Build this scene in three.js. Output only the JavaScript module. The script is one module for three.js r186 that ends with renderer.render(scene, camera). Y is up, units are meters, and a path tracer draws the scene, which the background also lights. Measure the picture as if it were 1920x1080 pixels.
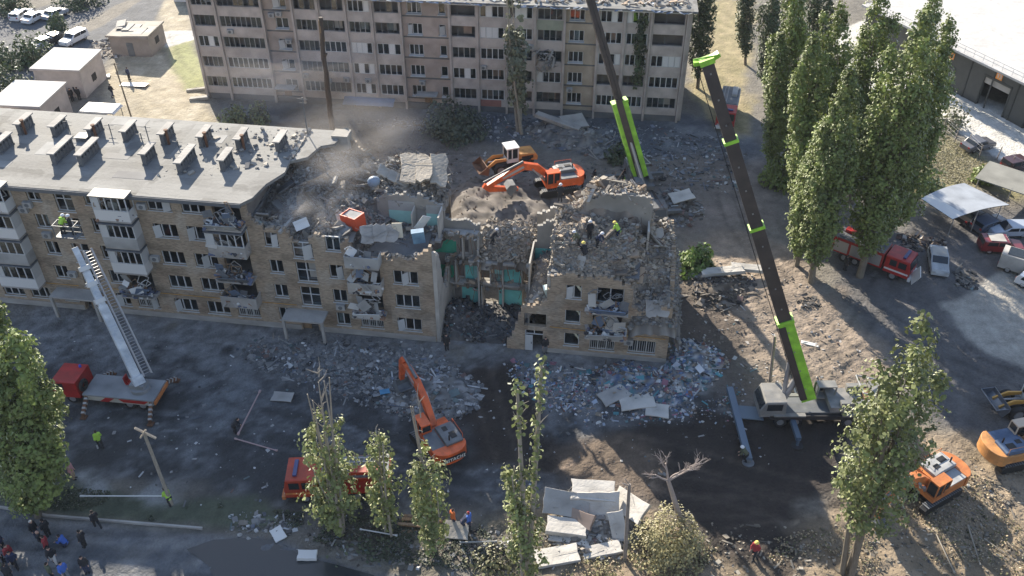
import * as THREE from 'three';
import { mergeGeometries } from 'three/addons/utils/BufferGeometryUtils.js';
import { MarchingCubes } from 'three/addons/objects/MarchingCubes.js';
import { FontLoader } from 'three/addons/loaders/FontLoader.js';
import { TextGeometry } from 'three/addons/geometries/TextGeometry.js';

// ------------------------------------------------------------------ camera, sky, sun, exposure
const EYE = 58, TILT = Math.atan(0.78), FOC = 2210 * 0.78;
const scene = new THREE.Scene();
const camera = new THREE.PerspectiveCamera(2 * Math.atan(540 / FOC) * 180 / Math.PI, 16 / 9, 1, 3000);
camera.position.set(0, EYE, 0);
camera.rotation.set(-TILT, 0, 0);
camera.updateMatrixWorld();
const renderer = new THREE.WebGLRenderer({ antialias: true });
renderer.toneMapping = THREE.LinearToneMapping;
renderer.toneMappingExposure = 2.65;
renderer.shadowMap.enabled = true;
const SUN_AZ = 25 * Math.PI / 180, SUN_EL = 24 * Math.PI / 180;
const toSun = new THREE.Vector3(-Math.sin(SUN_AZ) * Math.cos(SUN_EL), Math.sin(SUN_EL), -Math.cos(SUN_AZ) * Math.cos(SUN_EL));
{
  const w = 512, h = 256, d = new Float32Array(w * h * 4);
  for (let j = 0; j < h; j++) for (let i = 0; i < w; i++) {
    const el = ((j + .5) / h - .5) * Math.PI, az = ((i + .5) / w - .5) * 2 * Math.PI;
    const v = new THREE.Vector3(Math.cos(el) * Math.cos(az), Math.sin(el), Math.cos(el) * Math.sin(az));
    const up = Math.max(0, v.y), k = Math.pow(1 - up, 2.2), a = Math.max(0, v.dot(toSun)), g = .35 * Math.pow(a, 8) + .5 * Math.pow(a, 60);
    let c = [.115 + .245 * k, .18 + .215 * k, .315 + .11 * k];
    c = c.map((x, n) => x + g * [1, .9, .72][n]);
    if (v.y < 0) { const m = Math.min(1, -v.y * 8); c = c.map((x, n) => x * (1 - m) + [.16, .15, .14][n] * m); }
    d.set([c[0], c[1], c[2], 1], (j * w + i) * 4);
  }
  const t = new THREE.DataTexture(d, w, h, THREE.RGBAFormat, THREE.FloatType);
  t.mapping = THREE.EquirectangularReflectionMapping; t.magFilter = THREE.LinearFilter; t.minFilter = THREE.LinearFilter; t.needsUpdate = true;
  scene.background = t; scene.environment = t;
}
const sun = new THREE.DirectionalLight(0xffffff, 5);
sun.color.setRGB(1, .90, .75);
sun.position.copy(toSun).multiplyScalar(200).add(new THREE.Vector3(0, 0, -85));
sun.target.position.set(0, 0, -85);
sun.castShadow = true; sun.shadow.mapSize.set(4096, 4096);
Object.assign(sun.shadow.camera, { left: -110, right: 110, top: 90, bottom: -90, near: 1, far: 420 });
scene.add(sun, sun.target);
scene.fog = new THREE.FogExp2(0xcfd8e2, 0.0001);

// ------------------------------------------------------------------ helpers
function mulberry(a) { return () => { a |= 0; a = a + 0x6D2B79F5 | 0; let t = Math.imul(a ^ a >>> 15, 1 | a); t = t + Math.imul(t ^ t >>> 7, 61 | t) ^ t; return ((t ^ t >>> 14) >>> 0) / 4294967296; }; }
let R = mulberry(7);
const rr = (a, b) => a + (b - a) * R(), pick = a => a[Math.floor(R() * a.length)], PI = Math.PI;
const clamp = (x, a = 0, b = 1) => Math.min(b, Math.max(a, x)), lerp = (a, b, t) => a + (b - a) * t, sst = (a, b, x) => { const t = clamp((x - a) / (b - a)); return t * t * (3 - 2 * t); };
function pw(pts, x) { if (x <= pts[0][0]) return pts[0][1]; for (let i = 1; i < pts.length; i++) if (x <= pts[i][0]) return lerp(pts[i - 1][1], pts[i][1], (x - pts[i - 1][0]) / (pts[i][0] - pts[i - 1][0])); return pts[pts.length - 1][1]; }
const V = (x, y, z) => new THREE.Vector3(x, y, z);
// surveying: where the line of sight through a point of the photograph meets the level h
function G(px, py, h = 0) {
  const x = (px - 960) / FOC, y = -(py - 540) / FOC, c = Math.cos(TILT), s = Math.sin(TILT), ry = y * c - s, rz = -(c + y * s), t = (h - EYE) / ry;
  return V(x * t, h, rz * t);
}
const hAt = (z, py) => EYE + z * Math.tan(TILT + Math.atan((py - 540) / FOC));
function xAt(px, z, h) { const zc = -z * Math.cos(TILT) + (EYE - h) * Math.sin(TILT); return (px - 960) / FOC * zc; }
// hash value noise
function h2(x, y) { let n = Math.imul(x, 374761393) + Math.imul(y, 668265263) | 0; n = Math.imul(n ^ n >>> 13, 1274126177); return ((n ^ n >>> 16) >>> 0) / 4294967296; }
function vn(x, y, p = 0) { const xi = Math.floor(x), yi = Math.floor(y), fx = x - xi, fy = y - yi, u = fx * fx * (3 - 2 * fx), v = fy * fy * (3 - 2 * fy), m = q => p ? ((q % p) + p) % p : q; return lerp(lerp(h2(m(xi), m(yi)), h2(m(xi + 1), m(yi)), u), lerp(h2(m(xi), m(yi + 1)), h2(m(xi + 1), m(yi + 1)), u), v); }
function fbm(x, y, o = 4, p = 0) { let s = 0, a = .5, t = 0; for (let i = 0; i < o; i++) { s += a * vn(x, y, p); t += a; a *= .5; x = x * 2 + (p ? 0 : 17.3); y = y * 2 + (p ? 0 : 9.1); p *= 2; } return s / t; }
const s2l = c => c <= .04045 ? c / 12.92 : Math.pow((c + .055) / 1.055, 2.4), l2s = c => c <= .0031308 ? c * 12.92 : 1.055 * Math.pow(c, 1 / 2.4) - .055;
function tex(n, fn, metres, linear = false) {
  const d = new Uint8Array(n * n * 4);
  for (let j = 0; j < n; j++) for (let i = 0; i < n; i++) { let c = fn(i / n, j / n); if (typeof c === 'number') c = [c, c, c]; for (let k = 0; k < 3; k++) d[(j * n + i) * 4 + k] = 255 * clamp(linear ? c[k] : l2s(clamp(c[k]))); d[(j * n + i) * 4 + 3] = 255; }
  const t = new THREE.DataTexture(d, n, n); t.wrapS = t.wrapT = THREE.RepeatWrapping; t.magFilter = THREE.LinearFilter; t.minFilter = THREE.LinearMipmapLinearFilter; t.generateMipmaps = true; if (!linear) t.colorSpace = THREE.SRGBColorSpace; t.repeat.set(1 / metres, 1 / metres); t.needsUpdate = true;
  return t;
}
const names = {};
function numbered(n) { const k = names[n] = (names[n] ?? -1) + 1; return k ? `${n}_${String(k).padStart(3, '0')}` : n; }
function fixGeo(g) { if (!g.index) { const n = g.attributes.position.count; g.setIndex([...Array(n).keys()]); } for (const k of Object.keys(g.attributes)) if (!['position', 'normal', 'uv', 'color'].includes(k)) g.deleteAttribute(k); return g; }
function uvBox(g) {
  const p = g.attributes.position, n = g.attributes.normal, uv = new Float32Array(p.count * 2);
  for (let i = 0; i < p.count; i++) { const ax = Math.abs(n.getX(i)), ay = Math.abs(n.getY(i)), az = Math.abs(n.getZ(i)), x = p.getX(i), y = p.getY(i), z = p.getZ(i); if (ay >= ax && ay >= az) { uv[2 * i] = x; uv[2 * i + 1] = z; } else if (ax > az) { uv[2 * i] = z; uv[2 * i + 1] = y; } else { uv[2 * i] = x; uv[2 * i + 1] = y; } }
  g.setAttribute('uv', new THREE.BufferAttribute(uv, 2)); return g;
}
function joined(geos) {
  geos = geos.flat(9).map(fixGeo); const anyC = geos.some(g => g.attributes.color);
  for (const g of geos) if (anyC && !g.attributes.color) g.setAttribute('color', new THREE.BufferAttribute(new Float32Array(g.attributes.position.count * 3).fill(1), 3));
  for (const g of geos) if (!g.attributes.uv) g.setAttribute('uv', new THREE.BufferAttribute(new Float32Array(g.attributes.position.count * 2), 2));
  return uvBox(geos.length === 1 ? geos[0] : mergeGeometries(geos));
}
function add(name, geos, m, parent, label) {      // ONE named mesh under parent
  const o = new THREE.Mesh(Array.isArray(geos) ? joined(geos) : geos, m); o.name = parent && parent !== scene ? name : numbered(name); o.castShadow = o.receiveShadow = true; (parent || scene).add(o); if (label) o.userData.label = label; return o;
}
function addEach(name, geos, m, parent, label) { return geos.map(g => add(name, [g], m, parent, label)); }
function tag(o, label, category, group, kind) { if (label) o.userData.label = label; if (category) o.userData.category = category; if (group) o.userData.group = group; if (kind) o.userData.kind = kind; return o; }
function thing(name, label, category, pos = V(0, 0, 0), turn = 0, group) { const o = new THREE.Group(); o.name = numbered(name); o.position.copy(pos); o.rotation.y = turn; scene.add(o); return tag(o, label, category, group); }
function twin(o, label, pos, turn, group) { const c = o.clone(); c.name = numbered(o.name.replace(/_\d+$/, '')); c.userData = { ...o.userData }; if (label) c.userData.label = label; if (group) c.userData.group = group; c.position.copy(pos); c.rotation.y = turn; scene.add(c); return c; }
// geometry makers
function bx(w, h, d, x = 0, y = 0, z = 0, rx = 0, ry = 0, rz = 0) { const g = new THREE.BoxGeometry(w, h, d); if (rx || ry || rz) g.applyMatrix4(new THREE.Matrix4().makeRotationFromEuler(new THREE.Euler(rx, ry, rz))); g.translate(x, y, z); return g; }
const bb = (x0, x1, y0, y1, z0, z1) => bx(Math.abs(x1 - x0), Math.abs(y1 - y0), Math.abs(z1 - z0), (x0 + x1) / 2, (y0 + y1) / 2, (z0 + z1) / 2);
function cyl(r0, r1, h, x = 0, y = 0, z = 0, rx = 0, rz = 0, n = 14) { const g = new THREE.CylinderGeometry(r1, r0, h, n); if (rx) g.rotateX(rx); if (rz) g.rotateZ(rz); g.translate(x, y, z); return g; }
function rod(a, b, r0, r1 = r0, n = 6) { const L = a.distanceTo(b), g = new THREE.CylinderGeometry(r1, r0, L, n); g.translate(0, L / 2, 0); g.applyQuaternion(new THREE.Quaternion().setFromUnitVectors(V(0, 1, 0), b.clone().sub(a).normalize())); g.translate(a.x, a.y, a.z); return g; }
function bar(a, b, w, h, up = V(0, 1, 0)) { const L = a.distanceTo(b), f = b.clone().sub(a).normalize(), s = V(0, 0, 0).crossVectors(f, up).normalize(), u = V(0, 0, 0).crossVectors(s, f), g = new THREE.BoxGeometry(w, h, L); const m = new THREE.Matrix4().makeBasis(s, u, f.clone().negate()); m.setPosition(a.clone().add(b).multiplyScalar(.5)); g.applyMatrix4(m); return g; }
// profile in the x-y plane, extruded along z about z = 0, with bevelled edges
function prof(pts, depth, bev = .04, z = 0) { const s = new THREE.Shape(pts.map(p => new THREE.Vector2(...p))); const g = new THREE.ExtrudeGeometry(s, { depth: Math.max(.01, depth - 2 * bev), bevelEnabled: bev > 0, bevelSize: bev, bevelThickness: bev, bevelOffset: -bev, bevelSegments: 2, curveSegments: 6 }); g.translate(0, 0, z - depth / 2 + bev); return fixGeo(g); }
// chunks: jittered boxes written straight to arrays
class Chunks {
  constructor() { this.p = []; this.c = []; this.i = []; }
  box(m, sx, sy, sz, j, col) {
    const v = new THREE.Vector3(), b = this.p.length / 3, q = [];
    for (const [x, y, z] of [[-1, -1, -1], [1, -1, -1], [1, 1, -1], [-1, 1, -1], [-1, -1, 1], [1, -1, 1], [1, 1, 1], [-1, 1, 1]]) { v.set(x * sx * rr(1 - j, 1), y * sy * rr(1 - j, 1), z * sz * rr(1 - j, 1)).applyMatrix4(m); q.push([v.x, v.y, v.z]); }
    for (const f of [[0, 3, 2, 1], [4, 5, 6, 7], [0, 1, 5, 4], [2, 3, 7, 6], [1, 2, 6, 5], [0, 4, 7, 3]]) { const o = this.p.length / 3; for (const k of f) { this.p.push(...q[k]); this.c.push(...col); } this.i.push(o, o + 1, o + 2, o, o + 2, o + 3); }
  }
  at(x, y, z, sx, sy, sz, col, j = .3, tilt = 1, yaw) { const m = new THREE.Matrix4().makeRotationFromEuler(new THREE.Euler(rr(-1, 1) * tilt, yaw ?? rr(0, 6.28), rr(-1, 1) * tilt)); m.setPosition(x, y, z); this.box(m, sx / 2, sy / 2, sz / 2, j, col); }
  geo() { const g = new THREE.BufferGeometry(); g.setAttribute('position', new THREE.Float32BufferAttribute(this.p, 3)); g.setAttribute('color', new THREE.Float32BufferAttribute(this.c, 3)); g.setIndex(this.i); g.computeVertexNormals(); return g; }
}
function quadStrip(nx, nz, fn, colFn) { // height sheet
  const p = [], c = [], idx = [];
  for (let j = 0; j <= nz; j++) for (let i = 0; i <= nx; i++) { const q = fn(i / nx, j / nz); p.push(...q); if (colFn) c.push(...colFn(q[0], q[2], q[1])); }
  for (let j = 0; j < nz; j++) for (let i = 0; i < nx; i++) { const a = j * (nx + 1) + i; idx.push(a, a + nx + 1, a + 1, a + 1, a + nx + 1, a + nx + 2); }
  const g = new THREE.BufferGeometry(); g.setAttribute('position', new THREE.Float32BufferAttribute(p, 3)); if (colFn) g.setAttribute('color', new THREE.Float32BufferAttribute(c, 3)); g.setIndex(idx); g.computeVertexNormals(); return g;
}
// polygons surveyed from the photograph, as ground outlines
const poly = pts => pts.map(([x, y]) => { const g = G(x, y); return [g.x, g.z]; });
function sdPoly(P, x, z) { let d = 1e9, s = 1; for (let i = 0, j = P.length - 1; i < P.length; j = i++) { const [ax, az] = P[i], [bxx, bz] = P[j], ex = bxx - ax, ez = bz - az, wx = x - ax, wz = z - az, t = clamp((wx * ex + wz * ez) / (ex * ex + ez * ez)), dx = wx - ex * t, dz = wz - ez * t; d = Math.min(d, dx * dx + dz * dz); const c1 = z >= az, c2 = z < bz, c3 = ex * wz > ez * wx; if ((c1 && c2 && c3) || (!c1 && !c2 && !c3)) s = -s; } return -s * Math.sqrt(d); } // positive inside
function inPoly(P) { let x0 = 1e9, x1 = -1e9, z0 = 1e9, z1 = -1e9; for (const [x, z] of P) { x0 = Math.min(x0, x); x1 = Math.max(x1, x); z0 = Math.min(z0, z); z1 = Math.max(z1, z); } for (let k = 0; k < 300; k++) { const x = rr(x0, x1), z = rr(z0, z1); if (sdPoly(P, x, z) > 0) return [x, z]; } return P[0]; }

// ------------------------------------------------------------------ materials
const T = {};
T.noise = tex(512, (u, v) => .55 + .45 * fbm(u * 8, v * 8, 6, 8), 9);
T.fine = tex(512, (u, v) => { const f = fbm(u * 48, v * 48, 3, 48), g = fbm(u * 8 + 3, v * 8, 4, 8); return .42 + .44 * f + .3 * g; }, 7);
T.bump = tex(512, (u, v) => fbm(u * 32, v * 32, 5, 32), 6, true);
T.brick = tex(1024, (u, v) => {
  const row = Math.floor(v * 160), uu = u * 48 + (row % 2) * .5, col = ((Math.floor(uu) % 48) + 48) % 48, fx = uu - Math.floor(uu), fy = v * 160 - row, k = h2(col + 31, row + 57), k2 = h2(col + 5, row + 91), blot = fbm(u * 7, v * 7, 6, 7), soot = sst(.5, .75, fbm(u * 5 + 40, v * 9 + 3, 5, 0)), pale = sst(.52, .74, fbm(u * 9, v * 6, 5, 0));
  const j = (fx < .05 || fy < .13) ? .85 : 1, red = clamp((blot - .48) * 3.5) * .6 + (k2 > .84 ? .3 : 0), b = (.78 + .4 * k) * j * (1 - .3 * soot);
  return [[.35, .30], [.285, .215], [.215, .155]].map(([p, q], n) => lerp(lerp(p, q, red), [.42, .385, .33][n], .45 * pale) * b);
}, 12.9);
T.streak = tex(512, (u, v) => { const s = fbm(u * 40, v * 3, 4, 1 * 0 + 0) , n = fbm(u * 10, v * 10, 5, 10); return .62 + .25 * n + .2 * fbm(u * 24, v * 24, 3, 24); }, 8);
T.felt = tex(1024, (u, v) => { const seam = Math.abs(((v * 24) % 1) - .5) > .475 ? .84 : 1, st = h2(Math.floor(v * 24), 5) * .09 + (h2(Math.floor(v * 24), Math.floor(u * 5)) > .8 ? .1 : 0), n = fbm(u * 7, v * 7, 6, 7), s = fbm(u * 120, v * 120, 2, 120), w = sst(.52, .7, fbm(u * 4 + 9, v * 9, 5, 0)), dk = sst(.64, .72, fbm(u * 11 + 3, v * 11, 4, 0)); const b = (.74 + .3 * n + .12 * s - st - .2 * w - .22 * dk) * seam; return [b, b * .985, b * .945]; }, 24);
T.ground = tex(1024, (u, v) => { const a = fbm(u * 12, v * 12, 6, 12), b = fbm(u * 90, v * 90, 3, 90), s = vn(u * 200, v * 200, 200) > .86 ? .22 : 0; return .45 + .42 * a + .34 * b + s; }, 11);
T.bark = tex(256, (u, v) => .5 + .6 * fbm(u * 24, v * 4, 4, 0), 1.5);
T.rust = tex(256, (u, v) => { const a = fbm(u * 6, v * 6, 5, 6); const s = sst(.5, .7, fbm(u * 12, v * 12, 4, 12)); return [.5 + .75 * a - .2 * s, .52 + .7 * a - .17 * s, .55 + .62 * a - .12 * s]; }, 2.5);
const C = (r, g, b) => new THREE.Color().setRGB(r, g, b);
function mat(r, g, b, o = {}) { const { bump, ...q } = o; const m = new THREE.MeshStandardMaterial({ color: C(r, g, b), roughness: .85, metalness: 0, ...q }); if (bump) { m.bumpMap = T.bump; m.bumpScale = bump; } return m; }
const M = {
  brick: new THREE.MeshStandardMaterial({ map: T.brick, color: C(1.0, .98, .95), roughness: .92, bumpMap: T.bump, bumpScale: .02 }),
  plaster: mat(.5, .47, .42, { map: T.noise }), concrete: mat(.42, .40, .37, { map: T.noise, bump: .03 }), paleConc: mat(.43, .405, .36, { map: T.noise, bump: .03 }), darkConc: mat(.16, .165, .17, { map: T.noise, bump: .03 }),
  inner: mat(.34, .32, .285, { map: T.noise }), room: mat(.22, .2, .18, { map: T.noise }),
  teal: mat(.2, .6, .54, { map: T.noise }), green: mat(.07, .42, .27, { map: T.noise }), blue: mat(.13, .38, .62, { map: T.noise }), mint: mat(.36, .66, .62, { map: T.noise }),
  felt: mat(.23, .232, .23, { map: T.felt, bump: .02 }), white: mat(.58, .58, .565, { roughness: .55 }), dirtyWhite: mat(.42, .42, .405, { map: T.noise }), whiteRoof: mat(.56, .545, .52, { map: T.streak }),
  frame: mat(.47, .48, .475, { roughness: .5 }), wood: mat(.30, .2, .12, { map: T.bark }), paleWood: mat(.5, .42, .32, { map: T.bark }), dark: mat(.02, .02, .022, { roughness: .7 }), black: mat(.012, .012, .013, { roughness: .6 }),
  glass: new THREE.MeshPhysicalMaterial({ color: C(.72, .8, .84), roughness: .05, transmission: 1, thickness: 0, ior: 1.5 }), carGlass: mat(.02, .025, .03, { roughness: .08 }),
  tyre: mat(.018, .018, .019, { roughness: .9 }), steel: mat(.35, .35, .36, { roughness: .45, metalness: .6 }), greySteel: mat(.16, .17, .18, { roughness: .6, map: T.rust }), rust: mat(.16, .075, .04, { map: T.rust }),
  orange: mat(.72, .125, .028, { roughness: .42, map: T.rust }), orangeDull: mat(.58, .2, .06, { roughness: .5, map: T.rust }), yellow: mat(.62, .33, .07, { roughness: .5, map: T.rust }), red: mat(.42, .022, .02, { roughness: .4, map: T.rust }), lime: mat(.3, .62, .05, { roughness: .45, map: T.rust }), boom: mat(.052, .042, .04, { roughness: .5, map: T.rust }),
  tan: mat(.40, .30, .24, { map: T.noise }), pink: mat(.54, .478, .43, { map: T.noise, bump: .02 }), blueGrey: mat(.16, .22, .32, { roughness: .6, map: T.noise }),
  slab: mat(.58, .55, .5, { map: T.noise, bump: .03 }),
  vc: new THREE.MeshStandardMaterial({ vertexColors: true, roughness: .92, map: T.noise }), vcPlain: new THREE.MeshStandardMaterial({ vertexColors: true, roughness: .9 }),
  bark: mat(.20, .17, .13, { map: T.bark }), barkPale: mat(.36, .32, .26, { map: T.bark }), barkGrey: mat(.28, .24, .21, { map: T.bark }),
};
M.leaf = new THREE.MeshPhysicalMaterial({ vertexColors: true, roughness: .8, transmission: .3, thickness: 0, side: THREE.DoubleSide });

const FONT = await new FontLoader().loadAsync('fonts/droid/droid_sans_bold.typeface.json');
function textGeo(str, size, x, y, z) { const g = new TextGeometry(str, { font: FONT, size, depth: .02, curveSegments: 3 }); g.translate(x, y, z); return fixGeo(g); }
// ------------------------------------------------------------------ the ground: one sheet to the horizon
const Z = {};
for (const [k, pts] of Object.entries({
  yard: [[-200, 590], [0, 600], [820, 662], [1000, 680], [1260, 700], [1420, 770], [1560, 800], [1560, 900], [1240, 1000], [900, 960], [560, 975], [330, 930], [-200, 900]],
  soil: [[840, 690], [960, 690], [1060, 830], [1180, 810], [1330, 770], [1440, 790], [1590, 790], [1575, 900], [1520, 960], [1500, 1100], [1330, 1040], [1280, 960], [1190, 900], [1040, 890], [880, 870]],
  dirt: [[1270, 440], [1400, 440], [1480, 470], [1560, 540], [1640, 640], [1690, 710], [1640, 790], [1590, 770], [1460, 770], [1405, 700], [1370, 620], [1290, 540]],
  wet: [[1250, 470], [1300, 500], [1350, 540], [1390, 590], [1350, 650], [1280, 640], [1262, 560]],
  churn: [[1255, 560], [1370, 600], [1420, 700], [1440, 780], [1380, 800], [1340, 720], [1262, 640]],
  lot: [[1570, 560], [1560, 500], [1650, 440], [1740, 400], [1930, 380], [2100, 420], [2100, 900], [1900, 860], [1740, 780], [1660, 660]],
  slab: [[1770, 570], [1850, 520], [1930, 480], [2100, 520], [2100, 760], [1920, 690], [1810, 640]],
  weeds: [[1170, 950], [1330, 1010], [1500, 960], [1560, 960], [1640, 820], [1720, 800], [1930, 850], [2100, 900], [2100, 1200], [1100, 1200], [900, 1100], [900, 990], [1030, 930]],
  lawn: [[1730, 280], [1780, 250], [1880, 320], [1960, 345], [1960, 400], [1840, 350], [1740, 360], [1690, 400], [1640, 420], [1640, 330]],
  yardWhite: [[1560, 60], [1700, 10], [1790, 160], [1940, 220], [2100, 320], [2100, 400], [1920, 330], [1800, 250], [1770, 225], [1700, 190], [1600, 160]],
  back: [[620, 235], [800, 262], [1100, 300], [1320, 290], [1440, 300], [1450, 420], [1300, 440], [600, 440]],
  far: [[400, 200], [800, 190], [1300, 215], [1420, 230], [1440, 300], [1400, 390], [1260, 380], [1180, 300], [1000, 268], [640, 250], [560, 236]],
  path: [[1330, 0], [1420, 0], [1400, 140], [1420, 260], [1330, 240], [1290, 160]],
  bright: [[290, 0], [350, 0], [360, 100], [392, 200], [420, 260], [150, 260], [190, 190], [195, 150], [220, 100], [300, 70]],
  grass: [[315, 85], [362, 75], [392, 160], [350, 165], [322, 120]],
  conc: [[298, 58], [362, 58], [366, 74], [312, 90]],
  street: [[-300, 60], [0, 30], [140, 0], [330, -40], [290, 40], [215, 96], [180, 140], [60, 200], [-300, 200]],
  kerbs: [[135, 50], [240, 0], [265, 0], [200, 45], [165, 62]],
  road: [[-300, 950], [30, 955], [100, 975], [380, 1000], [520, 1010], [700, 1075], [900, 1120], [1000, 1300], [-300, 1300]],
  verge: [[-100, 880], [30, 890], [150, 900], [330, 935], [480, 925], [560, 990], [400, 990], [100, 965], [-100, 945]],
  sand: [[150, 892], [290, 900], [350, 940], [330, 950], [160, 935]],
  strip: [[560, 970], [720, 985], [900, 970], [1020, 1000], [1020, 1100], [820, 1085], [640, 1030]],
  chute: [[900, 360], [1060, 360], [1010, 430], [900, 430]],
})) Z[k] = poly(pts);
const dens = (k, x, z, w, nz = 1.4) => { const P = Z[k]; if (!P.bb) { P.bb = [Math.min(...P.map(p => p[0])), Math.max(...P.map(p => p[0])), Math.min(...P.map(p => p[1])), Math.max(...P.map(p => p[1]))]; } const m = w + nz + 1, q = P.bb; if (x < q[0] - m || x > q[1] + m || z < q[2] - m || z > q[3] + m) return 0; return sst(-w, w, sdPoly(P, x, z) + nz * 2 * (fbm(x * .35 + 40, z * .35, 3) - .5)); };
function groundColor(x, z) {
  const n = fbm(x * .12 + 5, z * .12, 5), n2 = fbm(x * .6, z * .6 + 9, 4), n3 = fbm(x * 2.1, z * 2.1, 2);
  let c = [.17, .155, .13].map(v => v * (.7 + .6 * n));
  const mx = (k, w, col, nz, amt = 1) => { const d = dens(k, x, z, w, nz) * amt; if (d > 0) c = c.map((v, i) => lerp(v, col[i], d)); };
  const dust = clamp((n2 - .45) * 3 + (n - .5) * 2);
  mx('far', 2, [lerp(.09, .2, dust), lerp(.10, .205, dust), lerp(.115, .21, dust)]);
  mx('back', 2, [lerp(.17, .25, dust), lerp(.145, .21, dust), lerp(.125, .18, dust)]);
  mx('chute', 1.5, [.105, .085, .07], 1);
  mx('path', 1, [lerp(.2, .42, n2), lerp(.18, .34, n2), lerp(.08, .2, n2)], 2);
  mx('bright', 1, [lerp(.28, .5, n2), lerp(.235, .44, n2), lerp(.15, .34, n2)], .8);
  mx('grass', .8, [.27, .28, .12], 1); mx('conc', .15, [.56, .55, .52], .1);
  mx('street', .4, [.115, .12, .13], .3); mx('kerbs', .3, [.2, .18, .15], .3);
  mx('yardWhite', .3, [.62, .60, .55], .3);
  mx('lawn', .8, [lerp(.16, .3, n2), lerp(.15, .26, n2), lerp(.06, .15, n2)], 1.2);
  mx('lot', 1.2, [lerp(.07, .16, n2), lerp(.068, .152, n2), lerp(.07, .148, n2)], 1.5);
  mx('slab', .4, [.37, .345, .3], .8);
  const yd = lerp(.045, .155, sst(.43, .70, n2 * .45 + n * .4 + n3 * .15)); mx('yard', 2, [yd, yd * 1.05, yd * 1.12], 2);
  // dust thrown out along the foot of the wrecked block
  const bz = -63.1 - (14.3 - x) * .137, near = (1 - sst(1.5, 11, z - bz)) * sst(-52, -46, x) * (1 - sst(18, 24, x)) * sst(.22, .58, n2 + .1 * n3); if (z > bz - 1) c = c.map((v, i) => lerp(v, [.23, .232, .235][i] * (.55 + .7 * n3), .9 * near));
  mx('dirt', 1.2, [lerp(.17, .37, n2), lerp(.135, .295, n2), lerp(.105, .225, n2)], 2.2);
  mx('wet', 1.5, [.075, .058, .046], 2, .85); mx('churn', 2, [lerp(.06, .13, n2), lerp(.047, .1, n2), lerp(.038, .08, n2)], 2, .8);
  mx('weeds', 1.2, [lerp(.14, .34, n2), lerp(.11, .265, n2), lerp(.07, .185, n2)], 1.6);
  mx('verge', .6, [lerp(.05, .11, n2), lerp(.065, .12, n2), lerp(.045, .08, n2)], 1);
  mx('strip', .8, [lerp(.06, .17, n2), lerp(.06, .15, n2), lerp(.05, .11, n2)], 1.5);
  mx('road', .4, [lerp(.12, .2, sst(.42, .68, n2)), lerp(.128, .2, sst(.42, .68, n2)), lerp(.14, .2, sst(.42, .68, n2))], .5);
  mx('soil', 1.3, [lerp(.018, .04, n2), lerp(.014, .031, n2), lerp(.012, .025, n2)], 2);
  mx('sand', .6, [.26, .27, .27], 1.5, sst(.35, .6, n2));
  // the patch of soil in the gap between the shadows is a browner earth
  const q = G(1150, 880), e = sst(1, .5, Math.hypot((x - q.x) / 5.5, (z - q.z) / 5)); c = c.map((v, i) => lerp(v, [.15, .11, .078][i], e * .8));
  const ru = rut(x, z); const lum = (c[0] + c[1] + c[2]) / 3, kr = lerp(1, lum < .09 ? 2.3 : .6, ru * .85); c = c.map(v => v * kr);
  return c.map(v => v * (.8 + .4 * n3));
}
// wheel ruts pressed by the machines, as pairs of lines
const RUTS = [[[180, 780], [420, 800], [640, 850], [900, 900], [1080, 850]], [[330, 700], [600, 800], [860, 900], [1000, 960]], [[900, 690], [930, 800], [960, 900], [930, 980]], [[1060, 840], [1130, 880], [1240, 940], [1400, 950]], [[1180, 830], [1300, 860], [1440, 900], [1560, 930]], [[1240, 900], [1380, 930], [1520, 980], [1620, 1080]], [[1440, 560], [1500, 640], [1560, 740]], [[1480, 540], [1570, 640], [1640, 730]], [[1700, 640], [1800, 720], [1930, 780]], [[1600, 560], [1740, 640], [1930, 720]], [[700, 280], [900, 300], [1180, 340], [1380, 330]], [[1340, 260], [1380, 420], [1460, 520]], [[0, 1000], [180, 1020], [420, 1010], [640, 960]], [[0, 1040], [250, 1050], [520, 1060], [800, 1000]], [[560, 700], [700, 720], [900, 700]], [[1290, 1040], [1420, 1000], [1560, 1000]], [[1700, 420], [1640, 560], [1560, 700]], [[560, 240], [360, 150], [300, 60]]].map(l => { const c = new THREE.CatmullRomCurve3(l.map(p => G(...p))), q = c.getPoints(40); return q.map(p => [p.x, p.z]); });
const RUTBOX = RUTS.map(l => [Math.min(...l.map(p => p[0])) - 2, Math.max(...l.map(p => p[0])) + 2, Math.min(...l.map(p => p[1])) - 2, Math.max(...l.map(p => p[1])) + 2]);
function rut(x, z) { let m = 0; for (let k = 0; k < RUTS.length; k++) { const b = RUTBOX[k]; if (x < b[0] || x > b[1] || z < b[2] || z > b[3]) continue; const l = RUTS[k]; let d = 9; for (let i = 1; i < l.length; i++) { const [ax, az] = l[i - 1], ex = l[i][0] - ax, ez = l[i][1] - az, t = clamp(((x - ax) * ex + (z - az) * ez) / (ex * ex + ez * ez)); d = Math.min(d, Math.hypot(x - ax - ex * t, z - az - ez * t)); } const w = .28 + .14 * vn(x * .7, z * .7); m = Math.max(m, sst(w, w * .4, Math.abs(d - .95)) * (.4 + .6 * vn(x * .5 + k, z * .5))); } return m; }
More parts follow.
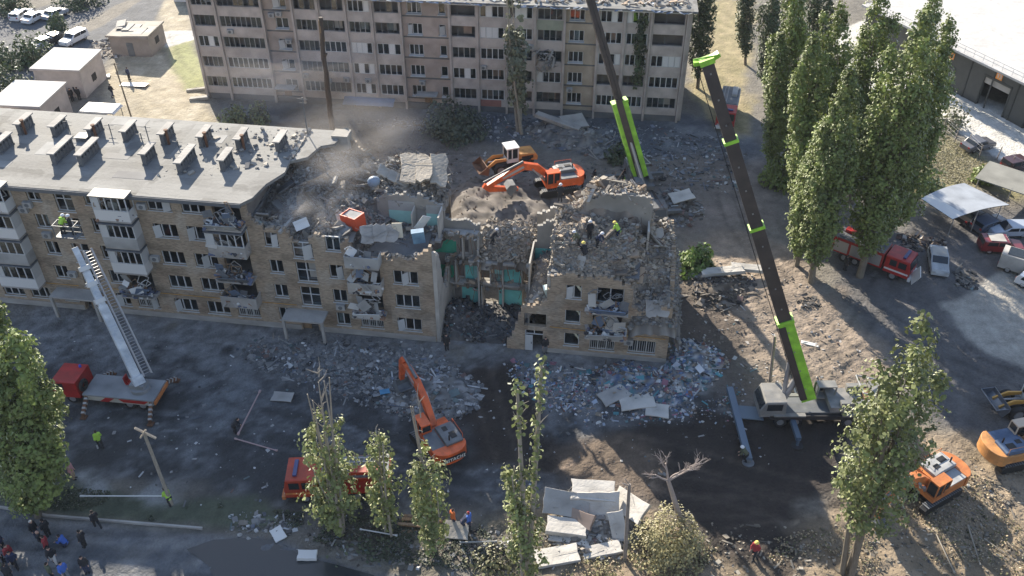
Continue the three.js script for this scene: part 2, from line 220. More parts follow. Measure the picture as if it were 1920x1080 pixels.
function groundHeight(x, z) {
  let h = .22 * (fbm(x * .25, z * .25 + 3, 5) - .5) + .05 * (fbm(x * 1.4, z * 1.4, 3) - .5);
  const d = dens('dirt', x, z, 1.5, 1), w = dens('weeds', x, z, 1.5, 1), s = dens('soil', x, z, 2, 1);
  if (d > 0) { const a = x * .26 + z * .97 + 1.4 * Math.sin(x * .22); h += d * (.05 * Math.sin(a * 7.4) * sst(.35, .6, fbm(x * .2, z * .2, 2)) + .35 * (fbm(x * .9, z * .9, 3) - .5)); }
  h -= .07 * rut(x, z);
  if (w > 0) h += w * (.55 * (fbm(x * .8 + 3, z * .8, 4) - .5)); if (s > 0) h += s * (.1 * Math.sin((x * .85 + z * .5) * 4.6) * vn(x * .3, z * .3) + .25 * (fbm(x * .7, z * .7, 3) - .5));
  return h;
}
const gy = (x, z) => (x > -100 && x < 100 && z < -32 && z > -165) ? groundHeight(x, z) : 0;
{
  const xs = [-900, -500, -300, -200, -150, -120], zs = [-1200, -800, -500, -350, -260, -210, -185];
  for (let x = -100; x <= 100.01; x += .36) xs.push(x); xs.push(120, 150, 200, 300, 500, 900);
  for (let z = -168; z <= -32; z += z < -100 ? .5 : .32) zs.push(z); zs.push(-25, -10, 20, 80, 200, 500);
  const nx = xs.length, p = new Float32Array(nx * zs.length * 3), c = new Float32Array(p.length), uv = new Float32Array(nx * zs.length * 2), idx = [];
  zs.forEach((z, j) => xs.forEach((x, i) => {
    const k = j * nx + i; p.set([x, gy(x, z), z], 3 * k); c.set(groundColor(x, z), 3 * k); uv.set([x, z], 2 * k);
    if (i && j) idx.push(k - nx - 1, k - 1, k - nx, k - nx, k - 1, k);
  }));
  const g = new THREE.BufferGeometry(); g.setAttribute('position', new THREE.BufferAttribute(p, 3)); g.setAttribute('color', new THREE.BufferAttribute(c, 3)); g.setAttribute('uv', new THREE.BufferAttribute(uv, 2)); g.setIndex(idx); g.computeVertexNormals();
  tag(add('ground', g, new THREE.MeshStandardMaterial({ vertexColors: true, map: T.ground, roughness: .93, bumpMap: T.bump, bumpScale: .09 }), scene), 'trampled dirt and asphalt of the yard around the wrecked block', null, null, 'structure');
  // standing water on the road at the foot of the frame
  const sh = new THREE.Shape(); for (const [n, [px, py]] of [[400, 1012], [470, 1008], [530, 1018], [560, 1040], [700, 1078], [720, 1130], [420, 1130], [390, 1060], [350, 1030]].entries()) { const q = G(px, py); n ? sh.lineTo(q.x, -q.z) : sh.moveTo(q.x, -q.z); }
  const pg = new THREE.ShapeGeometry(sh); pg.rotateX(-PI / 2); pg.translate(0, .012, 0);
  tag(add('puddle_water', [pg], mat(.03, .035, .04, { roughness: .12 }), scene), 'shallow dark water lying on the muddy road', null, null, 'structure');
  const kerb = []; for (const [a, b] of [[[0, 952], [90, 968]], [[90, 968], [380, 992]]]) { const p1 = G(...a), p2 = G(...b); p1.y = p2.y = .06; kerb.push(bar(p1, p2, .16, .26)); }
  tag(add('kerb', kerb, M.concrete, scene), 'concrete kerb between the verge and the crowded road', null, null, 'structure');
}
// ------------------------------------------------------------------ walls with openings
// a facade frame: s runs to the left along the wall from its right corner, h up, t into the building
const bs = (s0, s1, h0, h1, t0, t1) => bb(-s0, -s1, h0, h1, -t0, -t1);
function wallGeo(s0, s1, h0, h1, t0, t1, holes, top) {
  const out = [], hs = [...new Set([h0, h1, ...holes.flatMap(o => [o.h0, o.h1])])].filter(h => h >= h0 && h <= h1).sort((a, b) => a - b);
  for (let k = 0; k < hs.length - 1; k++) {
    const a = hs[k], b = hs[k + 1], m = (a + b) / 2, cut = holes.filter(o => o.h0 < m && o.h1 > m && o.s1 > s0 && o.s0 < s1).sort((p, q) => p.s0 - q.s0);
    let s = s0; const runs = []; for (const o of cut) { if (o.s0 > s) runs.push([s, o.s0]); s = Math.max(s, o.s1); } if (s < s1) runs.push([s, s1]);
    for (const [p, q] of runs) {
      if (!top) { out.push(bs(p, q, a, b, t0, t1)); continue; }
      const n = Math.max(1, Math.round((q - p) / .26));
      let open = null, flush = e => { if (open !== null) { out.push(bs(open, e, a, b, t0, t1)); open = null; } };
      for (let i = 0; i < n; i++) { const x0 = lerp(p, q, i / n), x1 = lerp(p, q, (i + 1) / n), tp = top((x0 + x1) / 2) + (h2(Math.round(x0 * 10), 3) - .5) * .45 + 1.1 * (fbm(x0 * .9 + 7, t0 + 2, 3) - .5); if (tp >= b) { if (open === null) open = x0; } else { flush(x0); if (tp > a + .08) out.push(bs(x0, x1, a, tp, t0, t1)); } }
      flush(q);
    }
  }
  return out;
}
const glassGeo = (s0, s1, h0, h1, t) => bs(s0, s1, h0, h1, t, t + .012);
// a casement window of n lights; some of the panes are gone
function windowPart(parent, s, h, w, ht, n, t = .16, opt = {}) {
  const f = [], g = [], b = .075, s0 = s - w / 2, s1 = s + w / 2, a = h - ht / 2, z = h + ht / 2, T0 = t, T1 = t + .09;
  f.push(bs(s0, s1, a, a + b, T0, T1), bs(s0, s1, z - b, z, T0, T1), bs(s0, s0 + b, a + b, z - b, T0, T1), bs(s1 - b, s1, a + b, z - b, T0, T1));
  for (let i = 1; i < n; i++) { const x = lerp(s0, s1, i / n); f.push(bs(x - .05, x + .05, a + b, z - b, T0, T1)); }
  if (opt.bars) for (let i = 1; i < 12; i++) { const x = lerp(s0, s1, i / 12); f.push(bs(x - .02, x + .02, a + b, z - b, .02, .05)); }
  if (opt.transom) f.push(bs(s0 + b, s1 - b, h + .15, h + .23, T0, T1));
  f.push(bs(s0 - .06, s1 + .06, a - .07, a - .002, -.08, T0));
  const win = add('window', f, opt.mat || M.frame, parent);
  const keep = opt.keep ?? .55;
  for (let i = 0; i < n; i++) if (h2(Math.round(s * 10) + i, Math.round(h * 10)) < keep) g.push(glassGeo(lerp(s0, s1, i / n) + .05, lerp(s0, s1, (i + 1) / n) - .05, a + b, z - b, t + .03)); else if (h2(Math.round(s * 13) + i, Math.round(h * 7)) < .3) { // an open or hanging casement
    const x = lerp(s0, s1, (i + .5) / n), q = bx(w / n - .1, ht - .2, .05, 0, 0, 0, 0, rr(.5, 1.1), rr(-.06, .06)); q.translate(-x, h - .05, -t + .25); add('casement', [q], M.frame, win); }
  if (g.length) addEach('pane', g, M.glass, win);
  if (h2(Math.round(s * 17), Math.round(h * 11)) < .3 && !opt.bars) { const x = lerp(s0, s1, (.5 + Math.floor(h2(Math.round(s), Math.round(h)) * n)) / n); add('curtain', [bs(x - w / n / 2.6, x + w / n / 2.6, a + .1, z - .1, t + .35, t + .38)], pick([M.dirtyWhite, M.tan, M.plaster]), win); }
  return win;
}
const hole = (s, h, w, ht) => ({ s0: s - w / 2, s1: s + w / 2, h0: h - ht / 2, h1: h + ht / 2 });

// ------------------------------------------------------------------ the wrecked five storey block
const ROW = [1.8, 4.6, 7.45, 10.5, 13.45], FL = [.35, 3.28, 6.2, 9.12, 12.05];
const blockA = V(14.27, 0, -63.08), TURN = -0.1361;
const block = thing('apartment_building', 'five storey tan brick apartment block with its middle blown out and rubble on top', 'apartment block', blockA, TURN);
const onBlock = (s, h, t) => V(-s, h, -t).applyAxisAngle(V(0, 1, 0), TURN).add(blockA);
const topL = s => pw([[21.6, 10.9], [22.4, 10.4], [23, 9.6], [26.0, 9.4], [26.3, 9.5], [29.3, 11.0], [31, 11.35], [32.4, 11.5], [33, 10.2], [34.4, 10.3], [34.8, 11.4], [36.6, 11.9], [37.6, 12.4], [38.1, 13.2], [38.3, 14.12], [90, 14.12]], s);
const topR = s => pw([[0, 6.6], [.8, 6.2], [2.4, 5.8], [3.5, 6.2], [3.8, 8.9], [6, 9.4], [8, 9.1], [9.5, 9.3], [10.8, 8.7], [11.3, 6.4]], s);
{
  const holes = [], wins = [];
  const W = (s, h, w, ht, n, o) => { holes.push(hole(s, h, w, ht)); wins.push([s, h, w, ht, n, o]); };
  // intact wing
  for (const h of ROW) { W(58.3, h, 1.35, 1.5, 2); W(52.7, h, 1.35, 1.5, 2); W(46.28, h, 2.25, 1.5, 3, { keep: .5 }); W(43.05, h, 2.25, 1.5, 3, { keep: .45 }); }
  for (const h of [12.9, 10.0, 7.1, 4.2]) W(55.45, h, 1.7, 2.2, 2, { transom: true });
  for (const h of ROW.slice(0, 4)) { W(36.3, h, 1.3, 1.5, 2); if (h < 10.6) W(30.6, h, 1.35, 1.5, 2); }
  for (const h of [9.5, 7.05, 4.2]) W(33.5, h, 1.9, h > 9 ? 1.7 : 2.3, 2, { transom: true, keep: .35 });
  for (const h of [1.85, 4.65, 7.4]) W(24.15, h, 2.3, 1.5, 3, { keep: .6 });
  for (const s of [61.4, 64.3, 50.2, 40.0, 27.8]) W(s, 1.75, 2.2, 1.35, 3, { bars: s < 51 });
  for (const s of [62, 66, 50.3, 40]) for (let k = 1; k < 5; k++) holes.push({ s0: s - 1.3, s1: s + 1.3, h0: FL[k] + .12, h1: FL[k] + 2.35 });
  for (let k = 1; k < 4; k++) holes.push({ s0: 26.5, s1: 28.9, h0: FL[k] + .1, h1: FL[k] + 2.3 });
  holes.push({ s0: 55.5, s1: 57.1, h0: 0, h1: 2.3 }, { s0: 33.2, s1: 34.8, h0: 0, h1: 2.2 });
  add('wall', wallGeo(21.62, 72, 0, 14.12, 0, .42, holes, s => topL(s)), M.brick, block);
  for (const w of wins) windowPart(block, w[0], w[1], w[2], w[3], w[4], .16, w[5]);
  // right hand remnant
  const hr = [], wr = []; const Wr = (s, h, w, ht, n, o) => { hr.push(hole(s, h, w, ht)); wr.push([s, h, w, ht, n, o]); };
  for (const h of [7.4, 4.55, 1.8]) Wr(8.85, h, 1.4, 1.5, h > 5 ? 2 : 1, { keep: h < 3 ? 1 : .1 });
  Wr(5.6, 7.3, 2.4, 1.7, 2, { keep: .5 }); Wr(6.0, 1.5, 2.3, 1.3, 3, { bars: true }); Wr(2.3, 4.5, 2.5, 1.5, 2, { keep: .1 }); Wr(2.35, 1.65, 2.5, 1.5, 3, { bars: true });
  hr.push({ s0: 4.4, s1: 7, h0: 3.4, h1: 5.5 }, { s0: 11.2, s1: 13.3, h0: 3.0, h1: 4.5 });
  add('wall', wallGeo(0, 11.2, 0, 9.5, 0, .42, hr, topR), M.brick, block);
  for (const w of wr) windowPart(block, w[0], w[1], w[2], w[3], w[4], .16, w[5]);
  // stair bay of the remnant, cut down towards the gap
  add('wall', wallGeo(11.203, 14.9, 0, 6.2, 0.02, .40, [{ s0: 11.2, s1: 13.3, h0: 3.0, h1: 4.5 }, { s0: 11.5, s1: 13.2, h0: 0, h1: 2.5 }], s => pw([[11.2, 6.0], [12.4, 5.6], [13.4, 4.9], [14, 2.6], [14.9, .9]], s)), M.brick, block);
  // plinth, string of gas pipe, seams
  addEach('plinth', [bs(21.7, 33.1, .02, .62, -.07, -.004), bs(34.9, 55.4, .02, .62, -.07, -.004), bs(57.2, 72, .02, .62, -.07, -.004), bs(0, 11.4, .02, .5, -.07, -.004)], M.concrete, block);
  addEach('gas_pipe', [rod(V(-35, 3.12, .1), V(-54.4, 3.12, .1), .035), rod(V(-57, 3.12, .1), V(-66, 3.12, .1), .035), rod(V(-10.9, 3.2, .1), V(-.3, 2.9, .1), .03)], M.yellow, block);
  // end walls, back walls, slabs and partitions
  const side = (s0, s1, t0, t1, top, m = M.brick) => { const out = []; const n = Math.round((t1 - t0) / .25); for (let i = 0; i < n; i++) { const a = lerp(t0, t1, i / n), b = lerp(t0, t1, (i + 1) / n); out.push(bs(s0, s1, 0, top((a + b) / 2) + (h2(i, Math.round(s0)) - .5) * .8, a, b)); } return out; };
  add('wall', side(0, .4, .43, 12.8, t => pw([[0, 6.4], [3, 8.2], [6, 8.6], [9, 7.6], [12, 7.2]], t) + .8 * (fbm(t * 1.2, 8, 3) - .5)), M.brick, block, 'torn brick end wall of the remnant');
  add('wall', side(21.25, 21.6, 0, 6, t => pw([[0, 10.6], [1.2, 9.6], [2, 6.6], [3.2, 4.2], [4, 3.6], [6, 6.2]], t), M.plaster), M.plaster, block, 'torn cross wall at the edge of the gap');
  add('wall', side(11.0, 11.3, .45, 6, t => pw([[0, 8.2], [2, 8.8], [6, 7.8]], t)), M.plaster, block);
  add('wall', wallGeo(22.5, 72, 0, 14.1, 12.8, 13.2, [], s => pw([[22, 9.2], [25, 10.8], [29, 10.4], [31.4, 13], [32.6, 14.1], [80, 14.1]], s)), M.brick, block);
  add('wall', wallGeo(.4, 13.6, 0, 12, 12.7, 13.1, [], s => pw([[.4, 7.0], [2.6, 7.6], [3.2, 10.6], [8.4, 10.6], [9.2, 8.6], [11, 8.0], [13.5, 7.0]], s)), M.plaster, block, 'pale inner face of the torn back wall');
  add('wall', wallGeo(2.5, 11.29, 8.95, 15, 6, 6.3, [{ s0: 4.2, s1: 5.4, h0: 9.15, h1: 11.2 }, { s0: 9.6, s1: 10.5, h0: 9.15, h1: 11.0 }], s => pw([[2.5, 13.4], [3, 13.9], [5, 13.9], [8.3, 13.9], [8.5, 12.0], [9.4, 11.4], [11.29, 10.8]], s) + .5 * (fbm(s * 1.3, 4, 3) - .5)), M.inner, block, 'grey room wall standing above the rubble of the remnant');
  add('painted_wall', [bs(10.55, 11.25, 9.2, 10.4, 5.95, 5.997)], M.blueGrey, block, 'faded blue wall of a top floor room'); addEach('partition', [bs(8.5, 8.66, 8.95, 11.4, 3.6, 5.99), bs(2.6, 2.78, 8.95, 11.6, 4.2, 5.99)], M.plaster, block); addEach('floor_slab', [bs(3.2, 11, 8.9, 9.1, .5, 12.6)], M.darkConc, block);
  const slabs = []; for (let k = 0; k < 5; k++) { const f = FL[k]; slabs.push(bs(k > 3 ? 38.2 : 22.6, 71.8, f - .22, f, .43, 12.78)); if (k < 3) slabs.push(bs(.42, 10.98, f - .22, f, .43, 12.6)); }
  addEach('floor_slab', slabs, M.darkConc, block);
  // spine wall with painted rooms on the open side of the gap
  const sp = [{ s0: 23.4, s1: 24.3, h0: 9.12, h1: 11 }, { s0: 19.4, s1: 20.3, h0: 6.22, h1: 8.2 }, { s0: 19.9, s1: 20.9, h0: 3.3, h1: 5.3 }, { s0: 17.25, s1: 18.4, h0: 3.3, h1: 5.4 }, { s0: 13.3, s1: 14.1, h0: 3.3, h1: 5.4 }, { s0: 20.3, s1: 21.2, h0: .36, h1: 2.4 }, { s0: 16.6, s1: 18.0, h0: .36, h1: 2.5 }, { s0: 13.2, s1: 14.2, h0: .36, h1: 2.5 }];
  add('wall', wallGeo(11.3, 28, 0, 13, 6, 6.35, sp, s => pw([[11.3, 10.8], [12.8, 10.3], [13.2, 6.1], [15.5, 6.3], [18, 6.6], [18.3, 9.4], [19, 9.8], [21.4, 9.7], [21.8, 11.7], [24, 12.3], [27, 12.4], [28, 11.6]], s)), M.inner, block, 'grey spine wall laid bare by the gap');
  add('wall', side(18.3, 18.48, 5.2, 5.93, t => pw([[5.2, 7.4], [6, 9.6]], t), M.plaster), M.plaster, block, 'torn cross wall between two open rooms'); add('wall', side(15.98, 16.14, 5.4, 5.93, t => pw([[5.4, 5.0], [6, 6.2]], t), M.plaster), M.plaster, block, 'lower torn cross wall in the gap');
  const pw_ = (s0, s1, h0, h1, m, l) => add('painted_wall', [bs(s0, s1, h0, h1, 5.94, 5.996)], m, block, l);
  pw_(21.75, 23.3, 9.15, 10.6, M.mint, 'pale turquoise wall of an open top room'); pw_(21.75, 23.3, 10.605, 11.5, M.dirtyWhite);
  pw_(20.9, 22.7, 6.25, 7.75, M.green, 'dark green wall of an open room'); pw_(20.6, 20.89, 6.25, 7.7, M.green);
  pw_(20.95, 22.3, 3.32, 4.75, M.green, 'dull green wall of an open room'); pw_(19.0, 19.8, 3.32, 4.9, M.teal); pw_(18.45, 18.95, 3.32, 4.9, M.mint);
  pw_(14.2, 16.0, 3.32, 5.0, M.teal, 'turquoise wall of an open middle room'); pw_(16.06, 17.2, 3.32, 4.2, M.inner);
  pw_(18.15, 20.2, .4, 2.2, M.teal, 'turquoise wall of an open ground floor room'); pw_(14.25, 16.5, .4, 2.3, M.teal, 'turquoise wall beside the dark doorway');
  pw_(11.4, 13.0, 6.25, 7.6, M.teal, 'blue green wall beside the torn cross wall');
  const st = []; for (const [k, list] of [[1, [[13.3, 21.6, 5.6]]], [2, [[13.2, 18.2, 5.3], [18.2, 21.6, 5.5]]], [3, [[18.4, 21.6, 5.5], [21.6, 25, 4.2]]]]) for (const [a, b, t] of list) for (let s = a; s < b - .01; s += .55) st.push(bs(s, Math.min(b, s + .55), FL[k] - .24, FL[k] - .004, t + (h2(Math.round(s * 9), k) - .5) * 1.1, 5.93));
  addEach('floor_slab', st, M.concrete, block, 'broken floor slabs hanging over the gap');
  addEach('partition', [bs(20.5, 20.65, 3.28, 5.9, 5.1, 5.93), bs(18.05, 18.15, .35, 3, 5.2, 5.93), bs(13.05, 13.2, .35, 8.4, 2.4, 5.93), bs(21.7, 21.85, 9.2, 11.5, 4, 5.93), bs(19.75, 19.9, 6.2, 8.9, 5.2, 5.93), bs(24.3, 24.4, 9.2, 11.4, 4.4, 5.93), bs(14.15, 14.25, 3.28, 5.6, 5.4, 5.93), bs(17.2, 17.3, 3.28, 5.8, 5.3, 5.93)], M.plaster, block);
  pw_(16.1, 16.9, 3.32, 4.9, M.mint); pw_(20.95, 21.5, .4, 2.2, M.inner); pw_(24.4, 26.9, 9.15, 10.7, M.mint, 'pale turquoise wall of the open top flat'); pw_(24.4, 26.9, 10.705, 11.7, M.dirtyWhite);
  for (let i = 0; i < 40; i++) { const s = rr(13.3, 21.4), k = pick([1, 2, 2, 3]); if (k === 3 && s < 18.3) continue; const p = V(-s, FL[k] - .1, -rr(3.2, 5)); add('steel_bar', [rod(p, p.clone().add(V(rr(-.5, .5), -rr(.2, 1.1), rr(.2, .9))), .025)], M.rust, block); }
  // room partitions inside the intact wing keep its windows dark
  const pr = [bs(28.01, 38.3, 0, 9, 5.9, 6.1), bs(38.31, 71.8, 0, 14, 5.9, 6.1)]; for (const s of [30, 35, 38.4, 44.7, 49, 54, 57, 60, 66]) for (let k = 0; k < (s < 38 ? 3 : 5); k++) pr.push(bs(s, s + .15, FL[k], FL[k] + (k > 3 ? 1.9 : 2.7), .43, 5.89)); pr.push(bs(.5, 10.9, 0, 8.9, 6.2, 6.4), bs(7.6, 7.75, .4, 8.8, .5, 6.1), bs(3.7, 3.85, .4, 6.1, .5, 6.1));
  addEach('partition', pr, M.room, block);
  // doors and canopies
  const canopy = (s0, s1, h, d, m, l) => add('canopy', [bs(s0, s1, h, h + .18, -d, -.01), bs(s0, s0 + .25, 0, h - .002, -d, -d + .25), bs(s1 - .25, s1, 0, h - .002, -d, -d + .25)], m, block, l);
  canopy(54.7, 59.4, 2.5, 1.6, M.concrete); canopy(32.0, 36.0, 2.45, 1.8, M.concrete, 'canopy over the door strewn with debris');
  add('door', [bs(55.6, 56.5, .05, 2.25, .2, .27)], M.wood, block); add('door', [bs(34, 34.75, .05, 2.15, .2, .27)], M.wood, block, 'brown wooden entrance door');
  const dr = add('door', [bs(12.45, 13.15, .05, 1.9, -.03, .03), bs(11.45, 13.2, 1.95, 2.02, .1, .2), bs(11.45, 11.52, .02, 2.5, .1, .2), bs(13.13, 13.2, .02, 2.5, .1, .2), bs(11.45, 13.2, 2.44, 2.5, .1, .2), bs(12.28, 12.36, 2.02, 2.44, .1, .2)], M.frame, block, 'white framed entrance door standing half open'); add('handle', [bs(12.55, 12.6, .9, 1.1, -.09, -.032)], M.dark, dr);
  // air conditioners on the wall
  for (const [s, h] of [[57.1, 4.6], [59.6, 11.8], [58.2, 9.1], [48, 7.4], [52.2, 3.3], [30.6, 3.5], [40.6, 3.5], [3.6, 2.35], [59, 12.4], [47.8, 13.2]]) { const u = add('air_conditioner', [bs(s - .42, s + .42, h - .3, h + .3, -.42, -.05)], M.dirtyWhite, block); add('fan_grille', [cyl(.2, .2, .03, -s, h, .44, PI / 2)], M.greySteel, u); }
}
// the roof of the intact wing
{
  const sh = new THREE.Shape([[72, -.45], [38.3, -.45], [37.6, .6], [37.2, 3], [36.2, 5.2], [36.4, 7.2], [35, 8.2], [34.4, 10.4], [33.2, 11], [32.7, 13.6], [72, 13.6]].map(([s, t]) => new THREE.Vector2(-s, t)));
  const g = new THREE.ExtrudeGeometry(sh, { depth: .3, bevelEnabled: false }); g.rotateX(-PI / 2); g.translate(0, 14.13, 0);
  const roof = add('roof', [fixGeo(g)], M.felt, block, 'grey felted flat roof with rows of ventilation stacks');
  add('eave_edge', [bs(38.3, 72, 14.0, 14.38, -.56, -.46)], M.greySteel, roof); add('fallen_panel', [bx(4.2, .12, 2.2, -34.2, 13.2, -13.2, .9, .25, .35)], M.paleConc, roof, 'pale roof panel hanging over the back edge'); add('parapet', [bs(32.2, 33.8, 12.2, 14.7, 12.0, 13.5)], M.paleConc, roof);
  const zr = 14.43;
  const chim = (s, t0, t1, h, pipe) => {
    const base = [bs(s - .24, s + .24, zr, zr + .12, t0 - .06, t1 + .06)], n = Math.max(2, Math.round((t1 - t0) / .55));
    for (let i = 0; i <= n; i++) { const t = lerp(t0 + .09, t1 - .09, i / n); base.push(bs(s - .2, s + .2, zr + .12, zr + h - .12, t - .09, t + .09)); }
    base.push(bs(s - .16, s + .16, zr + .12, zr + h * .55, t0 + .18, t1 - .18)); base.push(bs(s - .06, s + .06, zr + h * .55, zr + h - .12, t0 + .18, t1 - .18));
    const c = add('ventilation_stack', base, M.darkConc, roof); add('cap_slab', [bs(s - .36, s + .36, zr + h - .12, zr + h, t0 - .16, t1 + .16)], M.concrete, c);
    if (pipe) add('pipe', [cyl(.13, .13, 1.5, -s + .5, zr + .75, -(t0 + .2)), cyl(.2, .2, .1, -s + .5, zr + 1.53, -(t0 + .2))], M.rust, c);
  };
  for (const [s, p] of [[68, 0], [64.2, 1], [60.6, 0], [56.85, 1], [53.3, 0], [49.45, 1], [45.6, 1], [41.9, 1], [38.0, 0]]) chim(s, 8.55, 10.75, 1.25, p);
  for (const [s, a, b] of [[67.6, 4.7, 6.8], [64.0, 4.7, 6.8], [57.85, 3.6, 6.9], [55.25, 3.7, 6.9], [49.5, 4.7, 6.75], [45.6, 3.6, 6.9], [41.9, 4.6, 6.8]]) chim(s, a, b, 1.25, 0);
  const hatch = (s, t) => add('roof_hatch', [bs(s - .55, s + .55, zr + .003, zr + .35, t - .5, t + .5), bs(s - .62, s + .62, zr + .352, zr + .42, t - .57, t + .57)], M.greySteel, roof); hatch(57.6, 8.6);
  { const ch = new Chunks(); for (let i = 0; i < 420; i++) { const k = Math.pow(R(), 4), s = 36.4 + k * 11, t = rr(2 + 4 * (1 - k), 13.2); if (s < 38.3 && t < 7.5) continue; const z = lerp(.06, .45, Math.pow(R(), 2.5)); ch.at(-s, zr + z * .2, -t, z * rr(1, 2), z * .5, z, (q => { const v = rr(.7, 1.2); return q.map(x => x * v); })(pick([[.36, .33, .28], [.3, .28, .25], [.42, .38, .32], [.2, .19, .18]])), .3, .6); } add('debris', ch.geo(), M.vcPlain, roof, 'chunks of masonry thrown onto the roof by the break').userData.kind = 'stuff'; for (const [s, t, w, d] of [[62, 2.5, 5, 1.1], [53, 11.8, 3.6, 1.4], [47.5, 2.2, 4, 1.2], [44, 9.6, 2.2, 1.6], [66, 6.5, 2.6, 1.2], [59.2, 5.2, 1.6, 2.4], [51.6, 5.4, 2.6, 1.0]]) add('felt_patch', [bs(s, s + w, 14.431, 14.446, t, t + d)], pick([mat(.2, .2, .2, { map: T.noise }), mat(.33, .33, .32, { map: T.noise }), mat(.25, .245, .235, { map: T.noise })]), roof); }
  const mast = (s, t, h) => add('antenna', [rod(V(-s, zr, -t), V(-s, zr + h, -t), .05), rod(V(-s - .5, zr + h - .2, -t), V(-s + .5, zr + h - .2, -t), .03), rod(V(-s - .35, zr + h - .6, -t), V(-s + .35, zr + h - .6, -t), .03)], M.greySteel, roof);
  mast(50.6, 8.2, 2.2); mast(36.3, 12.4, 4); mast(59.7, 9.8, 1.3); mast(55.5, 10, 1.1); mast(51.8, 9, .9); mast(47.8, 8.3, .8);
  }
// balconies
{
  const balcony = (s0, s1, k, o = {}) => {
    const d = 1.25, f = FL[k], g = [], c = o.cut ?? 1;
    const slab = add('balcony', [bs(s0, s1, f - .2, f - .02, -d, -.004)], M.concrete, block, o.label);
    const front = bs(s0, s1, f - .018, f + 1.05, -d, -d + .07);
    if (!o.noFront) add('parapet', [front, bs(s0, s0 + .06, f - .018, f + 1.05, -d + .072, -.004), bs(s1 - .06, s1, f - .018, f + 1.05, -d + .072, -.004)], o.par || M.white, slab);
    else { const q = bx(s1 - s0 - .5, .9, .06, -(s0 + s1) / 2, f + .25, d + .1, rr(.3, .7), 0, rr(-.12, .12)); add('parapet', [q], o.par || M.greySteel, slab); }
    if (o.glaze) {
      const fr = [], a = f + 1.06, z = f + 2.5, n = o.n || 5, pn = [];
      fr.push(bs(s0, s1, a, a + .08, -d, -d + .08), bs(s0, s1, z - .1, z, -d, -d + .08)); for (let i = 0; i <= n; i++) { const x = lerp(s0 + .05, s1 - .05, i / n); fr.push(bs(x - .05, x + .05, a + .082, z - .102, -d, -d + .08)); }
      for (const x of [s0, s1 - .08]) fr.push(bs(x, x + .08, z - .1, z, -d + .082, -.01), bs(x, x + .08, a, z - .102, -.1, -.01));
      fr.push(bs(s1 - (s1 - s0) / n, s1, a + .08, z - .1, -d + .02, -d + .06)); if (o.side) fr.push(bs(s0, s0 + .07, a, z - .1, -d + .085, -.11));
      for (let i = 0; i < n - 1; i++) if (h2(Math.round(s0 * 7) + i, k) < (o.keep ?? .5)) pn.push(bs(lerp(s0, s1, i / n) + .06, lerp(s0, s1, (i + 1) / n) - .06, a + .09, z - .11, -d + .03, -d + .042));
      add('glazing_frame', fr, M.frame, slab); if (pn.length) addEach('pane', pn, M.glass, slab);
      add('balcony_roof', [bs(s0 - .08, s1 + .08, z + .002, z + .1, -d - .12, -.004)], o.roof || M.greySteel, slab);
    }
    if (o.wreck) { for (let i = 0; i < Math.ceil(o.wreck * .55); i++) { const w = rr(.4, 1.0), h = rr(.6, 1.2), t = .055, q = [bx(w, t, .06, 0, h / 2, 0), bx(w, t, .06, 0, -h / 2, 0), bx(t, h, .06, w / 2, 0, 0), bx(t, h, .06, -w / 2, 0, 0)]; const m = new THREE.Matrix4().makeRotationFromEuler(new THREE.Euler(rr(-.7, .7), rr(-.5, .5), rr(-.9, .9))); m.setPosition(-rr(s0 + .4, s1 - .4), f + rr(.9, 2.1), d - rr(0, .7)); q.forEach(e => e.applyMatrix4(m)); add('broken_sash', q, pick([M.frame, M.greySteel, M.dirtyWhite, M.wood]), slab); const pn = bx(rr(.5, 1.2), rr(.5, 1.3), .05, 0, 0, 0, rr(-.6, .6), rr(-.6, .6), rr(-.7, .7)); pn.translate(-rr(s0 + .4, s1 - .4), f + rr(.5, 1.9), d - rr(-.1, .6)); add('torn_panel', [pn], pick([M.dirtyWhite, M.greySteel, M.plaster, M.white, M.blueGrey]), slab); }
      const ch = new Chunks(); for (let i = 0; i < o.wreck * 12; i++) ch.at(-rr(s0 + .1, s1 - .1), f + rr(0, .55), rr(.1, d), rr(.15, .8), rr(.05, .3), rr(.1, .5), pick([[.3, .28, .26], [.55, .55, .53], [.1, .12, .18], [.25, .15, .1], [.05, .05, .055]])); add('debris', ch.geo(), M.vcPlain, slab).userData.kind = 'stuff'; }
    return slab;
  };
  // first two columns, glazed in white
  for (const [k, o] of [[4, { keep: .2, wreck: 5 }], [3, { side: 1, keep: .7 }], [2, { side: 1, keep: .9, par: M.dirtyWhite }], [1, { side: 1, keep: .8 }]]) balcony(60.4, 64.3, k, { glaze: 1, ...o });
  for (const [k, o] of [[4, { keep: .15, wreck: 3, par: M.white }], [3, { keep: .8, side: 1, par: M.dirtyWhite }], [2, { keep: .5, side: 1 }], [1, { glaze: 0, noFront: 1, wreck: 6, label: 'wrecked dark balcony below the white ones' }]]) balcony(48.6, 51.9, k, { glaze: 1, n: 5, ...o });
  balcony(38.4, 41.9, 4, { wreck: 9, noFront: 1, par: M.dirtyWhite, label: 'top balcony with collapsed white frames' }); balcony(38.4, 41.9, 3, { par: M.concrete, wreck: 8, glaze: 1, keep: .1 }); balcony(38.4, 41.9, 2, { noFront: 1, wreck: 7, label: 'stripped balcony with a torn roof' }); balcony(38.4, 41.9, 1, { par: M.concrete, wreck: 4 });
  balcony(26.2, 29.3, 3, { par: M.dirtyWhite, wreck: 3, label: 'topmost torn balcony beside the stairwell' }); balcony(26.2, 29.3, 2, { wreck: 8, par: M.plaster }); balcony(26.2, 29.3, 1, { wreck: 8, par: M.white, noFront: 1 });
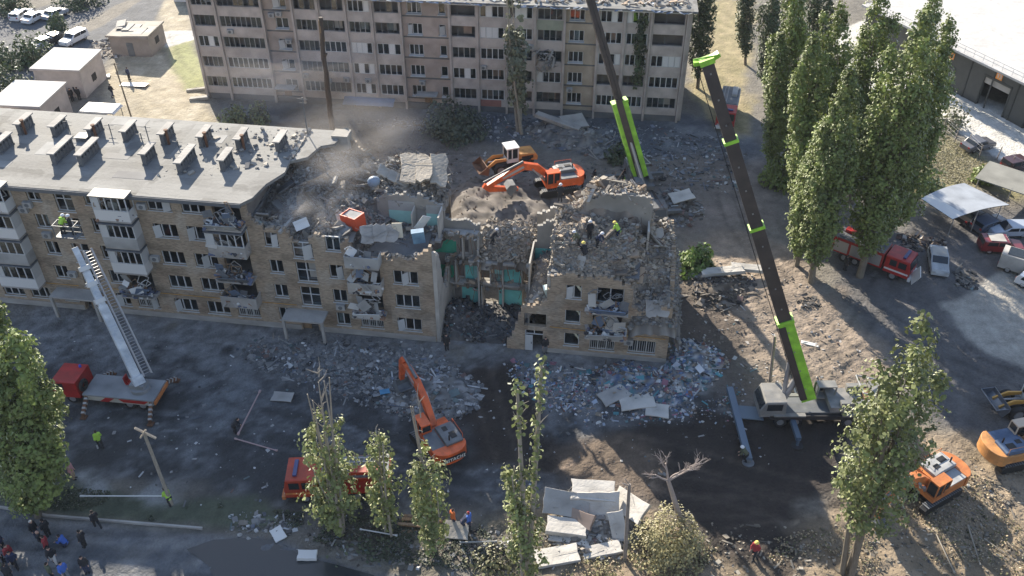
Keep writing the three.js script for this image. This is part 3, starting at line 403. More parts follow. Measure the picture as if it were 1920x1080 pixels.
  balcony(3.9, 7.6, 2, { wreck: 6, noFront: 1, par: M.blueGrey }); balcony(3.9, 7.6, 1, { wreck: 8, noFront: 1, par: M.dirtyWhite, label: 'low balcony buried in household debris' });
}
// rubble lying on the ruin: sheets of broken masonry with chunks
const GREYS = [[.27, .26, .24], [.33, .315, .29], [.20, .197, .19], [.40, .385, .355], [.25, .205, .165], [.15, .15, .152], [.34, .295, .24], [.3, .29, .275]], PALE = [[.42, .38, .32], [.52, .47, .4], [.36, .31, .25], [.32, .25, .185], [.27, .23, .19], [.43, .33, .24], [.2, .175, .15]], BITS = [[.55, .56, .57], [.15, .19, .27], [.10, .12, .15], [.30, .25, .19], [.13, .22, .23], [.26, .13, .10], [.6, .6, .58], [.05, .05, .055], [.2, .2, .2]];
function heap(name, label, s0, s1, t0, t1, fn, n, pal, bits = .2, size = [.14, .7], keep = () => true, big = 0) {
  const ch = new Chunks(), nx = Math.round((s1 - s0) / .4), nz = Math.round((t1 - t0) / .4);
  const H = (s, t) => fn(s, t) + .9 * (fbm(s * .7 + 5, t * .7, 4) - .5) + .5 * (vn(s * 2.2, t * 2.2) - .5);
  const g = quadStrip(nx, nz, (a, b) => { const s = lerp(s0, s1, a), t = lerp(t1, t0, b), e = Math.min(a, 1 - a, b, 1 - b) < .001 ? 1.2 : 0; return [-s, H(s, t) - e, -t]; }, (x, z) => { const k = vn(x * 1.7, z * 1.7), q = pal[Math.floor(vn(x * .8 + 9, z * .8) * pal.length * .999)]; return q.map((v, i) => lerp(v, (q[0] + q[1] + q[2]) / 3, .3) * (.55 + .5 * k)); });
  { const p = g.attributes.position, c = g.attributes.color, idx = g.index.array, keepI = []; for (let i = 0; i < idx.length; i += 6) { const a = idx[i]; if (keep(-p.getX(a), -p.getZ(a))) keepI.push(...idx.slice(i, i + 6)); } g.setIndex(keepI); }
  for (let i = 0; i < n; i++) { const s = rr(s0, s1), t = rr(t0, t1); if (!keep(s, t)) continue; const z = lerp(size[0] * .45, size[1] * .62, Math.pow(R(), 4.5)), qq = R() < bits * .5 ? pick(BITS) : pick(pal), dm = pal === PALE ? [.36, .315, .255] : pal === GREYS ? [.285, .268, .24] : qq, q = qq.map((v, i) => lerp(v, dm[i], .5)), plank = R() < .13; ch.at(-s, H(s, t) + z * .12, -t, plank ? z * 3.2 : z * rr(.8, 1.6), plank ? .08 : z * rr(.35, .8), plank ? .14 : z, (k => q.map(v => v * k))(rr(.7, 1.2))); }
  for (let i = 0; i < big; i++) { const s = rr(s0 + .6, s1 - .6), t = rr(t0 + .4, t1 - .5), k = rr(.7, 1.15), q = pick(pal).map(v => v * k), L = rr(.7, 1.9); R() < .6 ? ch.at(-s, H(s, t) + .25, -t, L, .2, L * rr(.4, .8), q, .3, .75) : ch.at(-s, H(s, t) + .2, -t, L * 1.3, .24, .3, q, .12, .6); if (R() < .5) for (let w = 0; w < 3; w++) ch.at(-s + rr(-.8, .8), H(s, t) + .5, -t + rr(-.8, .8), rr(1, 2), .035, .035, [.1, .06, .045], 0, .7); }
  const o = add(name, [g, ch.geo()], M.vc, scene); o.position.copy(blockA); o.rotation.y = TURN; return tag(o, label, null, null, 'stuff');
}
heap('rubble', 'slope of grey rubble where the roof of the left wing fell in', 22.3, 38.4, .35, 13, (s, t) => lerp(topL(Math.min(s, 37.4)) - .25, pw([[22, 9.4], [25, 10.9], [29, 11.6], [32, 12.6], [34, 13.4], [36, 13.4], [38.4, 12.6]], s), sst(0, 11, t)) + (s < 29 ? (1 - sst(27, 29, s)) * (t < 6.05 ? -1.0 * sst(.6, 2, t) : 1.5 * sst(22, 23.5, s)) : 0) - 1.3 * sst(34, 37.5, s) * sst(1, 3, t) * (1 - sst(4.5, 8, t)) - (s > 26.4 && s < 29 ? 1.2 * (1 - sst(.3, 2.5, t)) : 0), 17000, GREYS, .14, [.12, .75], () => true, 90);
heap('rubble', 'pale rubble covering the top of the right remnant', .2, 11.2, .3, 12.6, (s, t) => t < 6.05 ? lerp(topR(Math.min(10.8, s)) - .1, pw([[0, 8.8], [2.6, 9.8], [4, 11.3], [8, 11.8], [11.2, 10.6]], s), sst(0, 5.2, t)) + 1.0 * sst(.6, 2.2, t) * (1 - sst(3, 5, t)) * sst(3, 5, s) : pw([[0, 8.6], [1.8, 9.2], [2.8, 12.8], [5, 14.0], [8.2, 13.7], [9, 12.2], [11.2, 11]], s) - 2.2 * sst(6.5, 12.6, t), 14000, PALE, .2, [.12, .7], () => true, 70);
heap('rubble', 'sunlit rubble on the hanging floor beside the gap', 13.3, 18.2, 5.2, 10.5, (s, t) => 6.4 + 2.2 * sst(5.0, 7.2, t) * (1 - .5 * sst(7.5, 9.5, t)) - .6 * (1 - sst(13.3, 14.4, s)), 2600, PALE, .1);
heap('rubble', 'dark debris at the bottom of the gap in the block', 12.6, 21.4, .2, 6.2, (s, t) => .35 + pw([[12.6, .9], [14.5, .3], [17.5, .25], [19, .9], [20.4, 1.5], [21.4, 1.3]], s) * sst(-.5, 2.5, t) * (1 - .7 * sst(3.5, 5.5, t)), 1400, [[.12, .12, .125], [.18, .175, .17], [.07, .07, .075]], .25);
heap('rubble', 'grey blue mortar sliding over the outer wall of the right remnant', -1.1, .9, .2, 12.4, (s, t) => lerp(3.4, 8.0, sst(-1.1, .5, s)) - .8 * (1 - sst(0, 3, t)) + .8 * (fbm(t * .6, s, 3) - .5), 900, GREYS, .2, [.1, .6]);
heap('earth_mound', 'brown earth mound piled behind the gap under the machines', 1.5, 27, 9.2, 31, (s, t) => 3.5 * sst(8.8, 14, t) * (1 - sst(23, 31, t)) * sst(1.5, 7, s) * (1 - sst(22, 27, s)) - .25, 1500, [[.2, .165, .135], [.17, .138, .11], [.24, .2, .165], [.14, .115, .095]], .05, [.07, .4]);
heap('rubble', 'rubble slope over the stair bay of the right remnant', 10.9, 13.4, .4, 5.8, (s, t) => lerp(5.6, 7.6, sst(0, 5, t)) - 1.2 * sst(12, 13.4, s), 320, PALE, .15);
{ const ch = new Chunks(); for (const [k, s0, s1, t] of [[1, 13.3, 21.5, 5.7], [2, 13.3, 21.5, 5.5], [3, 18.3, 25, 5.2]]) for (let i = 0; i < 50; i++) { const s = rr(s0, s1), hang = R() < .5; ch.at(-s, FL[k] + (hang ? -rr(.1, .9) : rr(0, .35)), -(t + rr(-.4, .3)), rr(.1, .7), rr(.06, .5), rr(.08, .3), (q => { const v = rr(.6, 1.1); return q.map(x => x * v); })(pick(hang ? [...GREYS, [.12, .09, .07], [.3, .2, .12]] : [...PALE, [.5, .5, .48]])), .3, .7); } add('debris', ch.geo(), M.vcPlain, block, 'debris hanging from the broken floors').userData.kind = 'stuff'; }
heap('rubble', 'rubble on the floor of the pale turquoise room', 21.7, 23.4, 4.4, 5.9, (s, t) => 9.0 + .2 * sst(4.4, 5.8, t), 160, GREYS, .25);
heap('rubble', 'grey mortar rubble spilling down the corner of the right remnant', -.5, 3.7, -.6, 1.2, (s, t) => lerp(4.9, 7.0, sst(-.6, 1.2, t)) - .6 * sst(2.6, 3.7, s), 700, GREYS, .15);
// single pieces one can point to
{
  const put = (o, s, h, t, e) => { o.position.copy(onBlock(s, h, t)); o.rotation.set(e[0], e[1] + TURN, e[2], 'YXZ'); return o; };
  const slab = (w, d, seed) => { // a torn plate in two or three cracked pieces with bars sticking out
    const out = [], n = w > 3 ? 3 : 2; for (let i = 0; i < n; i++) { const P = [], cx = ((i + .5) / n - .5) * w, pw2 = w / n * .56; for (let k = 0; k < 13; k++) { const a = k / 13 * 6.283, q = 1 / Math.max(Math.abs(Math.cos(a)), Math.abs(Math.sin(a))) * (.84 + .3 * h2(k + seed, i * 5 + seed)); P.push([Math.cos(a) * q * pw2, Math.sin(a) * q * d * .5]); } const g = prof(P, .22, .03); g.rotateX(PI / 2 + (h2(i, seed) - .5) * .3); g.rotateZ((h2(seed, i) - .5) * .3 - cx * .05); g.translate(cx, -.12 * Math.abs(i - (n - 1) / 2) + .03 * i, 0); out.push(g); }
    for (let i = 0; i < 12; i++) out.push(rod(V((R() < .5 ? -.48 : .48) * w, 0, rr(-.5, .5) * d), V(rr(-.68, .68) * w, rr(-.3, .4), rr(-.68, .68) * d), .015, .015, 4)); return out; };
  put(tag(add('roof_slab', slab(4.3, 3.8, 3), mat(.42, .37, .30, { map: T.noise, bump: .05 }), scene), 'large pale torn roof slab lying tilted on top of the rubble', 'concrete slab'), 24.1, 13.35, 9.4, [.2, .2, -.12]);
  put(tag(add('concrete_slab', slab(3.4, 1.6, 8), M.concrete, scene), 'grey slab sloping down over the broken top balcony', 'concrete slab'), 26.6, 11.0, 1.6, [.85, .3, -.25]);
  put(tag(add('concrete_slab', slab(3.2, 1.1, 5), M.paleConc, scene), 'long pale beam of concrete in the rubble under the big slab', 'concrete slab'), 26.8, 13.0, 8.2, [.5, -.4, -.4]);
  put(tag(add('concrete_slab', slab(2.0, 1.6, 12), M.concrete, scene), 'round grey slab caught on the facade corner over the barred window', 'concrete slab'), 1.3, 6.2, .1, [1.0, .1, .05]);
  put(tag(add('concrete_slab', slab(2.8, 1.9, 15), M.paleConc, scene), 'pale folded slab hanging over the edge of the right remnant', 'concrete slab'), 5.6, 9.9, 1.6, [.9, .15, .1]);
  put(tag(add('concrete_slab', slab(2.2, 1.7, 18), M.paleConc, scene), 'pale crumpled slab at the torn corner facing the gap', 'concrete slab'), 9.2, 9.7, 1.5, [.8, -.25, .2]);
  const bin = thing('skip_box', 'open orange red box in the smoke on the rubble', 'container', onBlock(29.3, 10.9, 2.6), TURN - .45); bin.rotation.z = .07; bin.scale.setScalar(.85); add('shell', [bx(2.1, 1.5, .1, 0, .75, .75), bx(2.1, 1.5, .1, 0, .75, -.75), bx(.1, 1.5, 1.4, 1.0, .75, 0), bx(.1, 1.5, 1.4, -1.0, .75, 0), bx(1.9, .1, 1.4, 0, .1, 0)], mat(.62, .09, .035, { roughness: .5 }), bin); add('load', [bx(1.85, .3, 1.36, 0, 1.25, 0, .05, 0, .04)], M.dirtyWhite, bin);
  const tank = thing('water_tank', 'pale blue round water tank lying in the rubble', 'tank', onBlock(28.4, 12.5, 7.0), .4); add('shell', [(() => { const g = new THREE.SphereGeometry(.58, 18, 12); g.scale(1.1, .9, .9); g.translate(0, .5, 0); return fixGeo(g); })()], mat(.2, .27, .36, { roughness: .5, map: T.rust }), tank); add('lid', [cyl(.2, .2, .14, .6, .45, .2, 0, PI / 2)], M.dark, tank);
  put(tag(add('blue_cabinet', [bx(1.1, 1.3, .5), bx(.04, 1.2, .04, 0, 0, .27), bx(1.16, .06, .56, 0, .68, 0)], mat(.2, .36, .5, { roughness: .6, map: T.rust }), scene), 'light blue cabinet upright in the rubble near the gap', 'cabinet'), 23.3, 10.4, 2.4, [.15, .25, .1]);
  put(tag(add('white_door', [bx(.85, 1.8, .06), bx(.6, .6, .03, 0, .4, .045), bx(.6, .6, .03, 0, -.4, .045)], M.white, scene), 'white door panel sticking up behind the blue cabinet', 'door'), 23.2, 11.0, 3.8, [.3, .4, -.5]);
  put(tag(add('cream_board', [bx(.9, 1.5, .08), bx(.1, 1.4, .04, -.3, 0, .06)], mat(.6, .55, .44), scene), 'cream board standing in the rubble beside the blue cabinet', 'board'), 25.2, 10.9, 2.4, [-.1, .1, .05]);
  put(tag(add('white_sheet', [bx(1.3, .9, .05), bx(1.1, .06, .12, 0, .3, .03)], M.white, scene), 'white sheet fallen on the front edge of the grey rubble slope', 'panel'), 33.6, 11.8, .9, [-.7, .3, .3]);
  put(tag(add('refrigerator', [bx(.62, 1.5, .6), bx(.64, .02, .62, 0, .3, .01), bx(.03, .4, .05, .25, .6, .32)], mat(.62, .72, .66, { roughness: .4 }), scene), 'white green refrigerator on the rubble above the dark opening', 'refrigerator'), 11.2, 6.5, .9, [.25, .3, .3]);
}
// ------------------------------------------------------------------ the long block behind
const farA = V(22.42, 0, -110.35), FTURN = -Math.atan2(.10872, .99407);
{
  const FROW = [2.6, 5.5, 8.4, 11.25, 14.05];
  const far = thing('apartment_building', 'long pinkish five storey panel block with broken windows standing across the yard', 'apartment block', farA, FTURN);
  const bays = [[.75, 4.85], [5.2, 8.2], [8.4, 11.55], [15.95, 19.45], [19.75, 23.1], [23.4, 26.85], [27.15, 30.55], [37.05, 40.55], [40.85, 44.0], [44.3, 47.65], [47.95, 51.1], [55.4, 61.4], [61.75, 64.9]];
  const recess = [[11.7, 15.8], [30.7, 36.9], [51.3, 55.25]], holes = [];
  for (const [a, b] of bays) for (const h of FROW) holes.push({ s0: a + .15, s1: b - .15, h0: h - .72, h1: h + .78 });
  const wr = []; for (const h of FROW) { wr.push([14.3, h, 1.9, 1.45, 3], [35.2, h, 1.9, 1.45, 3], [52.9, h, 1.7, 1.4, 2], [31.6, h, .9, 1.4, 1]); }
  for (const w of wr) holes.push(hole(w[0], w[1], w[2], w[3]));
  add('wall', bays.map(([a, b]) => wallGeo(a, b, .9, 15.0, 0, .3, holes)), M.pink, far);
  const redMat = mat(.27, .165, .125, { map: T.brick }), tanMat = mat(.46, .39, .3, { map: T.noise });
  add('wall', wallGeo(11.7, 15.8, 0, 15.4, .35, .7, holes), tanMat, far); add('wall', wallGeo(30.7, 36.9, 0, 15.2, .35, .7, holes), mat(.46, .38, .33, { map: T.noise }), far, 'reddish stair wall between the bays'); add('wall', wallGeo(51.3, 55.25, 0, 15.2, .35, .7, holes), mat(.44, .375, .33, { map: T.noise }), far);
  add('wall', [bs(-.02, .4, 0, 15.2, .31, 12), bs(64.9, 65.3, 0, 15.2, .31, 12), bs(0, 65.3, 0, 15.2, 12.003, 12.4)], M.pink, far);
  const pil = []; for (const s of [.55, 5.03, 8.3, 11.62, 15.85, 19.6, 23.25, 27, 30.62, 36.95, 40.7, 44.15, 47.8, 51.2, 55.3, 61.58, 65.05]) pil.push(bs(s - .14, s + .14, 0, 15.1, -.28, .34)); addEach('pilaster', pil, mat(.5, .44, .395, { map: T.noise }), far);
  add('plinth', [bs(.4, 64.8, 0, .88, .05, .32)], M.darkConc, far);
  add('inner_wall', [bs(.5, 64.8, .1, 15, 1.7, 1.85)], M.room, far); const fs = []; for (const h of FROW) fs.push(bs(.5, 64.8, h - 1.2, h - 1.0, .32, 1.69)); fs.push(bs(.5, 64.8, 15.02, 15.15, .32, 12)); addEach('floor_slab', fs, M.darkConc, far);
  for (const w of wr) windowPart(far, w[0], w[1], w[2], w[3], w[4], .45, { keep: .75 });
  // loggias: some glazed white, some dark and open, some boarded
  for (const [bi, [a, b]] of bays.entries()) for (const [k, h] of FROW.entries()) {
    const q = h2(bi * 7 + 3, k * 5 + 11), n = Math.max(4, Math.round((b - a) / .8)), s0 = a + .16, s1 = b - .16, lo = h - .71, hi = h + .77, m = q < .55 ? M.frame : q < .78 ? M.dirtyWhite : M.greySteel, f = [], g = [], t = q < .8 ? .06 : .2;
    const open = q > .9;
    f.push(bs(s0, s1, lo, lo + .07, t, t + .07)); if (!open) f.push(bs(s0, s1, hi - .07, hi, t, t + .07));
    for (let i = 0; i <= n; i++) { if (open && i % 3) continue; const x = lerp(s0 + .05, s1 - .05, i / n); f.push(bs(x - (q < .55 ? .055 : .035), x + (q < .55 ? .055 : .035), lo + .072, open ? lo + 1.1 : hi - .072, t, t + .07)); }
    const w = add('window', f, m, far);
    for (let i = 0; i < n; i++) { const u = h2(bi * 31 + i, k * 17), x0 = lerp(s0, s1, i / n) + .06, x1 = lerp(s0, s1, (i + 1) / n) - .06; if (open) continue; if (u < .5) g.push(glassGeo(x0, x1, lo + .075, hi - .075, t + .02)); else if (u > .86 && q < .6) add('side_panel', [bs(x0, x1, lo + .075, hi - .075, t + .01, t + .05)], M.white, w); }
    if (g.length) addEach('pane', g, M.glass, w);
    if (h2(bi, k + 40) < .4) add('curtain', [bs(lerp(s0, s1, .2), lerp(s0, s1, .55), lo, hi - .2, 1.2, 1.24)], pick([M.tan, M.dirtyWhite, M.plaster]), w);
  }
  for (const [s, h] of [[53, 12.7], [54, 12.5], [60, 10], [52.2, 9], [45, 3.9], [47.5, 3.6], [42, 3.9], [34.6, 4], [20.1, 9.7], [26.3, 6.6], [14.9, 4], [50.6, 4.2]]) { const u = add('air_conditioner', [bs(s - .4, s + .4, h - .28, h + .28, -.4, -.02)], M.dirtyWhite, far); add('fan_grille', [cyl(.19, .19, .03, -s, h, .42, PI / 2)], M.greySteel, u); }
  const roof = add('roof', [bs(-.5, 65.6, 15.16, 15.42, -.75, 12.8)], M.felt, far, 'flat roof with torn metal edging');
  const ch = new Chunks(); for (let s = 0; s < 65; s += .5) { const dmg = s < 31 ? 1 : .35; if (h2(Math.round(s * 4), 2) > .2) ch.at(-s, 15.3 + rr(-.15, .12) * dmg, .85 + rr(-.15, .15) * dmg, rr(.5, .9), .05, rr(.25, .5), pick([[.16, .2, .28], [.12, .15, .2], [.2, .24, .3], [.5, .5, .5]]), .25, .5 * dmg, rr(-.3, .3) * dmg); }
  add('metal_edging', ch.geo(), M.vcPlain, roof).userData.kind = 'stuff'; add('fascia', [bs(.3, 31, 14.98, 15.155, -.55, -.36), bs(36.9, 51, 14.98, 15.155, -.4, -.3)], M.white, roof);
  const deb = new Chunks(); for (let i = 0; i < 700; i++) deb.at(-rr(.5, 32), 15.45 + rr(0, .25), -rr(.2, 9), rr(.2, 1.4), rr(.05, .3), rr(.1, .5), pick([...PALE, [.6, .6, .58], [.3, .27, .22]]), .3, .6); add('debris', deb.geo(), M.vcPlain, roof).userData.kind = 'stuff';
  for (const [s, h] of [[18.5, 8.6], [18, 7.2], [21.6, 8.4]]) { const c = new Chunks(); for (let i = 0; i < 26; i++) c.at(-s + rr(-1.2, 1.2), h + rr(-.6, .7), rr(.1, .9), rr(.2, 1.9), .06, rr(.1, .3), pick(GREYS), .2, .9); add('debris', c.geo(), M.vcPlain, far).userData.kind = 'stuff'; }
  add('painted_wall', [bs(16.0, 19.4, 11.99, 13.28, -.02, -.003)], mat(.36, .38, .29, { map: T.noise }), far, 'pale green balcony front'); add('painted_wall', [bs(24.0, 26.8, .92, 1.86, -.02, -.003)], mat(.36, .16, .13, { map: T.noise }), far); add('awning', [bx(7, .08, 1.5, -42, 1.2, 1.0, .35)], M.blueGrey, far, 'blue grey awning over the ground floor entrance');
  for (const s of [34, 53.6]) { add('door', [bs(s - .5, s + .5, .02, 2.1, .3, .347)], M.wood, far); add('canopy', [bs(s - 1.4, s + 1.4, 2.35, 2.5, -1.2, .345)], M.concrete, far); }
}
// ------------------------------------------------------------------ warehouse
{
  const a = V(58.5, 0, -127.5), b = V(70.5, 0, -101.8), len = a.distanceTo(b) + 40, dir = b.clone().sub(a).normalize(), turn = Math.atan2(-dir.z, dir.x);
  const org = a.clone().addScaledVector(dir, -10); // wall runs along local +x, the hall lies to local -z
  const w = thing('warehouse', 'dark grey warehouse with a broad white roof and open loading gates', 'warehouse', org, turn), L = len;
  const dk = mat(.085, .09, .085, { roughness: .6, map: T.noise }), dk2 = mat(.06, .065, .062, { roughness: .6, map: T.noise }), gates = [10 + 7.2, 10 + 15.2, 10 + 23, 10 + 32], G0 = [1.8, 4.3, 4.3, 4.3];
  const hs = gates.map((x, i) => ({ s0: x - G0[i] / 2, s1: x + G0[i] / 2, h0: 0, h1: i ? 4.1 : 3 }));
  const flip = geos => geos.map(g => { g.rotateY(PI); return g; }); // s to the left becomes x to the right
  const wallsG = wallGeo(0, L, 0, 5.7, 0, .35, hs); wallsG.forEach(g => { g.scale(-1, 1, 1); g.index.array.reverse(); }); add('wall', wallsG, dk, w);
  add('wall', [bb(0, .35, 0, 5.7, -60, -.36), bb(.36, L, 0, 5.7, -60, -59.6)], dk, w); add('inner_wall', [bb(.4, L, 0, 5.6, -14, -13.7)], M.plaster, w);
  for (const [i, x] of gates.entries()) { const d = add('gate', [bb(x - G0[i] / 2 - .2, x - G0[i] / 2 - .01, 0, i ? 4.3 : 3.2, .003, .08), bb(x + G0[i] / 2 + .01, x + G0[i] / 2 + .2, 0, i ? 4.3 : 3.2, .003, .08), bb(x - G0[i] / 2 - .2, x + G0[i] / 2 + .2, i ? 4.12 : 3.02, i ? 4.4 : 3.2, .003, .08)], dk2, w); add('shutter', [bb(x - G0[i] / 2, x + G0[i] / 2, i === 1 ? 3.2 : i ? 1.4 : .05, i ? 4.1 : 3, -.3, -.2)], i === 1 ? M.plaster : M.greySteel, d); }
  const ps = []; for (let x = 1; x < L; x += 3.9) ps.push(bb(x - .1, x + .1, 0, 5.6, .002, .1)); addEach('panel_joint', ps, dk2, w);
  const roof = add('roof', [bb(-.6, L, 5.72, 6.02, -61, .9)], M.whiteRoof, w, 'broad white roof'); add('roof_ridge', [prof([[-30, 6.03], [30, 6.03], [0, 7.7]], L - 1, 0).rotateY(PI / 2).translate(L / 2, 0, -30)], M.whiteRoof, roof);
  const rl = []; for (let x = 0; x < L - 1; x += 1.6) rl.push(rod(V(x, 6.02, .6), V(x, 7.0, .6), .03, .03, 4)); rl.push(bb(0, L - 1, 6.96, 7.02, .57, .63), bb(0, L - 1, 6.5, 6.55, .58, .62)); add('railing', rl, M.white, roof);
  const or = mat(.85, .32, .05, { roughness: .5 });
  for (const [i, x] of gates.slice(0, 2).entries()) { const xx = x - (i ? 0 : .2), y0 = i ? 4.55 : 4.2, p = add('number_sign', [bb(xx - .5, xx + .5, y0, y0 + .9, .12, .17)], or, w); add('digits', [textGeo(String(12 + i), .55, xx - .4, y0 + .18, .172)], M.white, p); }
}
// ------------------------------------------------------------------ small buildings top left
{
  const hut = (name, label, cx, cz, w, d, h, turn, wall, roofM, o = 0) => {
    const t = thing(name, label, 'outbuilding', V(cx, 0, cz), turn);
    add('wall', [bb(-w / 2, w / 2, 0, h, d / 2 - .2, d / 2), bb(-w / 2, w / 2, 0, h, -d / 2, -d / 2 + .2), bb(-w / 2, -w / 2 + .2, 0, h, -d / 2 + .201, d / 2 - .201), bb(w / 2 - .2, w / 2, 0, h, -d / 2 + .201, d / 2 - .201)], wall, t);
    const r = add('roof', [bx(w + .5, .22, d + .5, 0, h + .16, 0, 0, 0, o)], roofM, t); add('roof_edge', [bb(-w / 2 - .27, w / 2 + .27, h - .06, h + .22, d / 2 + .255, d / 2 + .31)], wall, r);
    add('door', [bb(-.5, .5, .02, 2.1, d / 2 + .002, d / 2 + .06)], M.greySteel, t); add('window', [bb(w / 2 + .002, w / 2 + .05, 1.2, 2.2, -.6, .6)], M.dark, t);
    return t;
  };
  const wallM = mat(.56, .50, .46, { map: T.noise });
  hut('garage', 'pale garage with a white flat roof standing free beside the dry lot', -62.3, -121, 6.6, 6.6, 4.0, -.09, wallM, M.whiteRoof); hut('garage', 'pale garage with a white flat roof close behind the felted roof', -63.3, -110.3, 6.6, 6.8, 4, -.09, wallM, M.whiteRoof);
  hut('garage', 'white edged outbuilding peeping over the roof corner of the wrecked block', -66.2, -101.5, 4.6, 8, 4.2, -.1, wallM, M.whiteRoof);
  const sh = hut('shed', 'old shed with a patched grey slab roof and crumbling front', -57.2, -134.2, 6.2, 5.4, 3, -.12, mat(.36, .31, .27, { map: T.noise, bump: .05 }), mat(.36, .33, .28, { map: T.noise }), .05);
  for (let i = 0; i < 5; i++) add('roof_sheet', [bx(rr(1, 1.9), .06, 2.6, -2.4 + i * 1.2, 3.32 + rr(0, .08), rr(-1.2, 1.2), rr(-.04, .04), rr(-.1, .1), .05)], pick([M.concrete, M.paleConc, M.plaster]), sh); add('roof_sheet', [bx(1.4, .2, 2, -2.6, 3.5, -1, .1, .3, .1)], M.paleConc, sh);
  const tent = thing('white_canopy', 'small white canopy roof behind the edge of the felted roof', 'canopy', V(-54.0, 0, -109.6), -.12); add('canopy_top', [prof([[-2.5, 2.3], [-2.2, 2.55], [2.2, 2.55], [2.5, 2.3]], 2.6, .03)], M.white, tent); for (const [x, z] of [[-2.2, 1.1], [2.2, 1.1], [-2.2, -1.1], [2.2, -1.1]]) add('post', [cyl(.05, .05, 2.3, x, 1.15, z)], M.greySteel, tent);
  const wc = thing('kiosk', 'white kiosk at the upper edge beside the end of the long block', 'kiosk', V(-54, 0, -156), -.1); add('wall', [bx(7, 2.6, 5, 0, 1.3, 0)], M.white, wc); add('roof', [bx(7.4, .25, 5.4, 0, 2.74, 0)], M.whiteRoof, wc); for (const x of [-2.4, -.2, 2]) add('window', [bx(1.4, 1.2, .06, x, 1.5, 2.54)], M.dark, wc);
}
// ------------------------------------------------------------------ carports
{
  const P = [[1727, 372], [1808, 343], [1893, 384], [1786, 411]].map(([x, y]) => G(x, y, 2.7)), ctr = P.reduce((a, p) => a.add(p.clone().multiplyScalar(.25)), V(0, 0, 0)); ctr.y = 0;
  const t = thing('carport', 'carport with a curved pale grey roof and white edge over parked cars', 'carport', ctr, 0);
  const L = P.map(p => p.clone().sub(ctr)); const at = (u, v) => L[0].clone().lerp(L[3], u).lerp(L[1].clone().lerp(L[2], u), v).add(V(0, .35 * Math.sin(PI * v) , 0));
  const sheet = (dy, v0, v1) => quadStrip(10, 10, (a, b) => { const q = at(a, lerp(v0, v1, 1 - b)); return [q.x, q.y + dy, q.z]; });
  add('roof_sheet', [sheet(0, 0, 1), (() => { const g = sheet(-.06, 0, 1); g.index.array.reverse(); return g; })()], mat(.40, .43, .47, { map: T.noise, roughness: .55 }), t); add('roof_edge', [sheet(.012, 0, .2)], M.white, t);
  for (const [u, v] of [[.05, .06], [.95, .06], [.95, .9], [.05, .9], [.95, .48]]) { const q = at(u, v); add('post', [rod(V(q.x, -.1, q.z), V(q.x, q.y - .07, q.z), .06)], M.steel, t); }
  const c = G(1905, 350, 2.6), t2 = thing('carport', 'second carport with a worn grey roof on the edge of the parking lot', 'carport', V(c.x + .6, 0, c.z - 1), -.72); add('roof_sheet', [bx(8, .12, 4.6, 0, 2.7, 0, .05)], mat(.28, .275, .24, { map: T.noise }), t2); for (const [x, z] of [[-3.6, 2], [0, 2], [3.6, 2], [-3.6, -2], [3.6, -2]]) add('post', [rod(V(x, 0, z), V(x, 2.7, z), .06)], M.paleConc, t2);
}
// fence of the white yard
{
  const f = thing('wire_fence', 'wire fence with leaning posts between the white yard and the dry lawn', 'fence', V(0, 0, 0)); let last = null;
  for (const [x, y] of [[1768, 245], [1790, 265], [1812, 275], [1835, 297], [1868, 300], [1895, 318], [1930, 335]]) { const p = G(x, y), q = p.clone().add(V(rr(-.15, .15), 1.9, rr(-.1, .1))); add('post', [rod(p.clone().setY(-.2), q, .07, .06)], M.barkGrey, f); if (last) for (const h of [.5, 1, 1.5, 1.8]) add('wire', [rod(last.clone().setY(h), p.clone().setY(h), .012, .012, 4)], M.steel, f); last = p; }
}
// ------------------------------------------------------------------ machines and vehicles (forward is +x)
const heading = (p, q) => Math.atan2(-(q.z - p.z), q.x - p.x);
const on = p => { p.y = gy(p.x, p.z); return p; };
function armGeo(pts, ws, depth, z = 0) { // a bent box girder in the x-y plane
  const up = [], dn = []; for (let i = 0; i < pts.length; i++) { const a = pts[Math.max(0, i - 1)], b = pts[Math.min(pts.length - 1, i + 1)], dx = b[0] - a[0], dy = b[1] - a[1], l = Math.hypot(dx, dy), nx = -dy / l, ny = dx / l, w = ws[i] / 2; up.push([pts[i][0] + nx * w, pts[i][1] + ny * w]); dn.unshift([pts[i][0] - nx * w, pts[i][1] - ny * w]); }
  return prof([...up, ...dn], depth, .03, z);
}
function wheelOn(t, x, z, r, w, s = Math.sign(z)) { const o = add('wheel', [(() => { const g = new THREE.TorusGeometry(r * .74, r * .27, 8, 20); g.scale(1, 1, w / (r * .54)); g.translate(x, r, z); return fixGeo(g); })()], M.tyre, t); add('rim', [cyl(r * .52, r * .52, w * .8, x, r, z, PI / 2), cyl(r * .2, r * .24, w * .96, x, r, z, PI / 2)], M.steel, o); return o; }
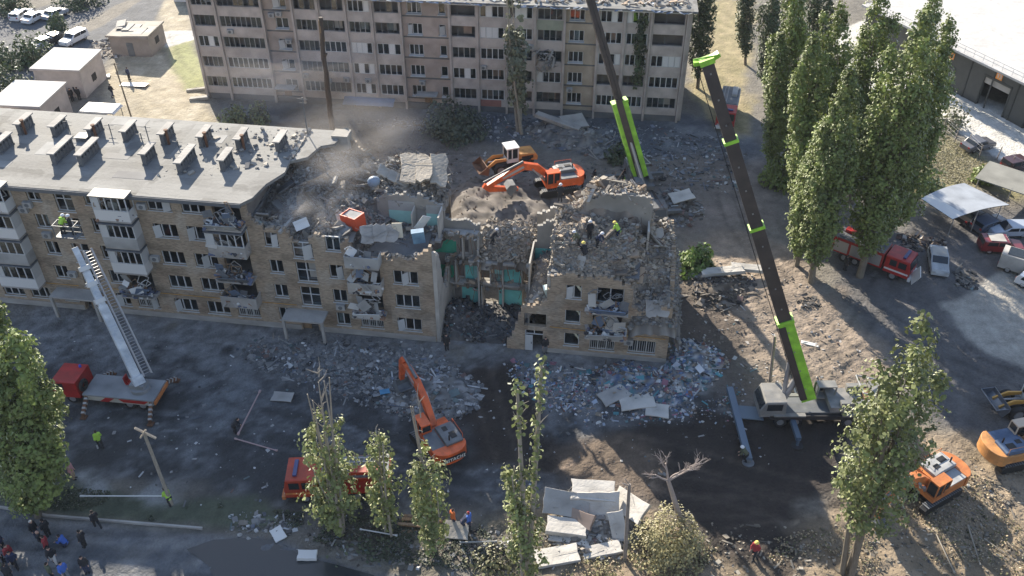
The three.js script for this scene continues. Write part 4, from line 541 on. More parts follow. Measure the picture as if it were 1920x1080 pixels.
function excavator(name, label, pos, turn, o) {
  const t = thing(name, label, 'excavator', pos, turn, null), c = o.color || M.orange, top = o.top || M.greySteel;
  const tr = o.tracks ?? 0, spin = gs => gs.map(g => { g.rotateY(tr); return g; });
  for (const z of [-1.2, 1.2]) { const k = add('track', spin([prof([[-2.2, .25], [-1.9, .03], [1.9, .03], [2.2, .25], [2.2, .65], [1.9, .9], [-1.9, .9], [-2.2, .65]], .62, .05, z)]), M.black, t); const sh = []; for (let i = 0; i < 18; i++) sh.push(bx(.12, .05, .64, -1.9 + i * .224, .925, z)); add('track_shoe', spin(sh), M.greySteel, k); }
  add('undercarriage', spin([bb(-1.2, 1.2, .4, .8, -.85, .85), cyl(.75, .75, .3, 0, .95, 0)]), M.black, t);
  add('house', [prof([[-2.3, 1.15], [1.5, 1.15], [1.5, 1.55], [.4, 1.75], [.4, 2.05], [-2.3, 2.05]], 2.8, .05)], c, t);
  const cw = add('counterweight', [(() => { const s = new THREE.Shape(); s.moveTo(-2.1, -1.42); s.lineTo(-2.35, -1.42); s.quadraticCurveTo(-3.1, -1.1, -3.1, 0); s.quadraticCurveTo(-3.1, 1.1, -2.35, 1.42); s.lineTo(-2.1, 1.42); const g = new THREE.ExtrudeGeometry(s, { depth: 1.05, bevelEnabled: true, bevelSize: .05, bevelThickness: .05, bevelSegments: 2 }); g.rotateX(-PI / 2); g.translate(0, 1.12, 0); return fixGeo(g); })()], c, t);
  if (o.text) { const g = textGeo(o.text, .34, 0, 0, 0); g.computeBoundingBox(); g.translate(-g.boundingBox.max.x / 2, 0, 0); g.rotateY(-PI / 2); g.translate(-3.22, 1.5, 0); add('lettering_band', [bx(.06, .55, 2.0, -3.15, 1.67, 0)], M.black, cw); add('lettering', [g], M.white, cw); }
  const hood = add('engine_hood', [prof([[-2.25, 2.06], [.1, 2.06], [.1, 2.32], [-.5, 2.5], [-2.1, 2.5], [-2.25, 2.4]], 1.5, .05, .55)], top, t); add('deck', [bx(2.4, .1, 1.1, -1.05, 2.1, -.8)], top, t); add('vent', [bx(.7, .05, .5, -1.5, 2.53, .7), bx(.5, .05, .4, -.6, 2.5, .4)], M.black, hood); add('exhaust', [cyl(.07, .07, .5, -1.9, 2.75, .2)], M.dark, hood);
  const rl = [rod(V(-2.1, 2.1, 1.3), V(-2.1, 2.9, 1.3), .025), rod(V(-.2, 2.1, 1.3), V(-.2, 2.9, 1.3), .025), rod(V(-2.1, 2.9, 1.3), V(-.2, 2.9, 1.3), .025)]; add('handrail', rl, c, t);
  const cab = add('cab', [bb(-.1, 1.55, 1.56, 1.7, -1.4, -.5), bb(-.05, 1.45, 2.95, 3.07, -1.38, -.52), ...[[-.02, -1.36], [-.02, -.54], [1.42, -1.36], [1.42, -.54], [.7, -1.37]].map(([x, z]) => bb(x - .05, x + .05, 1.7, 2.95, z - .04, z + .04)), bb(-.08, 0, 1.7, 2.3, -1.32, -.58)], o.cab || c, t);
  add('pane', [bb(.04, .62, 1.75, 2.9, -1.37, -1.35), bb(.78, 1.38, 1.75, 2.9, -1.37, -1.35), bb(.04, 1.38, 1.75, 2.9, -.55, -.53), bb(1.43, 1.45, 1.75, 2.9, -1.3, -.58), bb(-.05, -.03, 2.35, 2.9, -1.3, -.58)], M.carGlass, cab);
  const B = o.boom, bm = add('boom', [armGeo(B, [.55, .75, .85, .6, .45], .55)], c, t); if (o.text) add('boom_stripe', [armGeo(B.slice(2, 4), [.3, .25], .6)], M.dirtyWhite, bm);
  const S = o.stick; add('stick', [armGeo(S, [.5, .7, .34], .42)], c, t);
  for (const z of [-.42, .42]) add('cylinder', [rod(V(1.3, 1.5, z), V(lerp(B[1][0], B[2][0], .4), lerp(B[1][1], B[2][1], .4) - .1, z), .1), rod(V(1.3, 1.5, z), V(lerp(1.3, B[1][0], .5), lerp(1.5, B[1][1], .5) - .1, z), .15)], M.steel, t);
  add('cylinder', [rod(V(B[2][0], B[2][1] + .5, 0), V(S[0][0], S[0][1] + .4, 0), .1), rod(V(B[2][0], B[2][1] + .5, 0), V(lerp(B[2][0], S[0][0], .5), lerp(B[2][1], S[0][1], .5) + .45, 0), .14)], M.greySteel, t);
  if (o.bucket) { const [x, y, a, m] = o.bucket, g = [prof([[0, 0], [.55, .1], [.95, -.35], [.85, -.95], [.3, -1.2], [-.1, -1.15], [.45, -.85], [.5, -.4], [.2, -.15]], 1.3, .02), prof([[0, 0], [.55, .1], [.95, -.35], [.85, -.95], [.3, -1.2], [-.15, -1.1]], .05, 0, .64), prof([[0, 0], [.55, .1], [.95, -.35], [.85, -.95], [.3, -1.2], [-.15, -1.1]], .05, 0, -.64)]; g.forEach(q => { q.rotateZ(a); q.translate(x, y, 0); }); add('bucket', g, m || M.greySteel, t); }
  return t;
}
{
  let p = on(G(822, 838));
  excavator('excavator', 'orange crawler excavator with lettering on its back, boom raised over the yard rubble', p, heading(p, G(738, 712)), { text: 'HITACHI', tracks: .12, boom: [[.7, 1.9], [2.2, 3.6], [3.6, 4.4], [5.2, 4.6], [6.4, 4.4]], stick: [[6.2, 5.0], [6.6, 4.3], [7.2, 1.9]], bucket: [7.2, 1.9, -.9] });
  p = G(1042, 356, 3.3);
  excavator('excavator', 'orange crawler excavator with its arm folded low on the mound behind the gap', p, heading(p, G(905, 376, 3.3)), { boom: [[.7, 1.9], [2.3, 3.3], [3.8, 3.7], [6.2, 2.6], [7.9, 1.7]], stick: [[8.3, 1.9], [7.6, 1.4], [4.4, .9]], bucket: [4.6, 1.3, .9, M.greySteel], text: 'HITACHI' });
  p = on(G(1738, 925));
  excavator('excavator', 'dusty orange excavator half hidden behind the large poplar', p, heading(V(0, 0, 0), V(-.86, 0, .5)), { top: mat(.42, .42, .41, { map: T.rust }), color: M.orangeDull, boom: [[.7, 1.9], [2.1, 3.1], [3.4, 3.6], [5.2, 2.8], [6.4, 2.0]], stick: [[6.6, 2.4], [6.4, 1.8], [5.4, .6]], bucket: [5.4, .8, -.2] });
  p = on(G(1895, 858));
  excavator('excavator', 'tan orange excavator with a blue grey deck cut off by the frame', p, heading(p, G(1990, 838)), { color: mat(.58, .27, .09, { roughness: .5, map: T.rust }), top: mat(.10, .15, .24, { map: T.rust }), cab: mat(.5, .40, .3), boom: [[.7, 1.9], [2.2, 3.3], [3.6, 3.9], [5.2, 3.4], [6.4, 2.6]], stick: [[6.4, 3.1], [6.4, 2.6], [6.8, .8]], bucket: [6.8, .8, -.6] });
}
function wheelLoader(label, pos, turn, o) {
  const t = thing('wheel_loader', label, 'wheel loader', pos, turn);
  for (const x of [1.45, -1.55]) for (const z of [-1.05, 1.05]) wheelOn(t, x, z, .8, .6);
  add('chassis', [bb(-2.8, -.2, .7, 1.3, -.6, .6), bb(-.1, 2.2, .6, 1.2, -.5, .5), cyl(.25, .25, 1, -.15, .95, 0)], M.black, t);
  const hd = add('hood', [prof([[-3.1, 1.2], [-3.2, 1.7], [-2.9, 2.15], [-.9, 2.3], [-.9, 1.31], [-2.4, 1.31]], 1.9, .08)], o.color, t); add('vent', [bb(-2.6, -1.2, 1.6, 2.0, .955, .97), bb(-2.6, -1.2, 1.6, 2.0, -.97, -.955)], M.black, hd); addEach('fender', [bx(1.3, .08, .5, -1.55, 1.68, 1.1), bx(1.3, .08, .5, -1.55, 1.68, -1.1)], M.black, t);
  const cb = add('cab', [bb(-.88, .5, 1.3, 1.75, -.75, .75), bb(-.95, .6, 3.05, 3.2, -.85, .85), ...[[-.83, .7], [-.83, -.7], [.45, .7], [.45, -.7], [-.1, .71], [-.1, -.71]].map(([x, z]) => bb(x - .06, x + .06, 1.75, 3.05, z - .05, z + .05))], M.white, t); add('pane', [bb(-.75, .38, 1.8, 3.03, .69, .71), bb(-.75, .38, 1.8, 3.03, -.71, -.69), bb(.43, .45, 1.8, 3.03, -.63, .63), bb(-.84, -.82, 1.8, 3.03, -.63, .63)], M.carGlass, cb);
  for (const z of [-.55, .55]) add('lift_arm', [armGeo([[.55, 1.7], [1.8, 1.75], [3.0, .7 + o.lift]], [.3, .45, .3], .18, z)], o.color, t); add('cylinder', [rod(V(.7, 1.5, 0), V(2.6, 1.3 + o.lift * .6, 0), .1), rod(V(.6, 1.3, .3), V(2.0, 1.3, .3), .09)], M.steel, t);
  const g = [prof([[0, 0], [.15, .75], [.5, 1.05], [.62, 1.0], [.3, .7], [.25, .12], [1.2, .02], [1.2, -.05]], 2.7, .01), prof([[0, 0], [.15, .75], [.5, 1.05], [1.2, 0]], .05, 0, 1.33), prof([[0, 0], [.15, .75], [.5, 1.05], [1.2, 0]], .05, 0, -1.33)]; g.forEach(q => { q.rotateZ(o.tilt); q.translate(3.0, .25 + o.lift, 0); }); add('bucket', g, o.bucket || M.greySteel, t);
}
{ let p = G(955, 318, 3.2); wheelLoader('tan orange wheel loader with a white cab on the mound behind the block', p, heading(p, G(880, 332, 3.2)), { color: mat(.60, .28, .08, { map: T.rust }), lift: .25, tilt: .4, bucket: M.rust }); p = on(G(1920, 770)); wheelLoader('yellow wheel loader with a raised steel bucket at the right edge', p, heading(p, G(1840, 775)), { color: M.yellow, lift: .5, tilt: .9, bucket: mat(.2, .22, .25, { roughness: .4, metalness: .5, map: T.rust }) }); }

// ---- mobile cranes
function crane(label, pos, turn, tip, o = {}) {
  const t = thing('mobile_crane', label, 'mobile crane', pos, turn), body = o.body || mat(.25, .245, .23, { map: T.rust, roughness: .55 });
  add('chassis', [bb(-6, 5.2, .9, 1.35, -1.25, 1.25)], M.dark, t); for (const x of [4.2, 2.9, -1.6, -2.9, -4.6]) for (const z of [-1.1, 1.1]) wheelOn(t, x, z, .58, .42);
  addEach('fender', [bb(2.2, 4.9, 1.38, 1.5, 1.0, 1.4), bb(2.2, 4.9, 1.38, 1.5, -1.4, -1.0), bb(-5.4, -.9, 1.38, 1.6, .95, 1.4), bb(-5.4, -.9, 1.38, 1.6, -1.4, -.95)], body, t); add('green_panel', [bb(-5.2, -2.9, .95, 1.34, 1.26, 1.33), bb(.5, 2.1, .95, 1.5, 1.26, 1.33)], M.lime, t);
  const cab = add('cab', [prof([[3.9, 1.2], [6.1, 1.2], [6.15, 1.9], [5.7, 2.9], [4.0, 2.95]], 2.5, .08)], body, t); add('pane', [bb(4.3, 5.6, 2.0, 2.7, 1.252, 1.27), bb(4.3, 5.6, 2.0, 2.7, -1.27, -1.252), (() => { const g = bx(.04, .8, 2.1, 0, 0, 0, 0, 0, .42); g.translate(5.98, 2.35, 0); return g; })()], M.carGlass, cab);
  add('deck', [bb(-5.8, 3.8, 1.36, 1.46, -.92, .92)], M.greySteel, t); add('slewing_ring', [cyl(.9, .9, .3, -1.4, 1.6, 0)], M.dark, t);
  const sup = add('superstructure', [bb(-4.2, .2, 1.78, 2.3, -1.2, 1.2), bb(-4.6, -3.4, 2.31, 3.1, -1.25, 1.25), bb(-3.3, -1.6, 2.31, 2.9, .75, 1.2), bb(-3.3, -.6, 2.31, 2.8, -1.2, -.75)], body, t); add('counterweight', [bb(-5.3, -4.62, 1.6, 2.9, -1.25, 1.25)], M.darkConc, sup); add('hoist_drum', [cyl(.35, .35, 1, -3.1, 2.6, 0, PI / 2)], M.rust, sup); add('frame', [rod(V(-5.2, 3.1, -1.1), V(-2.2, 3.9, -1.1), .07), rod(V(-5.2, 3.1, 1.1), V(-2.2, 3.9, 1.1), .07), rod(V(-2.2, 3.9, -1.1), V(-2.2, 3.9, 1.1), .07), rod(V(-5.2, 3.1, -1.1), V(-5.2, 3.1, 1.1), .07)], M.dirtyWhite, sup);
  const oc = add('operator_cab', [bb(-.6, 1.2, 1.8, 2.0, .35, 1.2), bb(-.6, 1.0, 3.1, 3.2, .35, 1.2), ...[[-.55, .4], [-.55, 1.15], [.95, .4], [1.05, 1.15]].map(([x, z]) => bb(x - .05, x + .05, 2.0, 3.1, z - .05, z + .05))], body, t); add('pane', [bb(-.5, 1, 2.02, 3.08, 1.13, 1.15), bb(1, 1.02, 2.02, 3.08, .45, 1.1)], M.carGlass, oc);
  for (const [x, z0, z1] of o.rig || [[3.4, 1.3, 5.4], [3.4, -1.3, -3.6], [-4.9, 1.3, 3.6], [-4.9, -1.3, -3.6]]) { const q = add('outrigger', [bx(.42, .36, Math.abs(z1 - z0), x, .82, (z0 + z1) / 2), cyl(.12, .12, .8, x, .45, z1)], o.rigMat || M.greySteel, t); add('float_pad', [cyl(.5, .5, .12, x, .07, z1)], M.dark, q); }
  // the boom, telescoped in steps, in the crane's own axes
  const inv = new THREE.Matrix4().makeRotationY(-turn), a = V(o.root ?? -2.0, 2.4, 0), b = tip.clone().sub(pos).applyMatrix4(inv), at = k => a.clone().lerp(b, k), side = V(0, 0, 1);
  const secs = o.secs || [[0, .27, 1.1, 1.25, M.lime], [.27, .56, .92, 1.05, M.boom], [.56, .80, .86, .95, M.boom], [.80, 1, .78, .86, M.boom]], upv = V(0, 0, 0).crossVectors(side, b.clone().sub(a).normalize());
  for (const [k0, k1, w, h, m] of secs) { const q = add('boom', [bar(at(k0), at(k1), w, h, upv)], m, t); add('collar', [bar(at(k1 - .006), at(k1 + .002), w + .14, h + .14, upv)], M.lime, q); const dots = []; for (let k = k0 + .04; k < k1; k += .065) for (const s of [-1, 1]) dots.push(bar(at(k).addScaledVector(side, 0), at(k + .004), w + .06, .12, upv)); add('guide_pad', dots, M.dirtyWhite, q);
    if (m === M.lime && o.strip === 'under') add('boom_underside', [bar(at(k0 + .01).addScaledVector(upv, -h * .5 - .03), at(k1 - .01).addScaledVector(upv, -h * .5 - .03), w * 1.02, .08, upv), bar(at(k0 + .01).addScaledVector(upv, -h * .3).add(V(0, 0, -w / 2 - .02)), at(k1 - .01).addScaledVector(upv, -h * .3).add(V(0, 0, -w / 2 - .02)), .05, h * .42, upv)], M.boom, q);
    if (m === M.lime && o.strip === 'front') { const fz = V(0, 0, 1).applyMatrix4(inv), dirv = b.clone().sub(a).normalize(); fz.addScaledVector(dirv, -fz.dot(dirv)).normalize(); add('boom_slot', [bar(at(k0 + .005).addScaledVector(fz, .66), at(k1 + .01).addScaledVector(fz, .66), .72, .2, fz), bar(at(k0 + .005).addScaledVector(fz, .1), at(k1 - .05).addScaledVector(fz, .1), .74, 1.25, fz)], M.boom, q); } }
  const head = add('boom_head', [bar(at(.994), at(1.006), 1.0, 1.05, upv), bar(at(1.0).addScaledVector(upv, .3), at(1.006).addScaledVector(upv, .95), .5, .32, V(0, 1, 0)), bar(at(1.0).addScaledVector(upv, -.3), at(1.004).addScaledVector(upv, -.9), .45, .28, V(0, 1, 0)), rod(at(1.0).addScaledVector(upv, .9).add(V(0, .25, -.3)), at(1.004).addScaledVector(upv, -.9).add(V(0, .15, .3)), .06)], M.lime, t);
  add('lift_cylinder', [rod(V(a.x + 2.1, 2.0, 0), at(.2).addScaledVector(upv, .3), .2), rod(V(a.x + 2.1, 2.0, 0), at(.11).addScaledVector(upv, .6).lerp(V(a.x + 2.1, 2, 0), .3), .28)], M.steel, t); add('cable', [rod(at(.02).addScaledVector(upv, -.75), at(1.0).addScaledVector(upv, -.75), .03, .03, 4)], M.dark, t);
  return t;
}
{
  const p = on(G(1545, 782)), tip = V(13.5, 31.2, -60);
  crane('mobile crane by the large poplar, its lime and dark brown boom rising over the yard', p, PI, tip, { root: 1.9, strip: 'under', rig: [[3.2, -1.3, -3.4], [-4.9, -1.3, -3.4], [1.9, 1.3, 3.4]], rigMat: mat(.07, .1, .14, { roughness: .55 }) });
  // long outrigger beam lying out towards the yard
  const a = G(1368, 728, .5), b = G(1404, 862, .4), o = thing('outrigger_beam', 'long blue grey steel outrigger beam reaching into the dark yard', 'steel beam'); add('beam', [bar(a, b, .55, .42)], mat(.10, .14, .19, { roughness: .5 }), o); add('foot', [cyl(.16, .16, .4, b.x, .22, b.z), cyl(.5, .5, .1, b.x, .06, b.z)], M.greySteel, o); add('cross_beam', [bar(G(1380, 772, .45), G(1430, 776, .45), 1.5, .12)], mat(.13, .17, .21), o);
  const q = V(15.2, 0, -90.5); crane('mobile crane behind the right remnant, lime green boom base and dark upper boom', q, -PI / 2 + .12, (() => { const z = -97, h = 40; return V(xAt(1006, z, h), h, z); })(), { body: M.darkConc, strip: 'front', secs: [[0, .24, 1.7, 1.2, M.lime], [.24, .62, .82, .95, M.boom], [.62, 1, .72, .86, M.boom]] });
}
// ---- trucks
function ladderTruck() {
  const f = G(138, 738), r = G(282, 752), p = on(f.clone().add(r).multiplyScalar(.5)), turn = heading(r, f), t = thing('ladder_truck', 'red turntable ladder truck with its long white ladder raised to the facade', 'fire engine', p, turn);
  const grey = mat(.30, .31, .32, { map: T.noise }), wht = mat(.52, .5, .44, { map: T.noise });
  for (const [x, w] of [[2.9, .3], [-2.4, .34], [-3.6, .34]]) for (const z of [-1.05, 1.05]) wheelOn(t, x, z, .55, w);
  add('chassis', [bb(-4.6, 4, .6, .95, -.5, .5)], M.dark, t);
  add('bed', [bb(-4.8, 1.7, 1.25, 1.4, -1.3, 1.3)], grey, t); const sk = add('side_locker', [bb(-4.7, 1.6, .75, 1.248, 1.05, 1.28), bb(-4.7, 1.6, .75, 1.248, -1.28, -1.05)], wht, t); for (const s of [-1, 1]) add('red_stripe', [prof([[-.6, .76], [.2, .76], [-.4, 1.24], [-1.2, 1.24]], .04, 0, s * 1.3), prof([[-3.9, .9], [-2, .9], [-1.6, 1.24], [-4.3, 1.24]], .04, 0, s * 1.3)], M.red, sk);
  const cab = add('cab', [prof([[2.0, .75], [4.5, .75], [4.55, 1.5], [4.3, 2.55], [2.05, 2.6]], 2.45, .09)], M.red, t); add('pane', [bb(3.3, 4.15, 1.65, 2.35, 1.226, 1.245), bb(3.3, 4.15, 1.65, 2.35, -1.245, -1.226), bx(.04, .8, 2.1, 4.45, 1.98, 0, 0, 0, .22)], M.carGlass, cab); add('door_panel', [bb(2.25, 2.75, .9, 1.7, 1.226, 1.25)], M.dirtyWhite, cab); add('bumper', [bb(4.5, 4.75, .55, .85, -1.2, 1.2)], M.white, cab); add('beacon', [cyl(.12, .1, .2, 2.6, 2.72, .8)], mat(.05, .1, .5), cab);
  add('spare_wheel', [(() => { const g = new THREE.TorusGeometry(.42, .17, 8, 18); g.rotateY(PI / 2); g.translate(1.75, 1.9, -.65); return fixGeo(g); })()], M.tyre, t);
  const stripe = () => pick([M.red, M.red]); for (const [x, s] of [[1.4, 1], [1.4, -1], [-4.5, 1], [-4.5, -1]]) { const a = V(x, 1.1, s * 1.2), b = V(x - (x > 0 ? .2 : .4), .35, s * 2.7); const q = add('outrigger', [bar(a, b, .26, .3), bar(b, b.clone().setY(.05), .2, .2, V(1, 0, 0)), bx(.5, .1, .5, b.x, .06, b.z)], M.rust, t); for (let k = .1; k < .9; k += .25) add('white_band', [bar(a.clone().lerp(b, k), a.clone().lerp(b, k + .1), .29, .33)], M.dirtyWhite, q); }
  add('rear_bar', [bx(.12, .35, 2.6, -4.9, 1.1, 0), ...[-1, -.5, 0, .5, 1].map(z => bx(.14, .36, .16, -4.91, 1.1, z, .5))], M.orangeDull, t);
  // turntable, seat and the ladder
  add('turntable', [cyl(.85, .85, .35, -3.1, 1.58, 0), bb(-3.7, -2.4, 1.76, 2.2, -.5, .5)], grey, t); add('control_seat', [bb(-2.3, -1.7, 1.6, 1.75, .1, .7), bx(.1, .7, .6, -1.68, 2.05, .4, 0, 0, -.1)], M.red, t);
  const inv = new THREE.Matrix4().makeRotationY(-turn), A = V(-3.1, 2.3, 0), tipW = G(136, 456, 13.6), Bq = tipW.clone().sub(p).applyMatrix4(inv), at = k => A.clone().lerp(Bq, k), f3 = Bq.clone().sub(A).normalize(), sd = V(0, 0, 0).crossVectors(f3, V(0, 1, 0)).normalize(), up = V(0, 0, 0).crossVectors(sd, f3);
  const lb = mat(.62, .66, .70, { roughness: .5, map: T.rust });
  add('ladder_boom', [bar(at(0), at(.56), .72, .6, up), bar(at(.56), at(.8), .58, .5, up), bar(at(.8), at(.97), .46, .4, up), bar(at(-.02), at(.04), .95, .85, up)], lb, t);
  const rails = [], o = sd.clone().multiplyScalar(.95); const sg = tipW.x < p.x ? 1 : 1; for (const s of [.55, 1.25]) rails.push(bar(at(.02).addScaledVector(sd, s).addScaledVector(up, .1), at(.93).addScaledVector(sd, s * .9).addScaledVector(up, .1), .11, .15, up)); for (const s of [.55, 1.25]) rails.push(bar(at(.02).addScaledVector(sd, s).addScaledVector(up, .5), at(.93).addScaledVector(sd, s * .9).addScaledVector(up, .45), .07, .08, up)); const lad = add('ladder_rail', rails, M.steel, t); for (let k = .03; k < .93; k += .0215) add('rung', [rod(at(k).addScaledVector(sd, .55).addScaledVector(up, .1), at(k).addScaledVector(sd, 1.22).addScaledVector(up, .1), .04, .04, 4)], M.steel, lad);
  for (const k of [.58, .7, .81]) add('guide_block', [bar(at(k), at(k + .03), .85, .7, up)], M.white, t);
  const c = Bq.clone().addScaledVector(f3, .6); c.y += .2; const bk = add('basket', [bx(1.9, .1, 1.0, c.x, c.y - .05, c.z), ...[[-.9, -.45], [-.9, .45], [.9, -.45], [.9, .45]].map(([x, z]) => bx(.06, 1.1, .06, c.x + x, c.y + .55, c.z + z)), bx(1.9, .06, .06, c.x, c.y + 1.1, c.z - .45), bx(1.9, .06, .06, c.x, c.y + 1.1, c.z + .45), bx(1.86, .45, .04, c.x, c.y + .25, c.z + .48), bx(.06, .06, .9, c.x - .9, c.y + 1.1, c.z), bx(.06, .06, .9, c.x + .9, c.y + 1.1, c.z)], M.greySteel, t);
  return c.clone().applyMatrix4(new THREE.Matrix4().makeRotationY(turn)).add(p);
}
const basketAt = ladderTruck();
function fireTruck(label, pos, turn, o = {}) {
  const t = thing('fire_engine', label, 'fire engine', pos, turn), c = o.color || M.red;
  for (const x of [2.6, -1.4, -2.6]) for (const z of [-1.05, 1.05]) wheelOn(t, x, z, .55, .32);
  add('chassis', [bb(-4, 3.9, .6, .95, -.55, .55)], M.dark, t); const cab = add('cab', [prof([[1.5, .8], [4.1, .8], [4.15, 1.7], [3.9, 2.8], [1.5, 2.8]], 2.45, .09)], c, t); add('pane', [bb(2.0, 2.7, 1.8, 2.5, 1.226, 1.245), bb(2.9, 3.7, 1.8, 2.5, 1.226, 1.245), bb(2.0, 2.7, 1.8, 2.5, -1.245, -1.226), bb(2.9, 3.7, 1.8, 2.5, -1.245, -1.226), bx(.04, .9, 2.1, 4.06, 2.2, 0, 0, 0, .22)], M.carGlass, cab); add('stripe', [bb(1.6, 4.05, 1.2, 1.4, 1.226, 1.24), bb(1.6, 4.05, 1.2, 1.4, -1.24, -1.226)], o.trim || M.white, cab); add('bumper', [bb(4.12, 4.4,   .6, .95, -1.2, 1.2)], o.trim || M.white, cab); for (const z of [-.85, .85]) add('headlight', [bx(.05, .18, .28, 4.18, 1.1, z)], M.dirtyWhite, cab); add('beacon_bar', [bx(.3, .16, 1.6, 3.2, 2.9, 0)], mat(.03, .05, .16, { roughness: .4 }), cab);
  const b = add('body', [bb(-4.1, 1.3, .98, 2.7, -1.2, 1.2)], o.body || c, t); for (const s of [-1, 1]) for (let i = 0; i < 3; i++) add('roller_shutter', [bb(-3.9 + i * 1.75, -2.4 + i * 1.75, 1.15, 2.45, s * 1.202, s * 1.23)], o.shutter || M.steel, b); add('roof_deck', [bb(-4, 1.2, 2.702, 2.78, -1.1, 1.1)], M.greySteel, b); add('ladder', [bb(-3.8, .9, 2.85, 2.92, .3, .36), bb(-3.8, .9, 2.85, 2.92, .74, .8), ...Array.from({ length: 12 }, (_, i) => bb(-3.6 + i * .38, -3.55 + i * .38, 2.86, 2.91, .361, .739))], M.steel, b); add('hose_box', [bb(-3.5, -1, 2.782, 3.1, -.9, -.2)], o.body || c, b);
  if (o.hood) { const q = add('raised_panel', [bx(.08, 1.5, 1.4, 4.75, 1.5, .9, .35, .4, -.5)], M.white, t); add('dark_inset', [bx(.1, 1.1, 1.0, 4.78, 1.5, .9, .35, .4, -.5)], M.greySteel, q); }
  return t;
}
{
  let p = on(G(640, 920)); fireTruck('red orange tanker truck parked behind the young poplars in the yard', p, heading(p, G(545, 924)), { color: mat(.42, .045, .018, { roughness: .5, map: T.rust }), shutter: M.red, trim: M.orangeDull });
  p = on(G(1632, 498)); fireTruck('red fire truck between the tall poplars with a white panel swung open', p, heading(p, G(1690, 520)), { hood: 1 });
  p = on(G(1362, 222)); fireTruck('fire truck with a white and silver body seen behind the crane boom', p, heading(G(1366, 190), G(1354, 245)), { body: M.dirtyWhite });
}
// ---- cars
function car(name, label, cat, pos, turn, o) {
  const t = thing(name, label, cat, pos, turn), L = o.l || 4.4, w = o.w || 1.8, P = { sedan: [[-.5, .3], [-.5, .85], [-.36, .95], [-.25, 1.4], [.07, 1.42], [.22, .98], [.47, .82], [.5, .55], [.5, .3]], suv: [[-.5, .35], [-.5, 1.0], [-.46, 1.6], [-.1, 1.68], [.1, 1.62], [.24, 1.08], [.47, .95], [.5, .6], [.5, .35]], hatch: [[-.5, .3], [-.5, .9], [-.44, 1.38], [.02, 1.46], [.22, .98], [.46, .84], [.5, .55], [.5, .3]], van: [[-.5, .4], [-.5, 2.1], [.2, 2.15], [.34, 1.35], [.48, 1.1], [.5, .4]] }[o.type || 'sedan'].map(([x, y]) => [x * L, y]);
  const b = add('body', [prof(P, w, .09)], o.mat, t), hi = Math.max(...P.map(q => q[1])), W = o.type === 'van' ? [.2, .3] : [-.44, .18];
  const x0 = { sedan: -.33, suv: -.46, hatch: -.44, van: .06 }[o.type || 'sedan'] * L, x1 = { sedan: .15, suv: .16, hatch: .14, van: .28 }[o.type || 'sedan'] * L, lo = hi * .66, sl = L * .05;
  const side = z => [prof([[x0 + sl, lo], [x0 + sl * 1.8, hi - .12], [(x0 + x1) / 2 - .06, hi - .1], [(x0 + x1) / 2 - .06, lo]], .02, 0, z), prof([[(x0 + x1) / 2 + .06, lo], [(x0 + x1) / 2 + .06, hi - .1], [x1 - sl * 1.3, hi - .13], [x1, lo]], .02, 0, z)];
  for (const s of [-1, 1]) add('side_window', side(s * (w / 2 + .006)), M.carGlass, b);
  const ws = P.findIndex((q, i) => i > 2 && q[1] < P[i - 1][1] - .3), A = P[ws - 1], Bp = P[ws], mid = [(A[0] + Bp[0]) / 2, (A[1] + Bp[1]) / 2], ang = Math.atan2(A[1] - Bp[1], A[0] - Bp[0]); add('windscreen', [bx(Math.hypot(A[0] - Bp[0], A[1] - Bp[1]) * .82, .03, w * .84, mid[0] + .005, mid[1] + .01, 0, 0, 0, ang)], M.carGlass, b);
  const R0 = P[o.type === 'sedan' || !o.type ? 2 : 1], R1 = P[o.type === 'sedan' || !o.type ? 3 : 2]; add('rear_window', [bx(Math.hypot(R0[0] - R1[0], R0[1] - R1[1]) * .7, .03, w * .8, (R0[0] + R1[0]) / 2 - .015, (R0[1] + R1[1]) / 2 + .04, 0, 0, 0, Math.atan2(R1[1] - R0[1], R1[0] - R0[0]))], M.carGlass, b);
  for (const x of [L * .31, -L * .3]) for (const z of [-w / 2 + .1, w / 2 - .1]) wheelOn(t, x, z, o.type === 'sedan' || o.type === 'hatch' || !o.type ? .32 : .38, .22);
  for (const z of [-w * .36, w * .36]) { add('headlight', [bx(.05, .14, .34, L / 2 + .0, P[P.length - 2][1] + .12, z)], M.dirtyWhite, b); add('tail_light', [bx(.05, .2, .26, -L / 2 + .0, .8, z)], M.red, b); }
  if (o.roof) add('roof_panel', [bx(L * .36, .03, w * .8, -L * .16, hi + .012, 0)], o.roof, b);
  return t;
}
